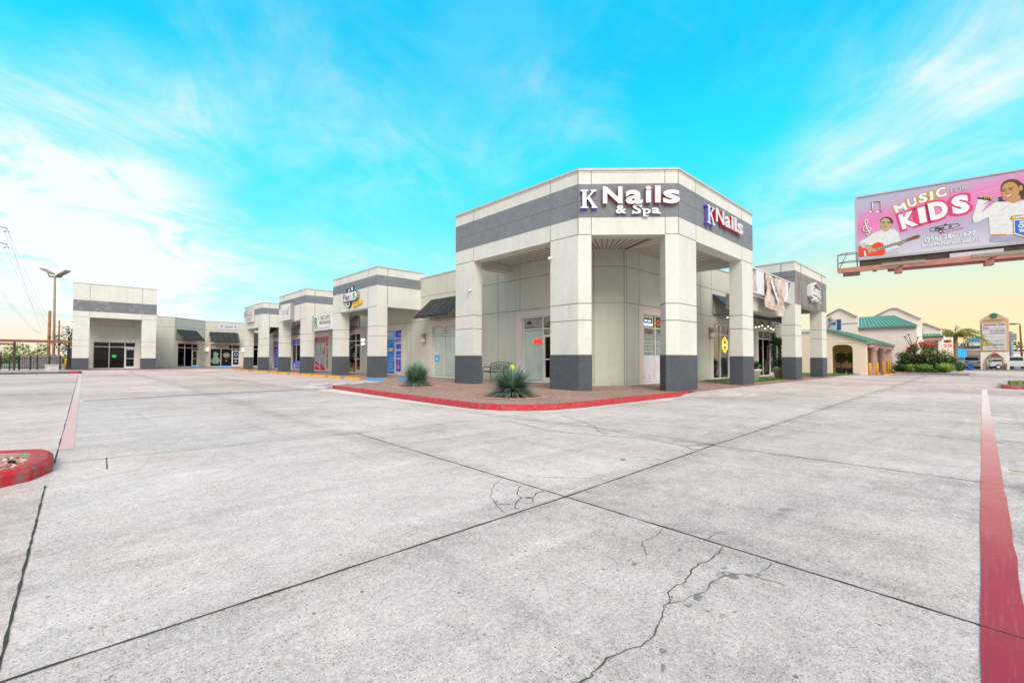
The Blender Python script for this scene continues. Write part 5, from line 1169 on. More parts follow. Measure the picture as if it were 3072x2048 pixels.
tag(mb.build('concrete_block', plain('pale_concrete', (.50, .49, .48), .9, .12, 4, bump=.3)), 'pale concrete block on the kerb before the iron fence', 'block')
mb = MB(); mb.prism([(-30, 47.0), (-.5, 47.0), (-.2, 47.2), (-.2, 47.6), (-30, 47.6)], 0, .14); structure(mb.build('kerb', plain('kerb_dark', (.13, .12, .12), .9, .25, 3)))
mb = MB(); mb.prism([(-.75, 46.9), (-.25, 46.95), (-.05, 47.2), (-.05, 47.7), (-.75, 47.7)], 0, .17); structure(mb.build('kerb', M_REDP))
mb = MB(); mb.face([(-30, 47.6, .125), (-.2, 47.6, .125), (-.2, 53, .125), (-2, 57.4, .122), (-30, 57.4, .122)]); structure(mb.build('pavement', concrete('far_walk', (.42, .40, .40), marks=.2)))
# street lamp with two floods, wooden posts
d0 = 47.0
top = at_dep(165, 830, d0); t = thing('street_lamp', 'tall rusty lamp post with two floodlight heads left of the end portico', 'street lamp', (top.x, top.y, 0))
bot = at_dep(160, 1104, d0)
mb = MB(); mb.tube([(bot.x, bot.y, 0), tuple(top)], [.12, .085], 10); mb.build('pole', plain('rust_pole', (.34, .22, .16), .7, .2, 2), t)
mb = MB(); A, B = at_dep(148, 829, d0), at_dep(184, 831, d0); mb.tube([A, B], .08, 6); mb.build('crossarm', plain('bronze', (.12, .10, .09), .5), t)
for P_, sx in ((at_dep(142, 815, d0), -1), (at_dep(189, 820, d0), 1)):
    mb = MB(); c = P_; r_ = rt0; mb.mesh8([c + r_ * x * .5 + fw * y * .3 + UP * (z * .07 + sx * x * .26 + (0 if sx > 0 else .05)) for z in (-1, 1) for x, y in ((-1, -1), (1, -1), (1, 1), (-1, 1))]); mb.tube([c - UP * .08, (A if sx < 0 else B)], .05, 6); mb.build('lamp_head', plain('lamp_bronze', (.30, .25, .2)), t)
for px0, py0, px1, dep, r_, lab in ((150, 932, 144, 52, .13, 'thick wooden utility post without wires left of the lamp post'), (178, 961, 175.5, 90, .13, 'thin distant wooden pole right of the lamp post')):
    a = at_dep(px0, py0, dep); b = at_dep(px1, 1090, dep); mb = MB(); mb.tube([(b.x, b.y, -.2), tuple(a)], [r_ * 1.15, r_], 9)
    if dep > 60:
        for dz in (1.2, 3.2): mb.tube([a + rt0 * -.9 - UP * dz, a + rt0 * 1.6 - UP * (dz + .1)], .05, 4)
    tag(mb.build('utility_pole', plain('pole_wood_%d' % dep, (.30, .15, .07), .85, .25, 2)), lab, 'pole')
# transmission line
t = thing('transmission_pole', 'steel transmission pole arms at the left edge carrying converging power lines', 'power line', at_dep(-60, 1085, 60))
M_STEEL = plain('galvanised', (.42, .44, .46), .5, .1); M_WIRE = plain('wire', (.50, .50, .52), .6)
mb = MB(); mb.tube([at_dep(-62, 1085, 60), at_dep(-56, 560, 60)], [.5, .25], 10); mb.build('pole', M_STEEL, t)
for y0, y1 in ((176, 194), (388, 402)):
    mb = MB(); p_ = c7(-10, y0 - 8); q_ = c7(90, y1); mb.tube([at_dep(-58, p_[1] - 14, 60), at_dep(*p_, 60), at_dep(*q_, 60)], [.16, .11, .07], 6); q2 = c7(90, y1 + 22)
    mb.tube([at_dep(*q_, 60), at_dep(*q2, 60)], .05, 5); mb.tube([at_dep(*c7(62, y1 + 30), 60), at_dep(*c7(112, y1 + 36), 60)], .045, 5)
    for xx in (60, 112): mb.ball(at_dep(*c7(xx, y1 + 44), 60), .12, 0, 6, 4)
    mb.build('crossarm', M_STEEL, t)
for (x0, y0), (x1, y1) in (((62, 238), (628, 1440)), ((112, 245), (640, 1372)), ((58, 442), (600, 1490)), ((108, 448), (632, 1480)), ((90, 200), (560, 1568)), ((0, 980), (545, 1568)), ((0, 1035), (520, 1568))):
    mb = MB(); a = at_dep(*c7(x0, y0), 60); b = at_dep(*c7(x1, y1), 210); pts = []
    for k in range(13): s_ = k / 12; pts.append(a + (b - a) * s_ - UP * 2.2 * 4 * s_ * (1 - s_) * .5)
    mb.tube(pts, [.011 + .02 * k / 12 for k in range(13)], 4); a2 = at_dep(-40, c7(x0, y0)[1] - 60, 60); mb.tube([a2, a], .011, 4)
    mb.build('wire', M_WIRE, t)
# trees and bushes on the left
def tree(name, base, h, crown, n, size, mats, label, cat='tree', group=None, seed=1, trunk=.12, spread=1.0):
    t = thing(name, label, cat, base, group); rr = random.Random(seed); b = Vector(base); mb = MB()
    tops = []
    mb.tube([b, b + UP * h * .35 + Vector((.1, .05, 0)), b + UP * h * .6], [trunk, trunk * .75, trunk * .5], 7)
    for (cx, cy, cz, r_) in crown:
        c = b + Vector((cx, cy, cz)); mb.tube([b + UP * h * .4, (b + UP * h * .45) * .5 + c * .5, c], [trunk * .5, trunk * .3, trunk * .12], 5)
    mb.build('trunk', M_BARK, t); mb = MB()
    for i, (cx, cy, cz, r_) in enumerate(crown): leafy(mb, b + Vector((cx, cy, cz)), (r_, r_, r_ * .75), int(n * r_ * r_), seed * 31 + i, size, tuple(range(len(mats))), shell=.15)
    mb.build('crown', mats, t); return t
q = at_dep(203, 1095, 50); tree('acacia_tree', (q.x, q.y, 0), 6, [(-.3, 0, 2.6, 1.0), (.5, .3, 3.2, 1.1), (-.8, 0, 3.4, .7), (.3, .3, 4.2, 1.0), (.9, .2, 5.4, .8), (.2, 0, 2.1, .9), (-1.0, 0, 2.9, .6)], 120, .13, [L_GR, L_DK], 'dark feathery tree against the left side of the end portico', seed=4)
for k, (px, dep, w, h, lab) in enumerate(((70, 62, 2.1, 3.1, 'yellow green bushy tree behind the board fence'), (2, 60, 1.6, 3.0, 'light green bush at the left picture edge behind the fence'), (116, 66, 1.2, 2.3, 'small yellow green bush between the fence and the wooden post'))):
    q = at_dep(px, 1095, dep); rr = random.Random(k); tree('mesquite_bush', (q.x, q.y, 0), h, [(rr.uniform(-w, w), rr.uniform(-.5, .5), h * rr.uniform(.45, .92), w * rr.uniform(.3, .5)) for _ in range(9)] + [(x * w * .4, 0, h * .4, w * .5) for x in (-2, -1, 0, 1, 2)], 60, .17, [L_LT, L_YL, L_YL], lab, 'bush', seed=10 + k, trunk=.07)
q = at_dep(480, 1095, 66); tree('mesquite_tree', (q.x, q.y, 0), 7.4, [(-1.2, 0, 6.3, 1.2), (.3, .4, 6.5, 1.0), (1.4, 0, 6.1, 1.0), (-.5, 0, 7.2, .5), (.9, 0, 7.0, .4)], 60, .17, [L_LT, L_YL], 'yellow green tree top showing above the roof right of the end portico', seed=20)
mb = MB(); rr = random.Random(6)
for k in range(40):
    q = at_dep(-60 + 7 * k, 1085, 110 + rr.uniform(-8, 8)); leafy(mb, (q.x, q.y, .4), (3.5, 3.5, rr.uniform(.8, 1.7)), 110, k, .4, (0, 1))
structure(mb.build('distant_brush', [L_MD, L_LT]), 'stuff')

# ------------------------------------------------------------------ right background
M_PEACH = stucco('peach_stucco', (.86, .69, .57), grain=.05, blotch=.05); M_PINKW = stucco('pink_stucco', (.86, .74, .67), grain=.05, blotch=.06); M_FASC = stucco('rose_stucco', (.52, .32, .29), grain=.05)
M_GROOF = plain('green_metal_roof', (.09, .27, .20), .4, .12, 1.5); M_GRIB = plain('green_roof_rib', (.24, .46, .37), .4, .1); M_CORN = plain('cornice_grey', (.42, .40, .42), .8)
M_WARM = stucco('porch_warm_lit', (.55, .40, .22), grain=.05)  # warm-lit look of the porch recesses put into the wall colour
plaza = thing('plaza_building', 'peach stucco building with green metal roofs, arch and column porch beyond the grey portico', 'building', (50, 8, 0))
def yz(X, pts, th, mb, m=0): mb.extr([(X, y, z) for y, z in pts], (-1, 0, 0), th, m)
mb = MB(); X0 = 42.8
yz(X0, [(6.24, 0), (7.07, 0), (7.07, 2.0), (7.12, 2.18), (7.25, 2.29), (7.45, 2.34), (7.74, 2.35), (7.74, 3.1), (6.24, 2.52)][::-1], .4, mb)
yz(X0, [(8.42, 0), (9.0, 0), (9.0, 3.58), (7.74, 3.1), (7.74, 2.35), (8.04, 2.34), (8.24, 2.29), (8.37, 2.18), (8.42, 2.0)][::-1], .4, mb)
mb.wbox(42.4, 42.8, 9.0, 14, 0, 3.42)
mb.wbox(54.7, 55.2, 6.2, 9.0, 0, 2.4); mb.wbox(43, 55, 8.95, 9.2, 0, 3.4, 1); mb.wbox(42.9, 55, 6.3, 9.0, .0, .1, 0)
mb.wbox(46.5, 46.7, 6.9, 9, .1, 2.5, 1)
mb.build('wall', [M_PEACH, M_WARM], plaza)
mb = MB(); mb.wbox(42.25, 42.9, 9.0, 14, 3.42, 3.62); mb.wbox(42.36, 42.42, 6.24, 7.9, 2.5, 2.56); mb.build('cornice', [M_WH], plaza)
mb = MB(); mb.mesh8([(42.2, 5.95, 2.42), (55.1, 5.95, 2.42), (55.1, 9.25, 3.68), (42.2, 9.25, 3.68), (42.2, 5.95, 2.56), (55.1, 5.95, 2.56), (55.1, 9.25, 3.82), (42.2, 9.25, 3.82)])
for k in range(33): x = 42.3 + .4 * k; mb.mesh8([(x, 5.94, 2.56), (x + .05, 5.94, 2.56), (x + .05, 9.25, 3.82), (x, 9.25, 3.82), (x, 5.94, 2.6), (x + .05, 5.94, 2.6), (x + .05, 9.25, 3.86), (x, 9.25, 3.86)], 1)
mb.build('roof', [M_GROOF, M_GRIB], plaza)
mb = MB(); mb.wbox(42.9, 55, 6.05, 6.35, 2.12, 2.44); mb.build('fascia', [M_FASC], plaza)
for x in (45.1, 49.4):
    mb = MB(); mb.lathe((x, 6.24, 0), [(.34, 0), (.34, .12), (.27, .16), (.25, 1.2), (.22, 1.8), (.24, 1.84), (.32, 1.92), (.34, 1.96), (.34, 2.12)], 16); mb.build('column', [M_FASC], plaza)
mb = MB(); XB = 58.5
yz(58, [(9.12, 0), (12.4, 0), (12.4, 5.5), (10.85, 6.45), (10.6, 6.52), (10.4, 6.45), (9.3, 5.68), (9.12, 5.66)][::-1], .5, mb)
mb.wbox(57.8, 62, 4.62, 9.12, 0, 4.42); yz(62.6, [(9.6, 0), (4.64, 0), (4.64, 5.45), (4.8, 5.48), (6.5, 6.62), (6.75, 6.66), (7.1, 6.6), (9.6, 5.2)], .5, mb)
yz(64.5, [(4.69, 3.6), (3.24, 3.6), (3.24, 4.34), (4.4, 5.0), (4.69, 5.02)], .5, mb); mb.wbox(63.8, 66, 3.2, 3.5, 0, 3.6); mb.wbox(66, 66.4, 2.5, 4.7, 0, 3.6, 0); mb.wbox(65.3, 65.4, 3.4, 4.7, 0, 3.4, 1)
yz(66, [(3.5, 0), (2.48, 0), (2.48, 3.3), (3.36, 3.85), (3.5, 3.9)], .3, mb)
mb.build('wall', [M_PINKW, M_WARM], plaza)
mb = MB()
for X_, L in ((57.42, [(12.4, 5.5), (10.85, 6.45), (10.6, 6.52), (10.4, 6.45), (9.3, 5.68), (9.12, 5.66)]), (62.02, [(9.6, 5.2), (7.1, 6.6), (6.75, 6.66), (6.5, 6.62), (4.8, 5.48), (4.64, 5.45)]), (63.92, [(4.69, 5.02), (4.4, 5.0), (3.24, 4.34)])): mb.tube([(X_, y, z) for y, z in L], .09, 5)
mb.wbox(57.44, 57.5, 9.12, 12, 4.95, 5.03); mb.build('cornice', [M_CORN], plaza)
mb = MB()
def roofpatch(P4, n):
    a, b, c, d = [Vector(p) for p in P4]; mb.face([a, b, c, d], 0); mb.face([p - UP * .12 for p in (d, c, b, a)], 0); mb.face([a - UP * .12, b - UP * .12, b, a], 0)
    nn = (b - a).cross(d - a).normalized()
    for k in range(n): s_ = k / (n - 1); p, q = a + (b - a) * s_, d + (c - d) * s_; w = (b - a).normalized() * .03; mb.mesh8([p - w, p + w, q + w, q - w, p - w + nn * .06, p + w + nn * .06, q + w + nn * .06, q - w + nn * .06], 1)
roofpatch([(57.5, 9.1, 4.5), (57.5, 4.6, 4.5), (61, 6.7, 5.82), (61, 9.6, 5.82)], 15); mb.build('roof', [M_GROOF, M_GRIB], plaza); mb = MB(); roofpatch([(63.6, 4.7, 3.62), (63.6, 3.1, 3.62), (65, 4.35, 4.6), (65, 4.75, 4.6)], 7)
mb.build('roof', [M_GROOF, M_GRIB], plaza)
mb = MB(); mb.wbox(57.6, 57.8, 4.62, 9.1, 4.26, 4.5); mb.wbox(63.6, 63.8, 3.1, 4.7, 3.3, 3.6); mb.build('fascia', [M_FASC], plaza)
mb = MB(); mb.wbox(65.25, 65.29, 3.8, 4.6, .2, 2.0); mb.face([(65.2, 4.2 + .55 * math.cos(a), 1.9 + .7 * math.sin(a)) for a in [k * .314 for k in range(11)]]); mb.build('window', [M_WH], plaza)
mb = MB()
for (px0, px1, X_) in ((2824, 2872, 60), (2690, 2712, 62)):
    a, b = on_x(px0, 1100, X_).y, on_x(px1, 1100, X_).y; mb.mesh8([(X_, a, 0), (X_ + .6, a, 0), (X_ + .6, b, 0), (X_, b, 0), (X_, a - .1, 1.5), (X_ + .6, a - .1, 1.5), (X_ + .6, b + .3, 1.5), (X_, b + .3, 1.5)])
m, t_, b_ = base_mat('pier_brick'); br = t_.n('ShaderNodeTexBrick'); t_.l(t_.n('ShaderNodeTexCoord').outputs['Object'], br.inputs['Vector']); br.inputs['Scale'].default_value = 6
mp = t_.scale(pos(t_), (1, 1, 1)); sx = t_.n('ShaderNodeSeparateXYZ'); t_.l(pos(t_), sx.inputs[0]); cx_ = t_.n('ShaderNodeCombineXYZ'); t_.l(sx.outputs[1], cx_.inputs[0]); t_.l(sx.outputs[2], cx_.inputs[1]); t_.l(cx_.outputs[0], br.inputs['Vector'])
br.inputs['Color1'].default_value = (.36, .17, .12, 1); br.inputs['Color2'].default_value = (.46, .27, .2, 1); br.inputs['Mortar'].default_value = (.5, .42, .36, 1); br.inputs['Scale'].default_value = 4
t_.l(br.outputs[0], b_.inputs['Base Color']); b_.inputs['Roughness'].default_value = .9
mb.build('brick_pier', [m], plaza)
FX = Frame((65.68, 0), (0, -1))
sg = thing('shop_sign', 'black letters over a red strip on the pale end wall beside the palm', 'sign', (65.6, 2.9, 3)); ftext(FX, 'MABEZ', -3.38, -2.58, 3.05, 3.32, .02, M_INK, sg, off=.05)
mb = MB(); mb.box(FX, -3.38, -2.58, .01, .03, 2.6, 2.86); mb.build('strip', [plain('sign_red', (.75, .05, .03))], sg); ftext(FX, 'radio', -3.3, -2.66, 2.66, 2.8, .035, M_WH, sg, off=.05)
FXs = Frame((42.9, 0), (0, -1)); sg = thing('shop_sign', 'blue and white panel sign standing on the green porch roof edge', 'sign', (42.9, 8.3, 3.9))
mb = MB(); mb.box(FXs, -9.3, -7.85, -.1, .02, 3.5, 4.36); mb.build('sign_face', [plain('sign_pale_blue', (.5, .57, .62))], sg); mb = MB(); mb.box(FXs, -8.12, -7.86, .02, .03, 3.52, 4.34); mb.build('sign_panel', [plain('sign_indigo', (.06, .08, .3))], sg)
ftext(FXs, 'HOME', -8.62, -8.2, 3.9, 4.15, .03, plain('sign_indigo', (.06, .08, .3)), sg, off=.03)
mb = MB(); mb.face([FXs.P(u, z, .032) for u, z in ((-8.7, 3.75), (-8.58, 3.75), (-8.58, 3.95), (-8.64, 4.02), (-8.7, 3.95))]); mb.build('emblem', [plain('sign_red', (.75, .05, .03))], sg)
for k, y in enumerate((8.05, 7.35)):
    t = thing('potted_tree', ('dark round potted tree in the arch, nearer the grey portico', 'dark round potted tree in the arch, nearer the road')[k], 'plant', (43.6, y, .1), 'potted trees in the arch')
    mb = MB(); mb.mesh8([(43.4, y - .25, .1), (43.9, y - .25, .1), (43.9, y + .25, .1), (43.4, y + .25, .1), (43.35, y - .3, .55), (43.95, y - .3, .55), (43.95, y + .3, .55), (43.35, y + .3, .55)]); mb.build('pot', [plain('pot_black', (.02, .02, .022))], t)
    mb = MB(); mb.tube([(43.65, y, .5), (43.65, y, 1.2)], .025, 6); mb.build('trunk', M_BARK, t); mb = MB(); leafy(mb, (43.65, y, 1.35), (.42, .42, .45), 420, 50 + k, .075, (0,)); mb.build('crown', [L_DK], t)
for k, (x, y, h) in enumerate(((41.3, 5.9, .95), (43.1, 5.73, .98), (46.4, 5.81, 1.05), (51.0, 6.05, 1.05), (51.5, 5.98, 1.1))):
    mb = MB(); mb.lathe((x, y, 0), [(.09, 0), (.09, h - .06), (.06, h), (0, h + .01)], 12)
    tag(mb.build('bollard', M_YELP), ('orange bollard nearest the arch wall', 'second orange bollard from the arch wall', 'orange bollard standing alone in the middle of the row', 'left one of the two paired far orange bollards', 'right one of the two paired far orange bollards')[k], 'bollard', 'orange bollards before the column porch')
for k, x in enumerate((43.3, 45.6, 48.0, 50.4)): wheel_stop((x, 5.25, .004), worn_paint('pale_orange_paint', (.70, .38, .13), (.5, .4, .3), .7, 8), ('pale orange wheel stop nearest the first bollard', 'pale orange wheel stop, second from the arch wall', 'pale orange wheel stop, second from the shrub bed', 'pale orange wheel stop ending at the shrub bed')[k], 'pale orange wheel stops', R(90))
# shrub bed with kerb
S_LT = leaf('shrub_light', (.13, .26, .02), (.27, .40, .05)); S_MD = leaf('shrub_mid', (.07, .17, .015), (.15, .27, .03))
mb = MB(); mb.prism([(51.6, 5.6), (51.0, 3.4), (49.6, 1.0), (50.5, .6), (58, 1.2), (63, 2.4), (63, 6.2), (55.2, 6.2)], 0, .13); structure(mb.build('planting_bed', [plain('bed_kerb', (.50, .43, .40), .9, .15, 3)]))
mb = MB(); mb.prism([(52.2, 5.6), (51.6, 3.6), (51.4, 2.4), (58, 2.6), (62, 2.8), (62, 6.1), (55.2, 6.1)], .12, .15)
rr = random.Random(8)
for k in range(1500):
    x, y = rr.uniform(51.7, 58), rr.uniform(2.5, 5.8); mb.face([(x, y, .15), (x + rr.uniform(-.1, .1), y + rr.uniform(-.1, .1), .15), (x + rr.uniform(-.1, .1), y, rr.uniform(.17, .24))], 1)
structure(mb.build('ground_cover', [plain('bed_soil', (.05, .055, .03), .95, .3, 4), L_MD]), 'stuff')
for k, (px, py, rx, rz, X_, lab) in enumerate(((2690, 1101, .45, .38, 54.5, 'yellow green round shrub at the porch end of the bed'), (2702, 1104, .5, .40, 53.3, 'dark round clipped shrub second from the porch'), (2729, 1104, .46, .42, 53, 'light green round shrub between the dark shrub and the long one'), (2774, 1106, .82, .42, 53, 'long low rounded shrub under the flowering bush'), (2836, 1105, .92, .48, 53.5, 'widest rounded shrub beside the brick pier'), (2879, 1100, .55, .52, 58, 'dark shrub right of the brick pier before the silver car'))):
    q = on_x(px, py, X_); t = thing('clipped_shrub', lab, 'shrub', (q.x, q.y, .1), 'clipped shrubs in the bed'); mb = MB(); rx *= .86; rz *= .92; leafy(mb, (q.x, q.y, .12 + rz), (rx, rx * .9, rz), int(900 * rx), 70 + k, .07, (0, 1), shell=.55); mb.ball((q.x, q.y, .12 + rz), (rx * .8, rx * .7, rz * .8), 0, 10, 6); mb.build('foliage', [(S_LT, L_DK, S_LT, S_LT, S_LT, L_MD)[k], (S_MD, L_MD, S_MD, S_MD, S_MD, L_DK)[k]], t)
q = on_x(2775, 1100, 55); L_RED = leaf('blossom_red', (.45, .02, .03), (.70, .08, .08)); L_ORG = leaf('leaf_bronze', (.25, .12, .03), (.35, .28, .05))
t = thing('flowering_bush', 'tall spreading bush with red blossoms before the pink building', 'bush', (q.x, q.y, .1)); mb = MB(); tr_ = MB(); rr = random.Random(12)
for k in range(80):
    u, v_ = rr.uniform(-1, 1), rr.uniform(0, 1); cx = q.y - u * 1.75; cz = .7 + v_ * 1.75 * (1 - .45 * u * u); px_ = q.x + rr.uniform(-.7, .7); rs_ = rr.uniform(.28, .55)
    leafy(mb, (px_, cx, cz), rs_, 60, 200 + k, .1, (0, 1, 1) if cz < 1.2 else (1, 1, 2, 2, 4)); tr_.tube([(q.x, q.y + rr.uniform(-.3, .3), .1), (px_, cx, cz)], [.04, .012], 5)
    if cz > 2.0 and u > -.9: leafy(mb, (px_, cx, cz + rs_ * .7), rs_ * .55, 24, 400 + k, .11, (3,))
for a in ((-.5, 3.0), (.2, 3.3), (.5, 3.1)): tr_.tube([(q.x, q.y + .7, 1.6), (q.x, q.y + .8 + a[0] * .4, 2.6), (q.x, q.y + .9 + a[0] * .9, a[1] + .2)], [.05, .04, .02], 5); leafy(mb, (q.x, q.y + .9 + a[0] * .9, a[1] + .25), .13, 8, 3, .1, (0, 3))
mb.build('foliage', [L_DK, L_MD, L_LT, L_RED, L_ORG], t); tr_.build('branches', [M_BARK], t)
# grass strip beside the arch wall, grass island on the right
def grass_patch(name, poly, z, n, seed, hh=.07):
    mb = MB(); mb.prism(poly, 0, z, 1, 0); rr = random.Random(seed); xs = [p[0] for p in poly]; ys_ = [p[1] for p in poly]
    def inside(x, y):
        c = False
        for (x1, y1), (x2, y2) in zip(poly, poly[1:] + poly[:1]):
            if (y1 > y) != (y2 > y) and x < (x2 - x1) * (y - y1) / (y2 - y1) + x1: c = not c
        return c
    for k in range(n):
        x, y = rr.uniform(min(xs), max(xs)), rr.uniform(min(ys_), max(ys_))
        if inside(x, y): a = rr.uniform(0, 6.28); mb.face([(x, y, z - .01), (x + .05 * math.cos(a), y + .05 * math.sin(a), z - .01), (x + .04 * math.cos(a + 1), y + .04, z + rr.uniform(.4, 1) * hh)], 0)
    return structure(mb.build(name, [leaf('lawn_green', (.06, .14, .015), (.16, .27, .03)), plain('kerb_grey2', (.42, .40, .39), .9, .15, 3)]), 'stuff')
grass_patch('grass', [(34.95, 7.0), (41.0, 6.4), (42.3, 6.7), (42.3, 12), (34.95, 12)], .11, 5000, 1)
grass_patch('grass', [(27.3, -.62), (33.5, -.72), (34, -9), (24.5, -9)], .13, 6000, 2)
mb = MB(); isr = [(24.3, -9), (26.9, -.75), (27.2, -.45), (27.6, -.36), (33.5, -.5), (34.2, -.9), (34.2, -9)]
strip(mb, isr[::-1], .16, 0, .15); structure(mb.build('kerb', [plain('kerb_grey2', (.42, .40, .39), .9, .15, 3)]))
mb = MB(); strip(mb, [(28.0, -.35), (27.5, -.36), (27.1, -.45), (26.85, -.72), (26.75, -1.0)], .18, 0, .158); structure(mb.build('kerb', [worn_paint('faded_red_kerb', (.55, .10, .10), (.6, .35, .33), .6, 8)]))

# palm
q = on_x(2862, 1085, 70); t = thing('palm_tree', 'palm with arching dry yellow fronds beside the brick pier', 'tree', (q.x, q.y, 0)); top = on_x(2866, 1006, 70); mb = MB()
mb.tube([(q.x, q.y, 0), (q.x, q.y - .1, 2.5), tuple(top)], [.32, .22, .2], 9); mb.build('trunk', plain('palm_trunk', (.28, .17, .10), .9, .3, 8), t); rr = random.Random(3)
for k in range(26):
    az = k * 2.4 + .5; el = rr.uniform(.3, 1.25); L = rr.uniform(2.2, 3.3); fr = MB(); d = Vector((math.cos(az), math.sin(az), 0)); pts = []
    for j in range(13): s_ = j / 12; pts.append(top + d * (L * s_ * math.cos(el * (1 - .5 * s_))) + UP * (L * (math.sin(el) * s_ * 1.15 - .85 * s_ * s_)))
    fr.tube(pts, [.05 * (1 - .8 * j / 12) for j in range(13)], 4, 1); sd = Vector((-d.y, d.x, 0))
    for j in range(2, 13):
        for sg_ in (-1, 1):
            for o_ in (0, .5):
                p = pts[j - 1] + (pts[j] - pts[j - 1]) * o_; tip = p + sd * sg_ * rr.uniform(.3, .45) + d * .2 - UP * rr.uniform(.2, .5); w = d * .05; fr.face([p - w, p + w, tip], 0 if rr.random() < .6 else 2)
    fr.build('frond', [leaf('frond_dry', (.26, .24, .04), (.48, .40, .10)), plain('frond_stem', (.3, .25, .08)), leaf('frond_green', (.05, .11, .03), (.12, .19, .05))], t)
# pylon sign
Xp = 86.0; FP = Frame((Xp, 0), (0, -1)); cP = crop(2840, 920, 6.0302)
def pu(cx, cy): p = on_x(*cP(cx, cy), Xp); return -p.y, p.z
t = thing('pylon_sign', 'tall peach gabled pylon sign with white tenant panels and arched base', 'sign', (Xp, -.6, 0)); M_PYL = stucco('pylon_peach', (.62, .42, .24), grain=.04)
uL, uR = pu(605, 600)[0], pu(1130, 600)[0]; zS, zA, zM = pu(605, 245)[1], pu(860, 120)[1], pu(605, 820)[1]; um = (uL + uR) / 2
mb = MB(); mb.extr([FP.P(u, z, -.9) for u, z in ((uL, zM), (uR, zM), (uR, zS), (um + .3, zA), (um - .3, zA), (uL, zS))], FP.n, .9, 0); mb.build('gable_panel', [M_PYL], t)
mb = MB(); w = (uR - uL) * .22; mb.box(FP, uL, uL + w, -.9, 0, 0, zM); mb.box(FP, uR - w, uR, -.9, 0, 0, zM)
ia, ib_ = uL + w, uR - w; zc = zM - .9; n = 10; arc = [(ia + (ib_ - ia) * k / n, zc + .75 * math.sin(math.pi * k / n)) for k in range(n + 1)]
mb.extr([FP.P(u, z, -.9) for u, z in [(ia, zM)] + arc + [(ib_, zM)]], FP.n, .9, 0); mb.build('base', [M_PINKW], t)
mb = MB(); mb.tube([FP.P(u, z, .03) for u, z in arc], .12, 5); mb.tube([FP.P(ia, 0, .03), FP.P(ia, zc, .03)], .14, 5); mb.tube([FP.P(ib_, 0, .03), FP.P(ib_, zc, .03)], .14, 5); mb.build('arch_trim', [plain('pylon_stone', (.36, .27, .2))], t)
mb = MB(); mb.box(FP, ib_ + .25, uR - .25, 0, .3, 0, .85); mb.build('meter_box', [plain('meter_brown', (.22, .10, .07))], t); mb = MB(); mb.box(FP, uL + .3, ia - .25, 0, .12, .1, .95); mb.build('vent_panel', [plain('vent_grey', (.42, .38, .34))], t)
p0, p1 = pu(652, 790), pu(1072, 300); mb = MB(); mb.box(FP, p0[0], p1[0], .0, .12, p0[1], p1[1]); mb.build('tenant_panel', [plain('panel_white', (.68, .65, .66), .4)], t)
mb = MB()
for cy in (345, 430, 495, 545, 600, 655, 715): z = pu(700, cy)[1]; mb.box(FP, p0[0], p1[0], .12, .13, z - .012, z + .012)
mb.build('panel_rail', [M_INKG], t)
mb = MB(); mb.extr(disc(FP, um, zA - .3, .33, .02, rz=.36), FP.n, .05); mb.build('emblem', [plain('pylon_green', (.05, .16, .12))], t)
def ptext(tx, x0, x1, y0, y1, mt, off=.04): a, b = pu(x0, y1), pu(x1, y0); ftext(FP, tx, a[0], b[0], a[1], b[1], .135, mt, t, off=off)
M_MAG = plain('print_magenta', (.35, .02, .22))
ptext('NORTHPOINT', 665, 1040, 228, 262, plain('pylon_green', (.05, .16, .12)), .05); ptext('P L A Z A', 735, 970, 276, 290, M_INKG); ptext('Avocado Cafe', 668, 1050, 303, 340, M_MAG, .06); ptext('RADIO', 665, 760, 360, 412, plain('print_rose2', (.6, .15, .25)), .02)
ptext('ACCOUNTING', 775, 1050, 372, 390, M_INKG, .02); ptext('TAX SERVICES', 775, 1050, 400, 420, M_INKG, .02); ptext('RAFFUL BERNARDES', 790, 1055, 432, 452, M_INK, .05); ptext('INSURANCE AGENCY', 790, 1055, 466, 484, M_INK, .05); ptext('LAREDO COMMUNITY', 690, 1050, 612, 630, M_INKG, .02); ptext('Discovery', 790, 1045, 668, 700, M_INK, .06); ptext('American Dream Travel', 700, 1050, 738, 760, plain('print_navy2', (.1, .12, .35)), .02)
mb = MB(); a = pu(720, 688); mb.face(disc(FP, a[0], a[1], .38, .136, rz=.2)); mb.build('emblem', [plain('print_gold', (.65, .4, .03))], t)
# far street: buildings, cars, lamp
Xb = 112.0
def bx(px, py, X=Xb): p = on_x(px, py, X); return p.y, p.z
t = thing('far_store', 'brown and blue store with sky blue awning across the street', 'building', (Xb, 3, 0)); a = bx(2845, 1040)[0]; b = bx(2950, 1040)[0]; mb = MB(); mb.wbox(Xb, Xb + 15, b, a, 0, bx(2900, 1036)[1])
mb.build('wall', [plain('store_brown', (.24, .19, .17), .9)], t); mb = MB(); mb.wbox(Xb - .1, Xb, b - .1, a, bx(2900, 1050)[1], bx(2900, 1047)[1], 1); y0, zlo = bx(2890, 1098); y1, zhi = bx(2938, 1058); mb.wbox(Xb - .12, Xb - .02, y1, y0, .4, zhi - .8); mb.wbox(Xb - .06, Xb, y1, y0 + 1, zhi - .5, zhi + .5, 2); mb.build('front', [plain('store_glass', (.05, .06, .06), .15), M_WH, plain('store_tan', (.42, .3, .24))], t)
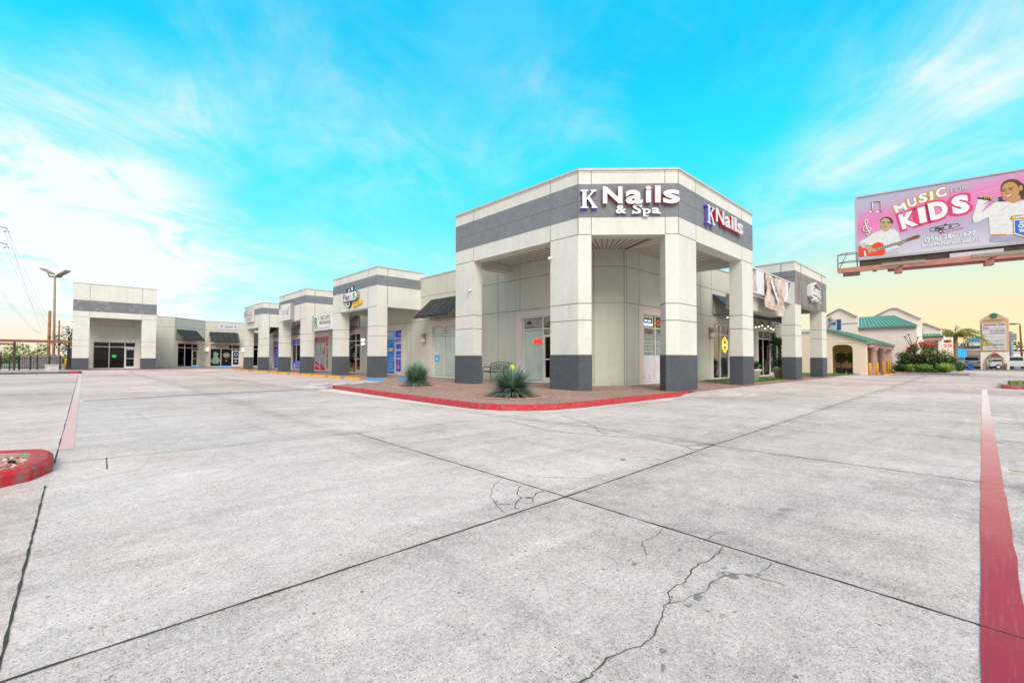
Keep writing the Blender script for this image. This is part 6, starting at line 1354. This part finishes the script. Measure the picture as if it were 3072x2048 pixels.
mb = MB(); aw = [bx(2866, 1072), bx(2903, 1072), bx(2899, 1048), bx(2870, 1046)]; P0 = [(Xb - 3 if i < 2 else Xb, y, z) for i, (y, z) in enumerate(aw)]; mb.extr(P0, (-1, 0, .2), .2); P1 = [(Xb - 3, aw[0][0], aw[0][1]), (Xb - 3, aw[1][0], aw[1][1]), (Xb - 3, aw[1][0], aw[1][1] - 1.2), (Xb - 3, aw[0][0], aw[0][1] - 1.2)]; mb.extr(P1, (-1, 0, 0), .15); mb.build('awning', [plain('awning_sky_blue', (.02, .36, .72))], t)
mb = MB(); y0, z0_ = bx(2908, 1027); y1, z1_ = bx(2946, 1012); mb.wbox(Xb - .5, Xb, y1, y0, z0_, z1_); mb.wbox(Xb - .52, Xb, y1, y0, z0_ - .6, z0_, 1); mb.build('parapet_sign', [plain('awning_sky_blue', (.02, .36, .72)), M_WH], t)
t = thing('far_station', 'pale filling station canopy with red and yellow band behind the pylon arch', 'building', (130, -3, 0)); Xs = 130.0; mb = MB(); y0, z0_ = bx(2955, 1064, Xs); y1, z1_ = bx(3015, 1050, Xs)
mb.wbox(Xs, Xs + 12, y1 - 6, y0 + 3, 0, z1_ - .5); mb.build('wall', [M_WH], t); mb = MB(); mb.wbox(Xs - .3, Xs - .1, y1 - 3, y0 + 1, z0_ - .3, z0_ + .4, 0); mb.wbox(Xs - .3, Xs - .1, y1 - 3, y0 + 1, z0_ - 1.2, z0_ - .6, 1); mb.wbox(Xs - .3, Xs - .1, y1 - 3, y0 + 1, z0_ - 4.4, z0_ - 3.4, 0); mb.wbox(Xs - .25, Xs - .1, y1 - 3, y0 + 1, .3, z0_ - 4.6, 2); mb.build('band', [plain('station_red', (.5, .05, .05)), plain('station_yellow', (.6, .42, .05)), plain('store_glass', (.05, .06, .06), .15)], t)
t = thing('far_shed', 'long pale metal shed at the right edge behind the pickup', 'building', (125, -14, 0)); y0, z0_ = bx(3042, 1062, 125); y1, z1_ = bx(3100, 1060, 125); mb = MB(); mb.wbox(125, 140, y1, y0, 0, z0_ - .6); mb.build('wall', [plain('shed_grey', (.45, .43, .42))], t); mb = MB(); mb.mesh8([(124.6, y1, z0_ - .6), (140, y1, z0_ - .6), (140, y0 + .3, z0_ - .6), (124.6, y0 + .3, z0_ - .6), (132, y1, z0_ + .6), (133, y1, z0_ + .6), (133, y0, z0_ + .6), (132, y0, z0_ + .6)]); mb.build('roof', [M_WH], t)
for k, (px, py, dep, w, h, ms, lab) in enumerate(((2905, 1085, 125, 4.5, 6.6, [L_GR, L_MD], 'grey green tree behind the palm and blue awning'), (2842, 1085, 110, 2.5, 3.8, [L_GR, L_MD], 'small tree hidden behind the pale end wall'), (3040, 1085, 90, 2.4, 5.2, [L_DK, L_MD], 'dark ragged tree behind the right side of the pylon sign'))):
    q = at_dep(px, py, dep); rr = random.Random(k + 40); tree('street_tree', (q.x, q.y, 0), h, [(rr.uniform(-w, w), rr.uniform(-w, w) * .5, h * rr.uniform(.55, .95), w * rr.uniform(.3, .5)) for _ in range(9)], 26, .3, ms, lab, seed=60 + k, trunk=.2)
a = on_x(3060, 978, 100); t = thing('street_lamp', 'slim rust coloured street lamp at the right edge', 'street lamp', (100, a.y, 0)); mb = MB(); mb.tube([(100, a.y - .15, 0), tuple(a)], [.16, .1], 8); mb.build('pole', [M_RUST], t); mb = MB(); mb.tube([a, a + UP * .3, a + UP * .3 + Vector((0, .5, .05))], .07, 5); mb.ball(a + UP * .3 + Vector((0, .7, .05)), (.25, .45, .12)); mb.build('lamp_head', [plain('bronze', (.12, .10, .09))], t)
a = on_x(3033, 994, 92); mb = MB(); mb.tube([(92, a.y, 0), tuple(a)], .2, 8); mb.wbox(91.8, 92.2, a.y - .5, a.y + .25, a.z - 1.2, a.z - .3); tag(mb.build('utility_pole', [plain('grey_pole', (.30, .31, .36))]), 'grey steel pole behind the right edge of the pylon sign', 'pole')

def car(loc, rz, color, label, kind='sedan', lights=True):
    t = thing(dict(sedan='parked_car', suv='parked_suv', truck='pickup_truck')[kind], label, dict(sedan='car', suv='car', truck='pickup')[kind], (0, 0, 0))
    prof = dict(sedan=[(-2.2, .35), (-2.25, .8), (-2.0, .95), (-1.5, 1.0), (1.0, .95), (2.0, .82), (2.25, .6), (2.2, .3)], suv=[(-2.2, .4), (-2.28, 1.0), (-2.2, 1.15), (1.0, 1.1), (2.0, 1.0), (2.25, .75), (2.2, .35)], truck=[(-2.7, .45), (-2.75, 1.05), (-.6, 1.08), (1.2, 1.08), (2.4, 1.0), (2.6, .7), (2.6, .4)])[kind]
    cab = dict(sedan=[(-1.7, .98), (-1.05, 1.42), (.25, 1.42), (1.0, .95)], suv=[(-2.2, 1.12), (-1.95, 1.68), (.1, 1.7), (.95, 1.1)], truck=[(-.65, 1.06), (-.5, 1.75), (.7, 1.75), (1.35, 1.06)])[kind]
    m_ = plain('car_' + color[0], color[1], .25, .03); mb = MB(); w = .88
    def slab(P, w0, w1, zt_):
        n = len(P); i = len(mb.v)
        for s_ in (-1, 1):
            for x, z in P: f = (z - P[0][1]) / max(.01, zt_ - P[0][1]); mb.v.append((x, s_ * (w0 + (w1 - w0) * max(0, min(1, f))), z))
        for k in range(n): k2 = (k + 1) % n; mb.f.append((i + k, i + k2, i + n + k2, i + n + k)); mb.m.append(0); mb.sm.append(False)
        mb.f.append(tuple(i + n - 1 - k for k in range(n))); mb.f.append(tuple(i + n + k for k in range(n))); mb.m += [0, 0]; mb.sm += [False, False]
    slab(prof, w, w * .97, prof[2][1]); slab(cab, w * .95, w * .78, cab[1][1]); mb.build('body', [m_], t)
    wb_ = MB(); zc0, zc1 = cab[0][1] + .06, cab[1][1] - .08
    def lerp(a, b, s_): return a[0] + (b[0] - a[0]) * s_, a[1] + (b[1] - a[1]) * s_
    for s_ in (-1, 1):
        q_ = []
        for (a, b, f) in ((cab[0], cab[1], .15), (cab[0], cab[1], .85), (cab[3], cab[2], .85), (cab[3], cab[2], .15)):
            x, z = lerp(a, b, f); wv = w * .95 + (w * .78 - w * .95) * f; x += .12 if a is cab[0] else -.12; q_.append((x, s_ * (wv + .006), z))
        wb_.face(q_)
    for a, b, sg_ in ((cab[0], cab[1], -1), (cab[3], cab[2], 1)):
        x0, z0_ = lerp(a, b, .12); x1, z1_ = lerp(a, b, .9); e = .012 * sg_; wb_.face([(x0 + e, -w * .85, z0_), (x0 + e, w * .85, z0_), (x1 + e, w * .72, z1_ + .01), (x1 + e, -w * .72, z1_ + .01)])
    wb_.build('window', [plain('car_glass', (.02, .024, .028), .1)], t)
    for x in (prof[0][0] + .82, -prof[0][0] - .85):
        for s_ in (-1, 1):
            wh = MB(); wh.tube([(x, s_ * .70, .33), (x, s_ * .90, .33)], .33, 14, 0); wh.tube([(x, s_ * .88, .33), (x, s_ * .91, .33)], .19, 10, 1); wh.build('wheel', [M_BLACK, M_ALU], t)
    if lights:
        for s_ in (-1, 1):
            lb = MB(); xb = prof[1][0]; lb.wbox(xb - .02, xb + .15, s_ * .62 - .2, s_ * .62 + .2, prof[1][1] - .12, prof[1][1] + .06); lb.build('tail_light', [plain('tail_light_red', (.6, .02, .02), .2)], t)
            lb = MB(); xf = prof[-2][0]; lb.wbox(xf - .2, xf + .01, s_ * .62 - .18, s_ * .62 + .18, prof[-2][1] - .02, prof[-2][1] + .14); lb.build('headlight', [M_WH], t)
    bb_ = MB(); bb_.wbox(prof[0][0] - .06, prof[0][0] + .15, -.86, .86, .36, .6); bb_.wbox(prof[-1][0] - .12, prof[-1][0] + .08, -.86, .86, .34, .55); bb_.build('bumper', [M_DARKALU], t)
    t.location = loc; t.rotation_euler = (0, 0, rz); return t
q = on_x(2893, 1090, 90); car((90, q.y, 0), R(22), ('silver', (.42, .44, .50)), 'silver SUV seen from behind with red tail lights before the blue awning', 'suv')
q = on_x(2930, 1090, 98); car((98, q.y, 0), R(40), ('blue_grey', (.16, .20, .34)), 'blue grey sedan left of the pylon sign base')
q = on_x(2918, 1090, 104); car((104, q.y, 0), R(70), ('black', (.03, .03, .035)), 'dark sedan between the silver SUV and the blue grey sedan')
q = on_x(2985, 1090, 100); car((100, q.y, 0), R(95), ('white', (.62, .66, .68)), 'white sedan seen through the arch of the pylon sign')
q = on_x(3052, 1090, 92); car((92, q.y, 0), R(95), ('white', (.62, .66, .68)), 'white pickup truck at the right edge beyond the pylon sign', 'truck')
q = on_x(2912, 1105, 80); mb = MB(); mb.mesh8([(79.75, q.y - .2, 0), (80.25, q.y - .2, 0), (80.25, q.y + .2, 0), (79.75, q.y + .2, 0), (79.7, q.y - .26, .72), (80.3, q.y - .26, .72), (80.3, q.y + .26, .72), (79.7, q.y + .26, .72)]); mb.wbox(79.66, 80.34, q.y - .3, q.y + .3, .72, .78); mb.tube([(79.8, q.y - .3, .1), (79.8, q.y + .3, .1)], .1, 8)
tag(mb.build('trash_bin', [plain('bin_blue', (.02, .12, .55), .4)]), 'bright blue wheeled bin right of the silver SUV', 'bin')
# ------------------------------------------------------------------ billboard
c8 = crop(2500, 480, 4.112); cK = crop(2560, 640, 10.455); cW = crop(2900, 500, 6.5333)
O_ = at_dep(2573.5, 775.5, 33.6); BU = Vector((math.cos(R(-80)), math.sin(R(-80)), 0)); BB = Frame((O_.x, O_.y), (BU.x, BU.y)); BN = BB.n
zB, zT = O_.z, on_plane(2573.5, 594, O_, BN).z
LB = 14.6
def bp(c, x, y, lift=0.0): p = on_plane(*c(x, y), O_, BN); return p + BN * lift
board = thing('billboard', 'large pink music school billboard with guitar boy and singing woman above the road', 'billboard', (O_.x, O_.y, 0))
m, t_, b_ = base_mat('billboard_print'); sx = t_.n('ShaderNodeSeparateXYZ'); t_.l(pos(t_), sx.inputs[0])
vy = t_.n('ShaderNodeMapRange'); t_.l(sx.outputs[2], vy.inputs[0]); vy.inputs[1].default_value = zB; vy.inputs[2].default_value = zT
vu = t_.n('ShaderNodeMapRange'); t_.l(sx.outputs[1], vu.inputs[0]); vu.inputs[1].default_value = O_.y; vu.inputs[2].default_value = O_.y - 9.5
band = t_.math('SUBTRACT', t_.math('MULTIPLY_ADD', vu.outputs[0], .30, .50), vy.outputs[0]); band = t_.math('ABSOLUTE', band)
pk = t_.math('SUBTRACT', 1.0, t_.step(band, .02, .38)); pk = t_.math('MULTIPLY', pk, t_.math('MULTIPLY_ADD', t_.noise(pos(t_), .5, 3), .5, .65))
lo = t_.step(vy.outputs[0], .38, .0)
colr = t_.mix(pk, (.42, .40, .56), (.74, .15, .42)); colr = t_.mix(t_.math('MULTIPLY', lo, .75), colr, (.64, .60, .74))
t_.l(colr, b_.inputs['Base Color']); b_.inputs['Roughness'].default_value = .55
mb = MB(); mb.box(BB, 0, LB, -.35, 0, zB, zT); mb.build('panel', [m], board)
mb = MB(); e = .13
mb.box(BB, -e, LB + e, -.4, .06, zT, zT + e * .7); mb.box(BB, -e, LB + e, -.4, .06, zB - e * 1.3, zB); mb.box(BB, -e, 0, -.4, .06, zB, zT); mb.box(BB, LB, LB + e, -.4, .06, zB, zT)
mb.build('frame', [plain('billboard_frame', (.42, .43, .46), .5)], board)
M_STR = plain('salmon_steel', (.46, .20, .16), .7, .15, 2); M_STRD = plain('dark_steel', (.06, .045, .04), .7, .3, 2)
mb = MB(); mb.box(BB, .1, LB, -.32, -.05, zB - .62, zB - .18); mb.build('apron', [M_STRD], board)
mb = MB(); mb.box(BB, -1.2, LB, .35, 1.25, zB - 1.06, zB - .94); mb.box(BB, -1.2, LB, 1.2, 1.3, zB - 1.18, zB - .82); mb.box(BB, 1.7, LB, -.3, .3, zB - 1.15, zB - .75); mb.build('catwalk', [M_STR], board)
mb = MB()
for u in (-1.2, -.05): 
    mb.tube([BB.P(u, zB - .94, .4), BB.P(u, zB + .35, .4)], .035, 5); mb.tube([BB.P(u, zB - .94, 1.2), BB.P(u, zB + .2, 1.2)], .035, 5)
for z in (zB + .3, zB - .3): mb.tube([BB.P(-1.2, z, .4), BB.P(-.9, z - .05, 1.2), BB.P(-.05, z - .05, 1.2)], .03, 5); mb.tube([BB.P(-1.2, z, .4), BB.P(-.05, z, .4)], .03, 5)
mb.tube([BB.P(-1.2, zB - .9, .4), BB.P(-.6, zB + .3, 1.2)], .025, 5); mb.box(BB, -.9, .1, .5, 1.2, zB - 1.35, zB - 1.1); mb.build('ladder_cage', [plain('cage_brown', (.20, .13, .09))], board)
for u in (2.2, 6.6, 11.0):
    mb = MB(); mb.tube([BB.P(u, zB - 1.0, .9), BB.P(u + .15, zB - 1.15, 1.9), BB.P(u + .15, zB - 1.05, 2.2)], .05, 5); mb.box(BB, u - .2, u + .2, .7, 1.3, zB - 1.5, zB - 1.1); mb.build('bracket', [M_STR], board)
    mb = MB(); mb.box(BB, u - .95, u + 1.25, 2.0, 2.35, zB - 1.12, zB - .92); mb.build('lamp_head', [plain('lamp_bronze', (.30, .25, .2))], board)
mb = MB(); mb.box(BB, 4.9, 7.4, .33, .37, zB - .8, zB - .38); mb.build('plate', [plain('plate_lilac', (.55, .54, .62))], board)
pc = BB.P(11.8, 0, -.9); mb = MB(); mb.tube([(pc.x, pc.y, 0), (pc.x, pc.y, zB - .2)], .5, 16); mb.tube([BB.P(.6, zB - .5, -.9), BB.P(LB - .5, zB - .5, -.9)], .28, 10)
for u in (1.0, 4.5, 8, 11.5, 14): mb.box(BB, u - .1, u + .1, -.7, -.35, zB - .7, zT - .2); mb.box(BB, u - .12, u + .12, -1.0, 1.2, zB - .94, zB - .74)
mb.build('post', [M_STRD], board)
M_GOLD = plain('print_gold2', (.50, .33, .10)); M_RPINK = plain('print_raspberry', (.68, .03, .16)); M_PW = plain('print_white', (.80, .80, .84)); M_LIL = plain('print_lilac', (.62, .56, .74)); M_TEAL = plain('print_teal', (.22, .38, .40))
def btext(tx, bl, br, tl, mt, c=c8, lift=.02, out=None, mo=None, off=.05, **k):
    o, e1, e2 = bp(c, *bl), bp(c, *br) - bp(c, *bl), bp(c, *tl) - bp(c, *bl)
    if out: fit_text(tx, o + BN * (lift - .008), e1, e2, mo, board, lift=0, outline=out, **k)
    fit_text(tx, o + BN * lift, e1, e2, mt, board, lift=0, off=off, **k)
for y0, y1 in ((790, 320), (820, 345), (845, 375), (870, 405), (895, 440)):
    mb = MB(); P_ = [(480, y0), (860, y0 - 60), (1300, (y0 + y1) / 2 + 35), (1700, y1 + 115), (2090, y1)]; Q = []
    for (x, y) in P_: Q.append(bp(c8, x, y, .008))
    for a, b in zip(Q, Q[1:]): mb.face([a, b, b + UP * .025, a + UP * .025])
    mb.build('stave_line', [plain('print_pink_line', (.80, .55, .72))], board)
for ch, bl, br, tl in (('M', (775, 655), (915, 610), (735, 570)), ('U', (930, 590), (1035, 560), (905, 490)), ('S', (1060, 540), (1165, 505), (1045, 435)), ('I', (1195, 500), (1235, 490), (1185, 395)), ('C', (1275, 475), (1400, 440), (1255, 365))):
    btext(ch, bl, br, tl, M_PW, out=.07, mo=M_GOLD, off=.03)
for ch, bl, br, tl in (('K', (850, 860), (1050, 800), (800, 680)), ('I', (1065, 785), (1155, 765), (1035, 595)), ('D', (1200, 750), (1430, 700), (1160, 540)), ('S', (1475, 680), (1690, 640), (1445, 460))):
    btext(ch, bl, br, tl, M_PW, lift=.035, out=.075, mo=M_RPINK, off=.06)
btext('FOR', (1450, 415), (1655, 370), (1442, 358), M_LIL, out=.06, mo=M_INKG, off=.0)
btext('(956) 286-1677', (1125, 1025), (1765, 945), (1120, 955), M_PW, out=.06, mo=M_TEAL, off=.02); btext('8602 McPherson Ste. 111', (1090, 1080), (1810, 1000), (1085, 1035), M_PW, out=.06, mo=M_TEAL, off=.02)
btext('Flat', (1255, 868), (1375, 848), (1252, 838), M_INK); btext('5', (1425, 838), (1462, 832), (1423, 812), M_INK); btext('school of music', (1320, 915), (1610, 845), (1316, 895), M_RPINK, off=.02)
def shape(pts, mt, name='picture', c=c8, lift=.012): mb = MB(); mb.face([bp(c, x, y, lift) for x, y in pts][::-1]); mb.build(name, [mt], board)
def blob(cx, cy, rx, ry, mt, c, lift, a0=0, n=22, name='picture'): shape([(cx + rx * math.cos(2 * math.pi * k / n), cy + ry * math.sin(2 * math.pi * k / n)) for k in range(n)], mt, name, c, lift)
def stroke(pts, w, mt, c=c8, lift=.014, name='picture'):
    mb = MB(); Q = [bp(c, x, y, lift) for x, y in pts]
    mb.tube(Q, w, 5); mb.build(name, [mt], board)
stroke([(1190, 850), (1200, 880), (1330, 870), (1500, 835), (1560, 810), (1540, 785), (1400, 800), (1220, 835), (1190, 850)], .016, M_INK); blob(1322, 880, 30, 22, M_INK, c8, .012); blob(1322, 880, 14, 10, M_PW, c8, .016); blob(1385, 798, 18, 13, M_INK, c8, .012)
for a, b in ((435, 1), (520, 1)): blob(a + 25, 640, 30, 18, M_RPINK, c8, .012); blob(a + 25, 640, 22, 12, M_PW, c8, .016)
stroke([(488, 640), (478, 520), (585, 512), (590, 640)], .06, M_RPINK, lift=.0); stroke([(488, 640), (478, 520), (585, 512), (590, 640)], .035, M_PW, lift=.04)
clef = [(410, 560 + 40), (470, 590), (540, 540), (500, 450), (410, 450), (390, 530), (420, 560)]
cl2 = [(400, 200), (360, 260), (370, 340), (480, 560), (500, 640), (440, 690), (390, 660)]; cl3 = [(420, 200), (460, 260), (430, 330), (310, 450), (310, 550), (420, 590), (530, 550), (540, 480), (470, 440), (400, 490), (400, 540)]
for L in (cl2, cl3): stroke(L, .055, M_GOLD, cK, .0); stroke(L, .034, M_PW, cK, .035)
SK = plain('print_skin2', (.46, .36, .20)); SKd = plain('print_skin3', (.50, .27, .10)); HAIR = plain('print_hair', (.05, .035, .02)); SHIRT = plain('print_shirt', (.68, .69, .72)); SHD = plain('print_fold', (.48, .49, .53)); JEAN = plain('print_jeans', (.36, .34, .50)); GUI = plain('print_guitar', (.72, .055, .015)); WOOD = plain('print_wood', (.22, .06, .03)); FRET = plain('print_fret', (.22, .21, .22)); LIP = plain('print_lip', (.45, .05, .06))
# the boy with the guitar
shape([(600, 640), (860, 540), (900, 480), (1120, 480), (1300, 500), (1420, 620), (1500, 900), (1420, 1050), (1430, 1240), (600, 1290), (450, 980), (170, 1000), (200, 900), (420, 760)], SHIRT, 'boy_shirt', cK, .014)
shape([(1010, 1200), (1400, 1060), (1430, 1240), (900, 1290)], SHD, 'boy_trousers', cK, .018); shape([(890, 480), (1120, 470), (1130, 530), (1010, 580), (930, 560)], SK, 'boy_neck', cK, .018)
blob(1045, 270, 205, 160, HAIR, cK, .018, name='boy_hair'); blob(1010, 340, 165, 190, SK, cK, .022, name='boy_face'); blob(1195, 370, 40, 50, SK, cK, .02, name='boy_ear')
for x in (940, 1110): shape([(x - 55, 285), (x + 55, 278), (x + 55, 262), (x - 50, 266)], HAIR, 'boy_brow', cK, .026); blob(x, 306, 34, 16, HAIR, cK, .026, name='boy_eye')
shape([(1000, 310), (1030, 375), (970, 378)], plain('print_skin4', (.36, .27, .14)), 'boy_nose', cK, .025); shape([(930, 415), (1060, 410), (1050, 435), (990, 445), (940, 432)], LIP, 'boy_mouth', cK, .026)
shape([(165, 1050), (240, 1030), (330, 1060), (430, 1010), (560, 1010), (680, 930), (800, 900), (900, 930), (960, 1000), (940, 1060), (1000, 1130), (1000, 1250), (940, 1310), (170, 1370)], GUI, 'guitar', cK, .026)
shape([(700, 1100), (1640, 820), (1680, 880), (760, 1180)], FRET, 'guitar_neck', cK, .03); shape([(1640, 815), (1980, 680), (2060, 680), (2100, 720), (2060, 770), (1680, 880)], WOOD, 'guitar_head', cK, .03)
for k in range(10): x = 790 + 80 * k; y = 1080 - 24 * k; stroke([(x, y - 4), (x + 14, y + 70)], .008, M_PW, cK, .034)
shape([(330, 1180), (370, 1180), (410, 1330), (350, 1340)], M_PW, 'guitar_bridge', cK, .03)
shape([(170, 990), (320, 910), (420, 990), (430, 1030), (330, 1110), (230, 1040)], SHD, 'boy_cuff', cK, .034); shape([(390, 1070), (470, 1030), (560, 1050), (640, 1110), (700, 1110), (760, 1160), (650, 1220), (560, 1190), (510, 1290)], SK, 'boy_hand', cK, .036)
for k in range(4): stroke([(1390 + 40 * k, 940 - 14 * k), (1440 + 45 * k, 1000 - 22 * k)], .035, SK, cK, .04)
# the woman with the microphone
shape([(105, 1000), (150, 880), (220, 640), (440, 640), (440, 690), (330, 830), (300, 900), (480, 760), (560, 690), (800, 680), (900, 720), (1010, 690), (1300, 600), (1500, 700), (1500, 1330), (440, 1330), (430, 980), (190, 1105), (130, 1100)], SHIRT, 'woman_shirt', cW, .014)
shape([(460, 1335), (1500, 1300), (1500, 1500), (450, 1480)], JEAN, 'woman_jeans', cW, .013); shape([(480, 1325), (760, 1320), (760, 1350), (500, 1370)], SKd, 'woman_waist', cW, .016)
shape([(600, 610), (690, 580), (700, 640), (790, 690), (640, 690), (560, 670)], HAIR, 'woman_hair', cW, .016); blob(890, 420, 225, 175, HAIR, cW, .016, name='woman_hair'); shape([(1000, 330), (1110, 330), (1180, 500), (1200, 640), (1020, 640)], HAIR, 'woman_hair', cW, .016)
shape([(800, 620), (1040, 560), (1060, 640), (900, 710), (810, 690)], SKd, 'woman_neck', cW, .02); blob(855, 480, 175, 180, SKd, cW, .024, name='woman_face'); blob(1062, 420, 38, 58, SKd, cW, .022, name='woman_ear')
for x, y in ((725, 478), (870, 440)): shape([(x - 60, y - 18), (x + 50, y - 38), (x + 50, y - 24), (x - 55, y - 2)], HAIR, 'woman_brow', cW, .028); blob(x, y + 8, 34, 11, HAIR, cW, .028, name='woman_eye')
shape([(790, 470), (820, 535), (755, 540)], plain('print_skin5', (.40, .20, .07)), 'woman_nose', cW, .027); shape([(750, 580), (905, 535), (880, 590), (810, 612)], LIP, 'woman_mouth', cW, .028); shape([(770, 580), (890, 545), (870, 568), (800, 590)], M_PW, 'woman_teeth', cW, .03)
shape([(215, 600), (470, 640), (470, 670), (215, 632)], M_INK, 'microphone', cW, .02); blob(555, 645, 70, 42, plain('print_mic', (.34, .35, .38)), cW, .022, name='microphone'); stroke([(340, 735), (450, 670)], .02, M_INK, cW, .018)
for k in range(4): stroke([(340 + 36 * k, 585), (352 + 38 * k, 645)], .035, SKd, cW, .028)
for L in ([(430, 980), (455, 1200), (445, 1325)], [(700, 850), (830, 755)], [(190, 1105), (430, 985)], [(150, 880), (110, 1000), (130, 1100)]): stroke(L, .012, SHD, cW, .016)
# award shield
shape([(840, 1010), (885, 965), (1120, 940), (1300, 880), (1700, 900), (1700, 990), (1120, 1030), (880, 1050)], plain('print_bronze', (.50, .28, .04)), 'shield_ribbon', cW, .03); shape([(905, 1035), (1500, 990), (1500, 1330), (1200, 1420), (910, 1335)], plain('print_bronze', (.50, .28, .04)), 'shield_border', cW, .028); shape([(925, 1045), (1480, 1000), (1480, 1320), (1200, 1395), (930, 1318)], M_PW, 'shield_border', cW, .032)
shape([(940, 1058), (1465, 1015), (1465, 1310), (1200, 1375), (945, 1300)], plain('print_royal', (.01, .13, .62)), 'shield', cW, .036)
btext('Laredo', (920, 1020), (1180, 990), (918, 975), M_PW, cW, .04); btext('2024', (1025, 1115), (1200, 1095), (1022, 1070), M_PW, cW, .04); btext('CHOICE', (1010, 1205), (1420, 1170), (1006, 1125), M_PW, cW, .04); btext('WINNER', (1020, 1295), (1440, 1262), (1016, 1225), M_PW, cW, .04)
# ------------------------------------------------------------------ light and sky
w = bpy.data.worlds.new('World'); scene.world = w; w.use_nodes = True
t = NT(w.node_tree); bg = w.node_tree.nodes['Background']
SUN_EL, SUN_AZ = R(38), TH + math.pi + R(12)           # behind the camera, high and soft
sky = t.n('ShaderNodeTexSky', sky_type='NISHITA'); sky.sun_disc = False; sky.sun_elevation = SUN_EL; sky.sun_rotation = math.pi / 2 - SUN_AZ
tc = t.n('ShaderNodeTexCoord'); d = tc.outputs['Generated']
sp = t.n('ShaderNodeSeparateXYZ'); t.l(d, sp.inputs[0])
def dot(vec):
    x = t.n('ShaderNodeVectorMath', operation='DOT_PRODUCT'); t.l(d, x.inputs[0]); x.inputs[1].default_value = vec; return x.outputs['Value']
F0 = Vector((math.cos(TH), math.sin(TH), 0)); R0 = Vector((math.sin(TH), -math.cos(TH), 0))
zz = sp.outputs[2]
base = t.ramp(zz, [(0.0, (.66, .93, .93)), (.12, (.44, .92, .96)), (.24, (.15, .87, .98)), (.38, (.02, .79, .97)), (.54, (.0, .60, .92)), (.8, (.0, .52, .86))])
# cirrus: noise on a flat layer high above, drawn out along the wind
den = t.math('ADD', t.math('MAXIMUM', zz, 0.0), .16)
fx = t.math('DIVIDE', dot(F0), den); fy = t.math('DIVIDE', dot(R0), den)
cv = t.n('ShaderNodeCombineXYZ'); t.l(fx, cv.inputs[0]); t.l(fy, cv.inputs[1])
n1 = t.noise(t.scale(cv.outputs[0], (.9, 1.15, 1), R(20)), 1.1, 8, .6, .8)
n2 = t.noise(t.scale(cv.outputs[0], (1.3, 1.75, 1), R(-14)), 1.5, 9, .62, 1.1)
n3 = t.noise(t.scale(cv.outputs[0], (1, 1, 1)), .55, 3, .5)
wisps = t.math('MULTIPLY', t.step(n2, .36, .86), t.step(n1, .36, .70))
soft = t.step(t.math('MULTIPLY_ADD', n3, .5, t.math('MULTIPLY', n1, .5)), .46, .70)
def blob_dir(px, py, wdt, k=1.0):
    v = ray(px, py).normalized(); c = dot(v); return t.math('MULTIPLY', t.step(c, math.cos(R(wdt)), math.cos(R(wdt * .18))), k)
mask = t.math('MULTIPLY_ADD', wisps, .40, t.math('MULTIPLY', soft, .14))
tex = t.math('MULTIPLY_ADD', t.math('MULTIPLY_ADD', t.step(n2, .30, .72), .65, t.math('MULTIPLY', t.step(t.noise(cv.outputs[0], 3.2, 8, .62, .6), .35, .68), .35)), 1.0, .08)
for px, py, wd, k in ((20, 560, 12, .9), (-150, 700, 13, .85), (300, 730, 11, .8), (500, 770, 9, .55), (640, 900, 10, .5), (400, 300, 7, .28), (560, 440, 7, .3), (2700, 430, 11, .42), (2950, 250, 10, .36), (2450, 600, 9, .36), (3000, 60, 8, .3), (1500, 200, 10, .1), (900, 320, 8, .12)):
    mask = t.math('ADD', mask, t.math('MULTIPLY', blob_dir(px, py, wd, k), tex))
mask = t.math('MINIMUM', mask, 1.0)
col = t.mix(t.math('MULTIPLY', mask, .93), base, (.93, .965, .985))
# warm glow along the horizon, widest to the right
low = t.math('SUBTRACT', 1.0, t.step(zz, .02, .30)); right = t.step(dot(R0), .22, .62)
low2 = t.math('SUBTRACT', 1.0, t.step(zz, .01, .115)); left = t.step(dot(R0), -.40, -.66)
col = t.mix(t.math('MULTIPLY', t.math('MULTIPLY', low, right), .95), col, (1.0, .79, .42))
col = t.mix(t.math('MULTIPLY', t.math('MULTIPLY', low2, left), .8), col, (1.0, .76, .56))
# unseen sky behind the camera, made bright and even to light the fronts neutrally
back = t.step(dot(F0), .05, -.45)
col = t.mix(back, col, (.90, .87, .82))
high = t.step(zz, .62, .82)  # unseen zenith made neutral warm so the ground is lit less blue
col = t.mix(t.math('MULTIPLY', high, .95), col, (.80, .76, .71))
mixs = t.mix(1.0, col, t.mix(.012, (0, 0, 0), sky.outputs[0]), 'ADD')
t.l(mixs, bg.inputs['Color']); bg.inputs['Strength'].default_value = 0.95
sl = bpy.data.lights.new('sun', 'SUN'); so = bpy.data.objects.new('sun', sl); COL.objects.link(so)
sl.energy = 2.75; sl.angle = R(34); sl.color = (1, .93, .83)
sd = Vector((math.cos(SUN_AZ) * math.cos(SUN_EL), math.sin(SUN_AZ) * math.cos(SUN_EL), math.sin(SUN_EL)))
so.rotation_euler = sd.to_track_quat('Z', 'Y').to_euler()
scene.view_settings.view_transform = 'Standard'; scene.view_settings.look = 'None'; scene.view_settings.exposure = 0.12; scene.view_settings.gamma = 1.0
scene.render.engine = 'CYCLES'
scene.cycles.max_bounces = 6; scene.cycles.transparent_max_bounces = 8; scene.cycles.use_denoising = True
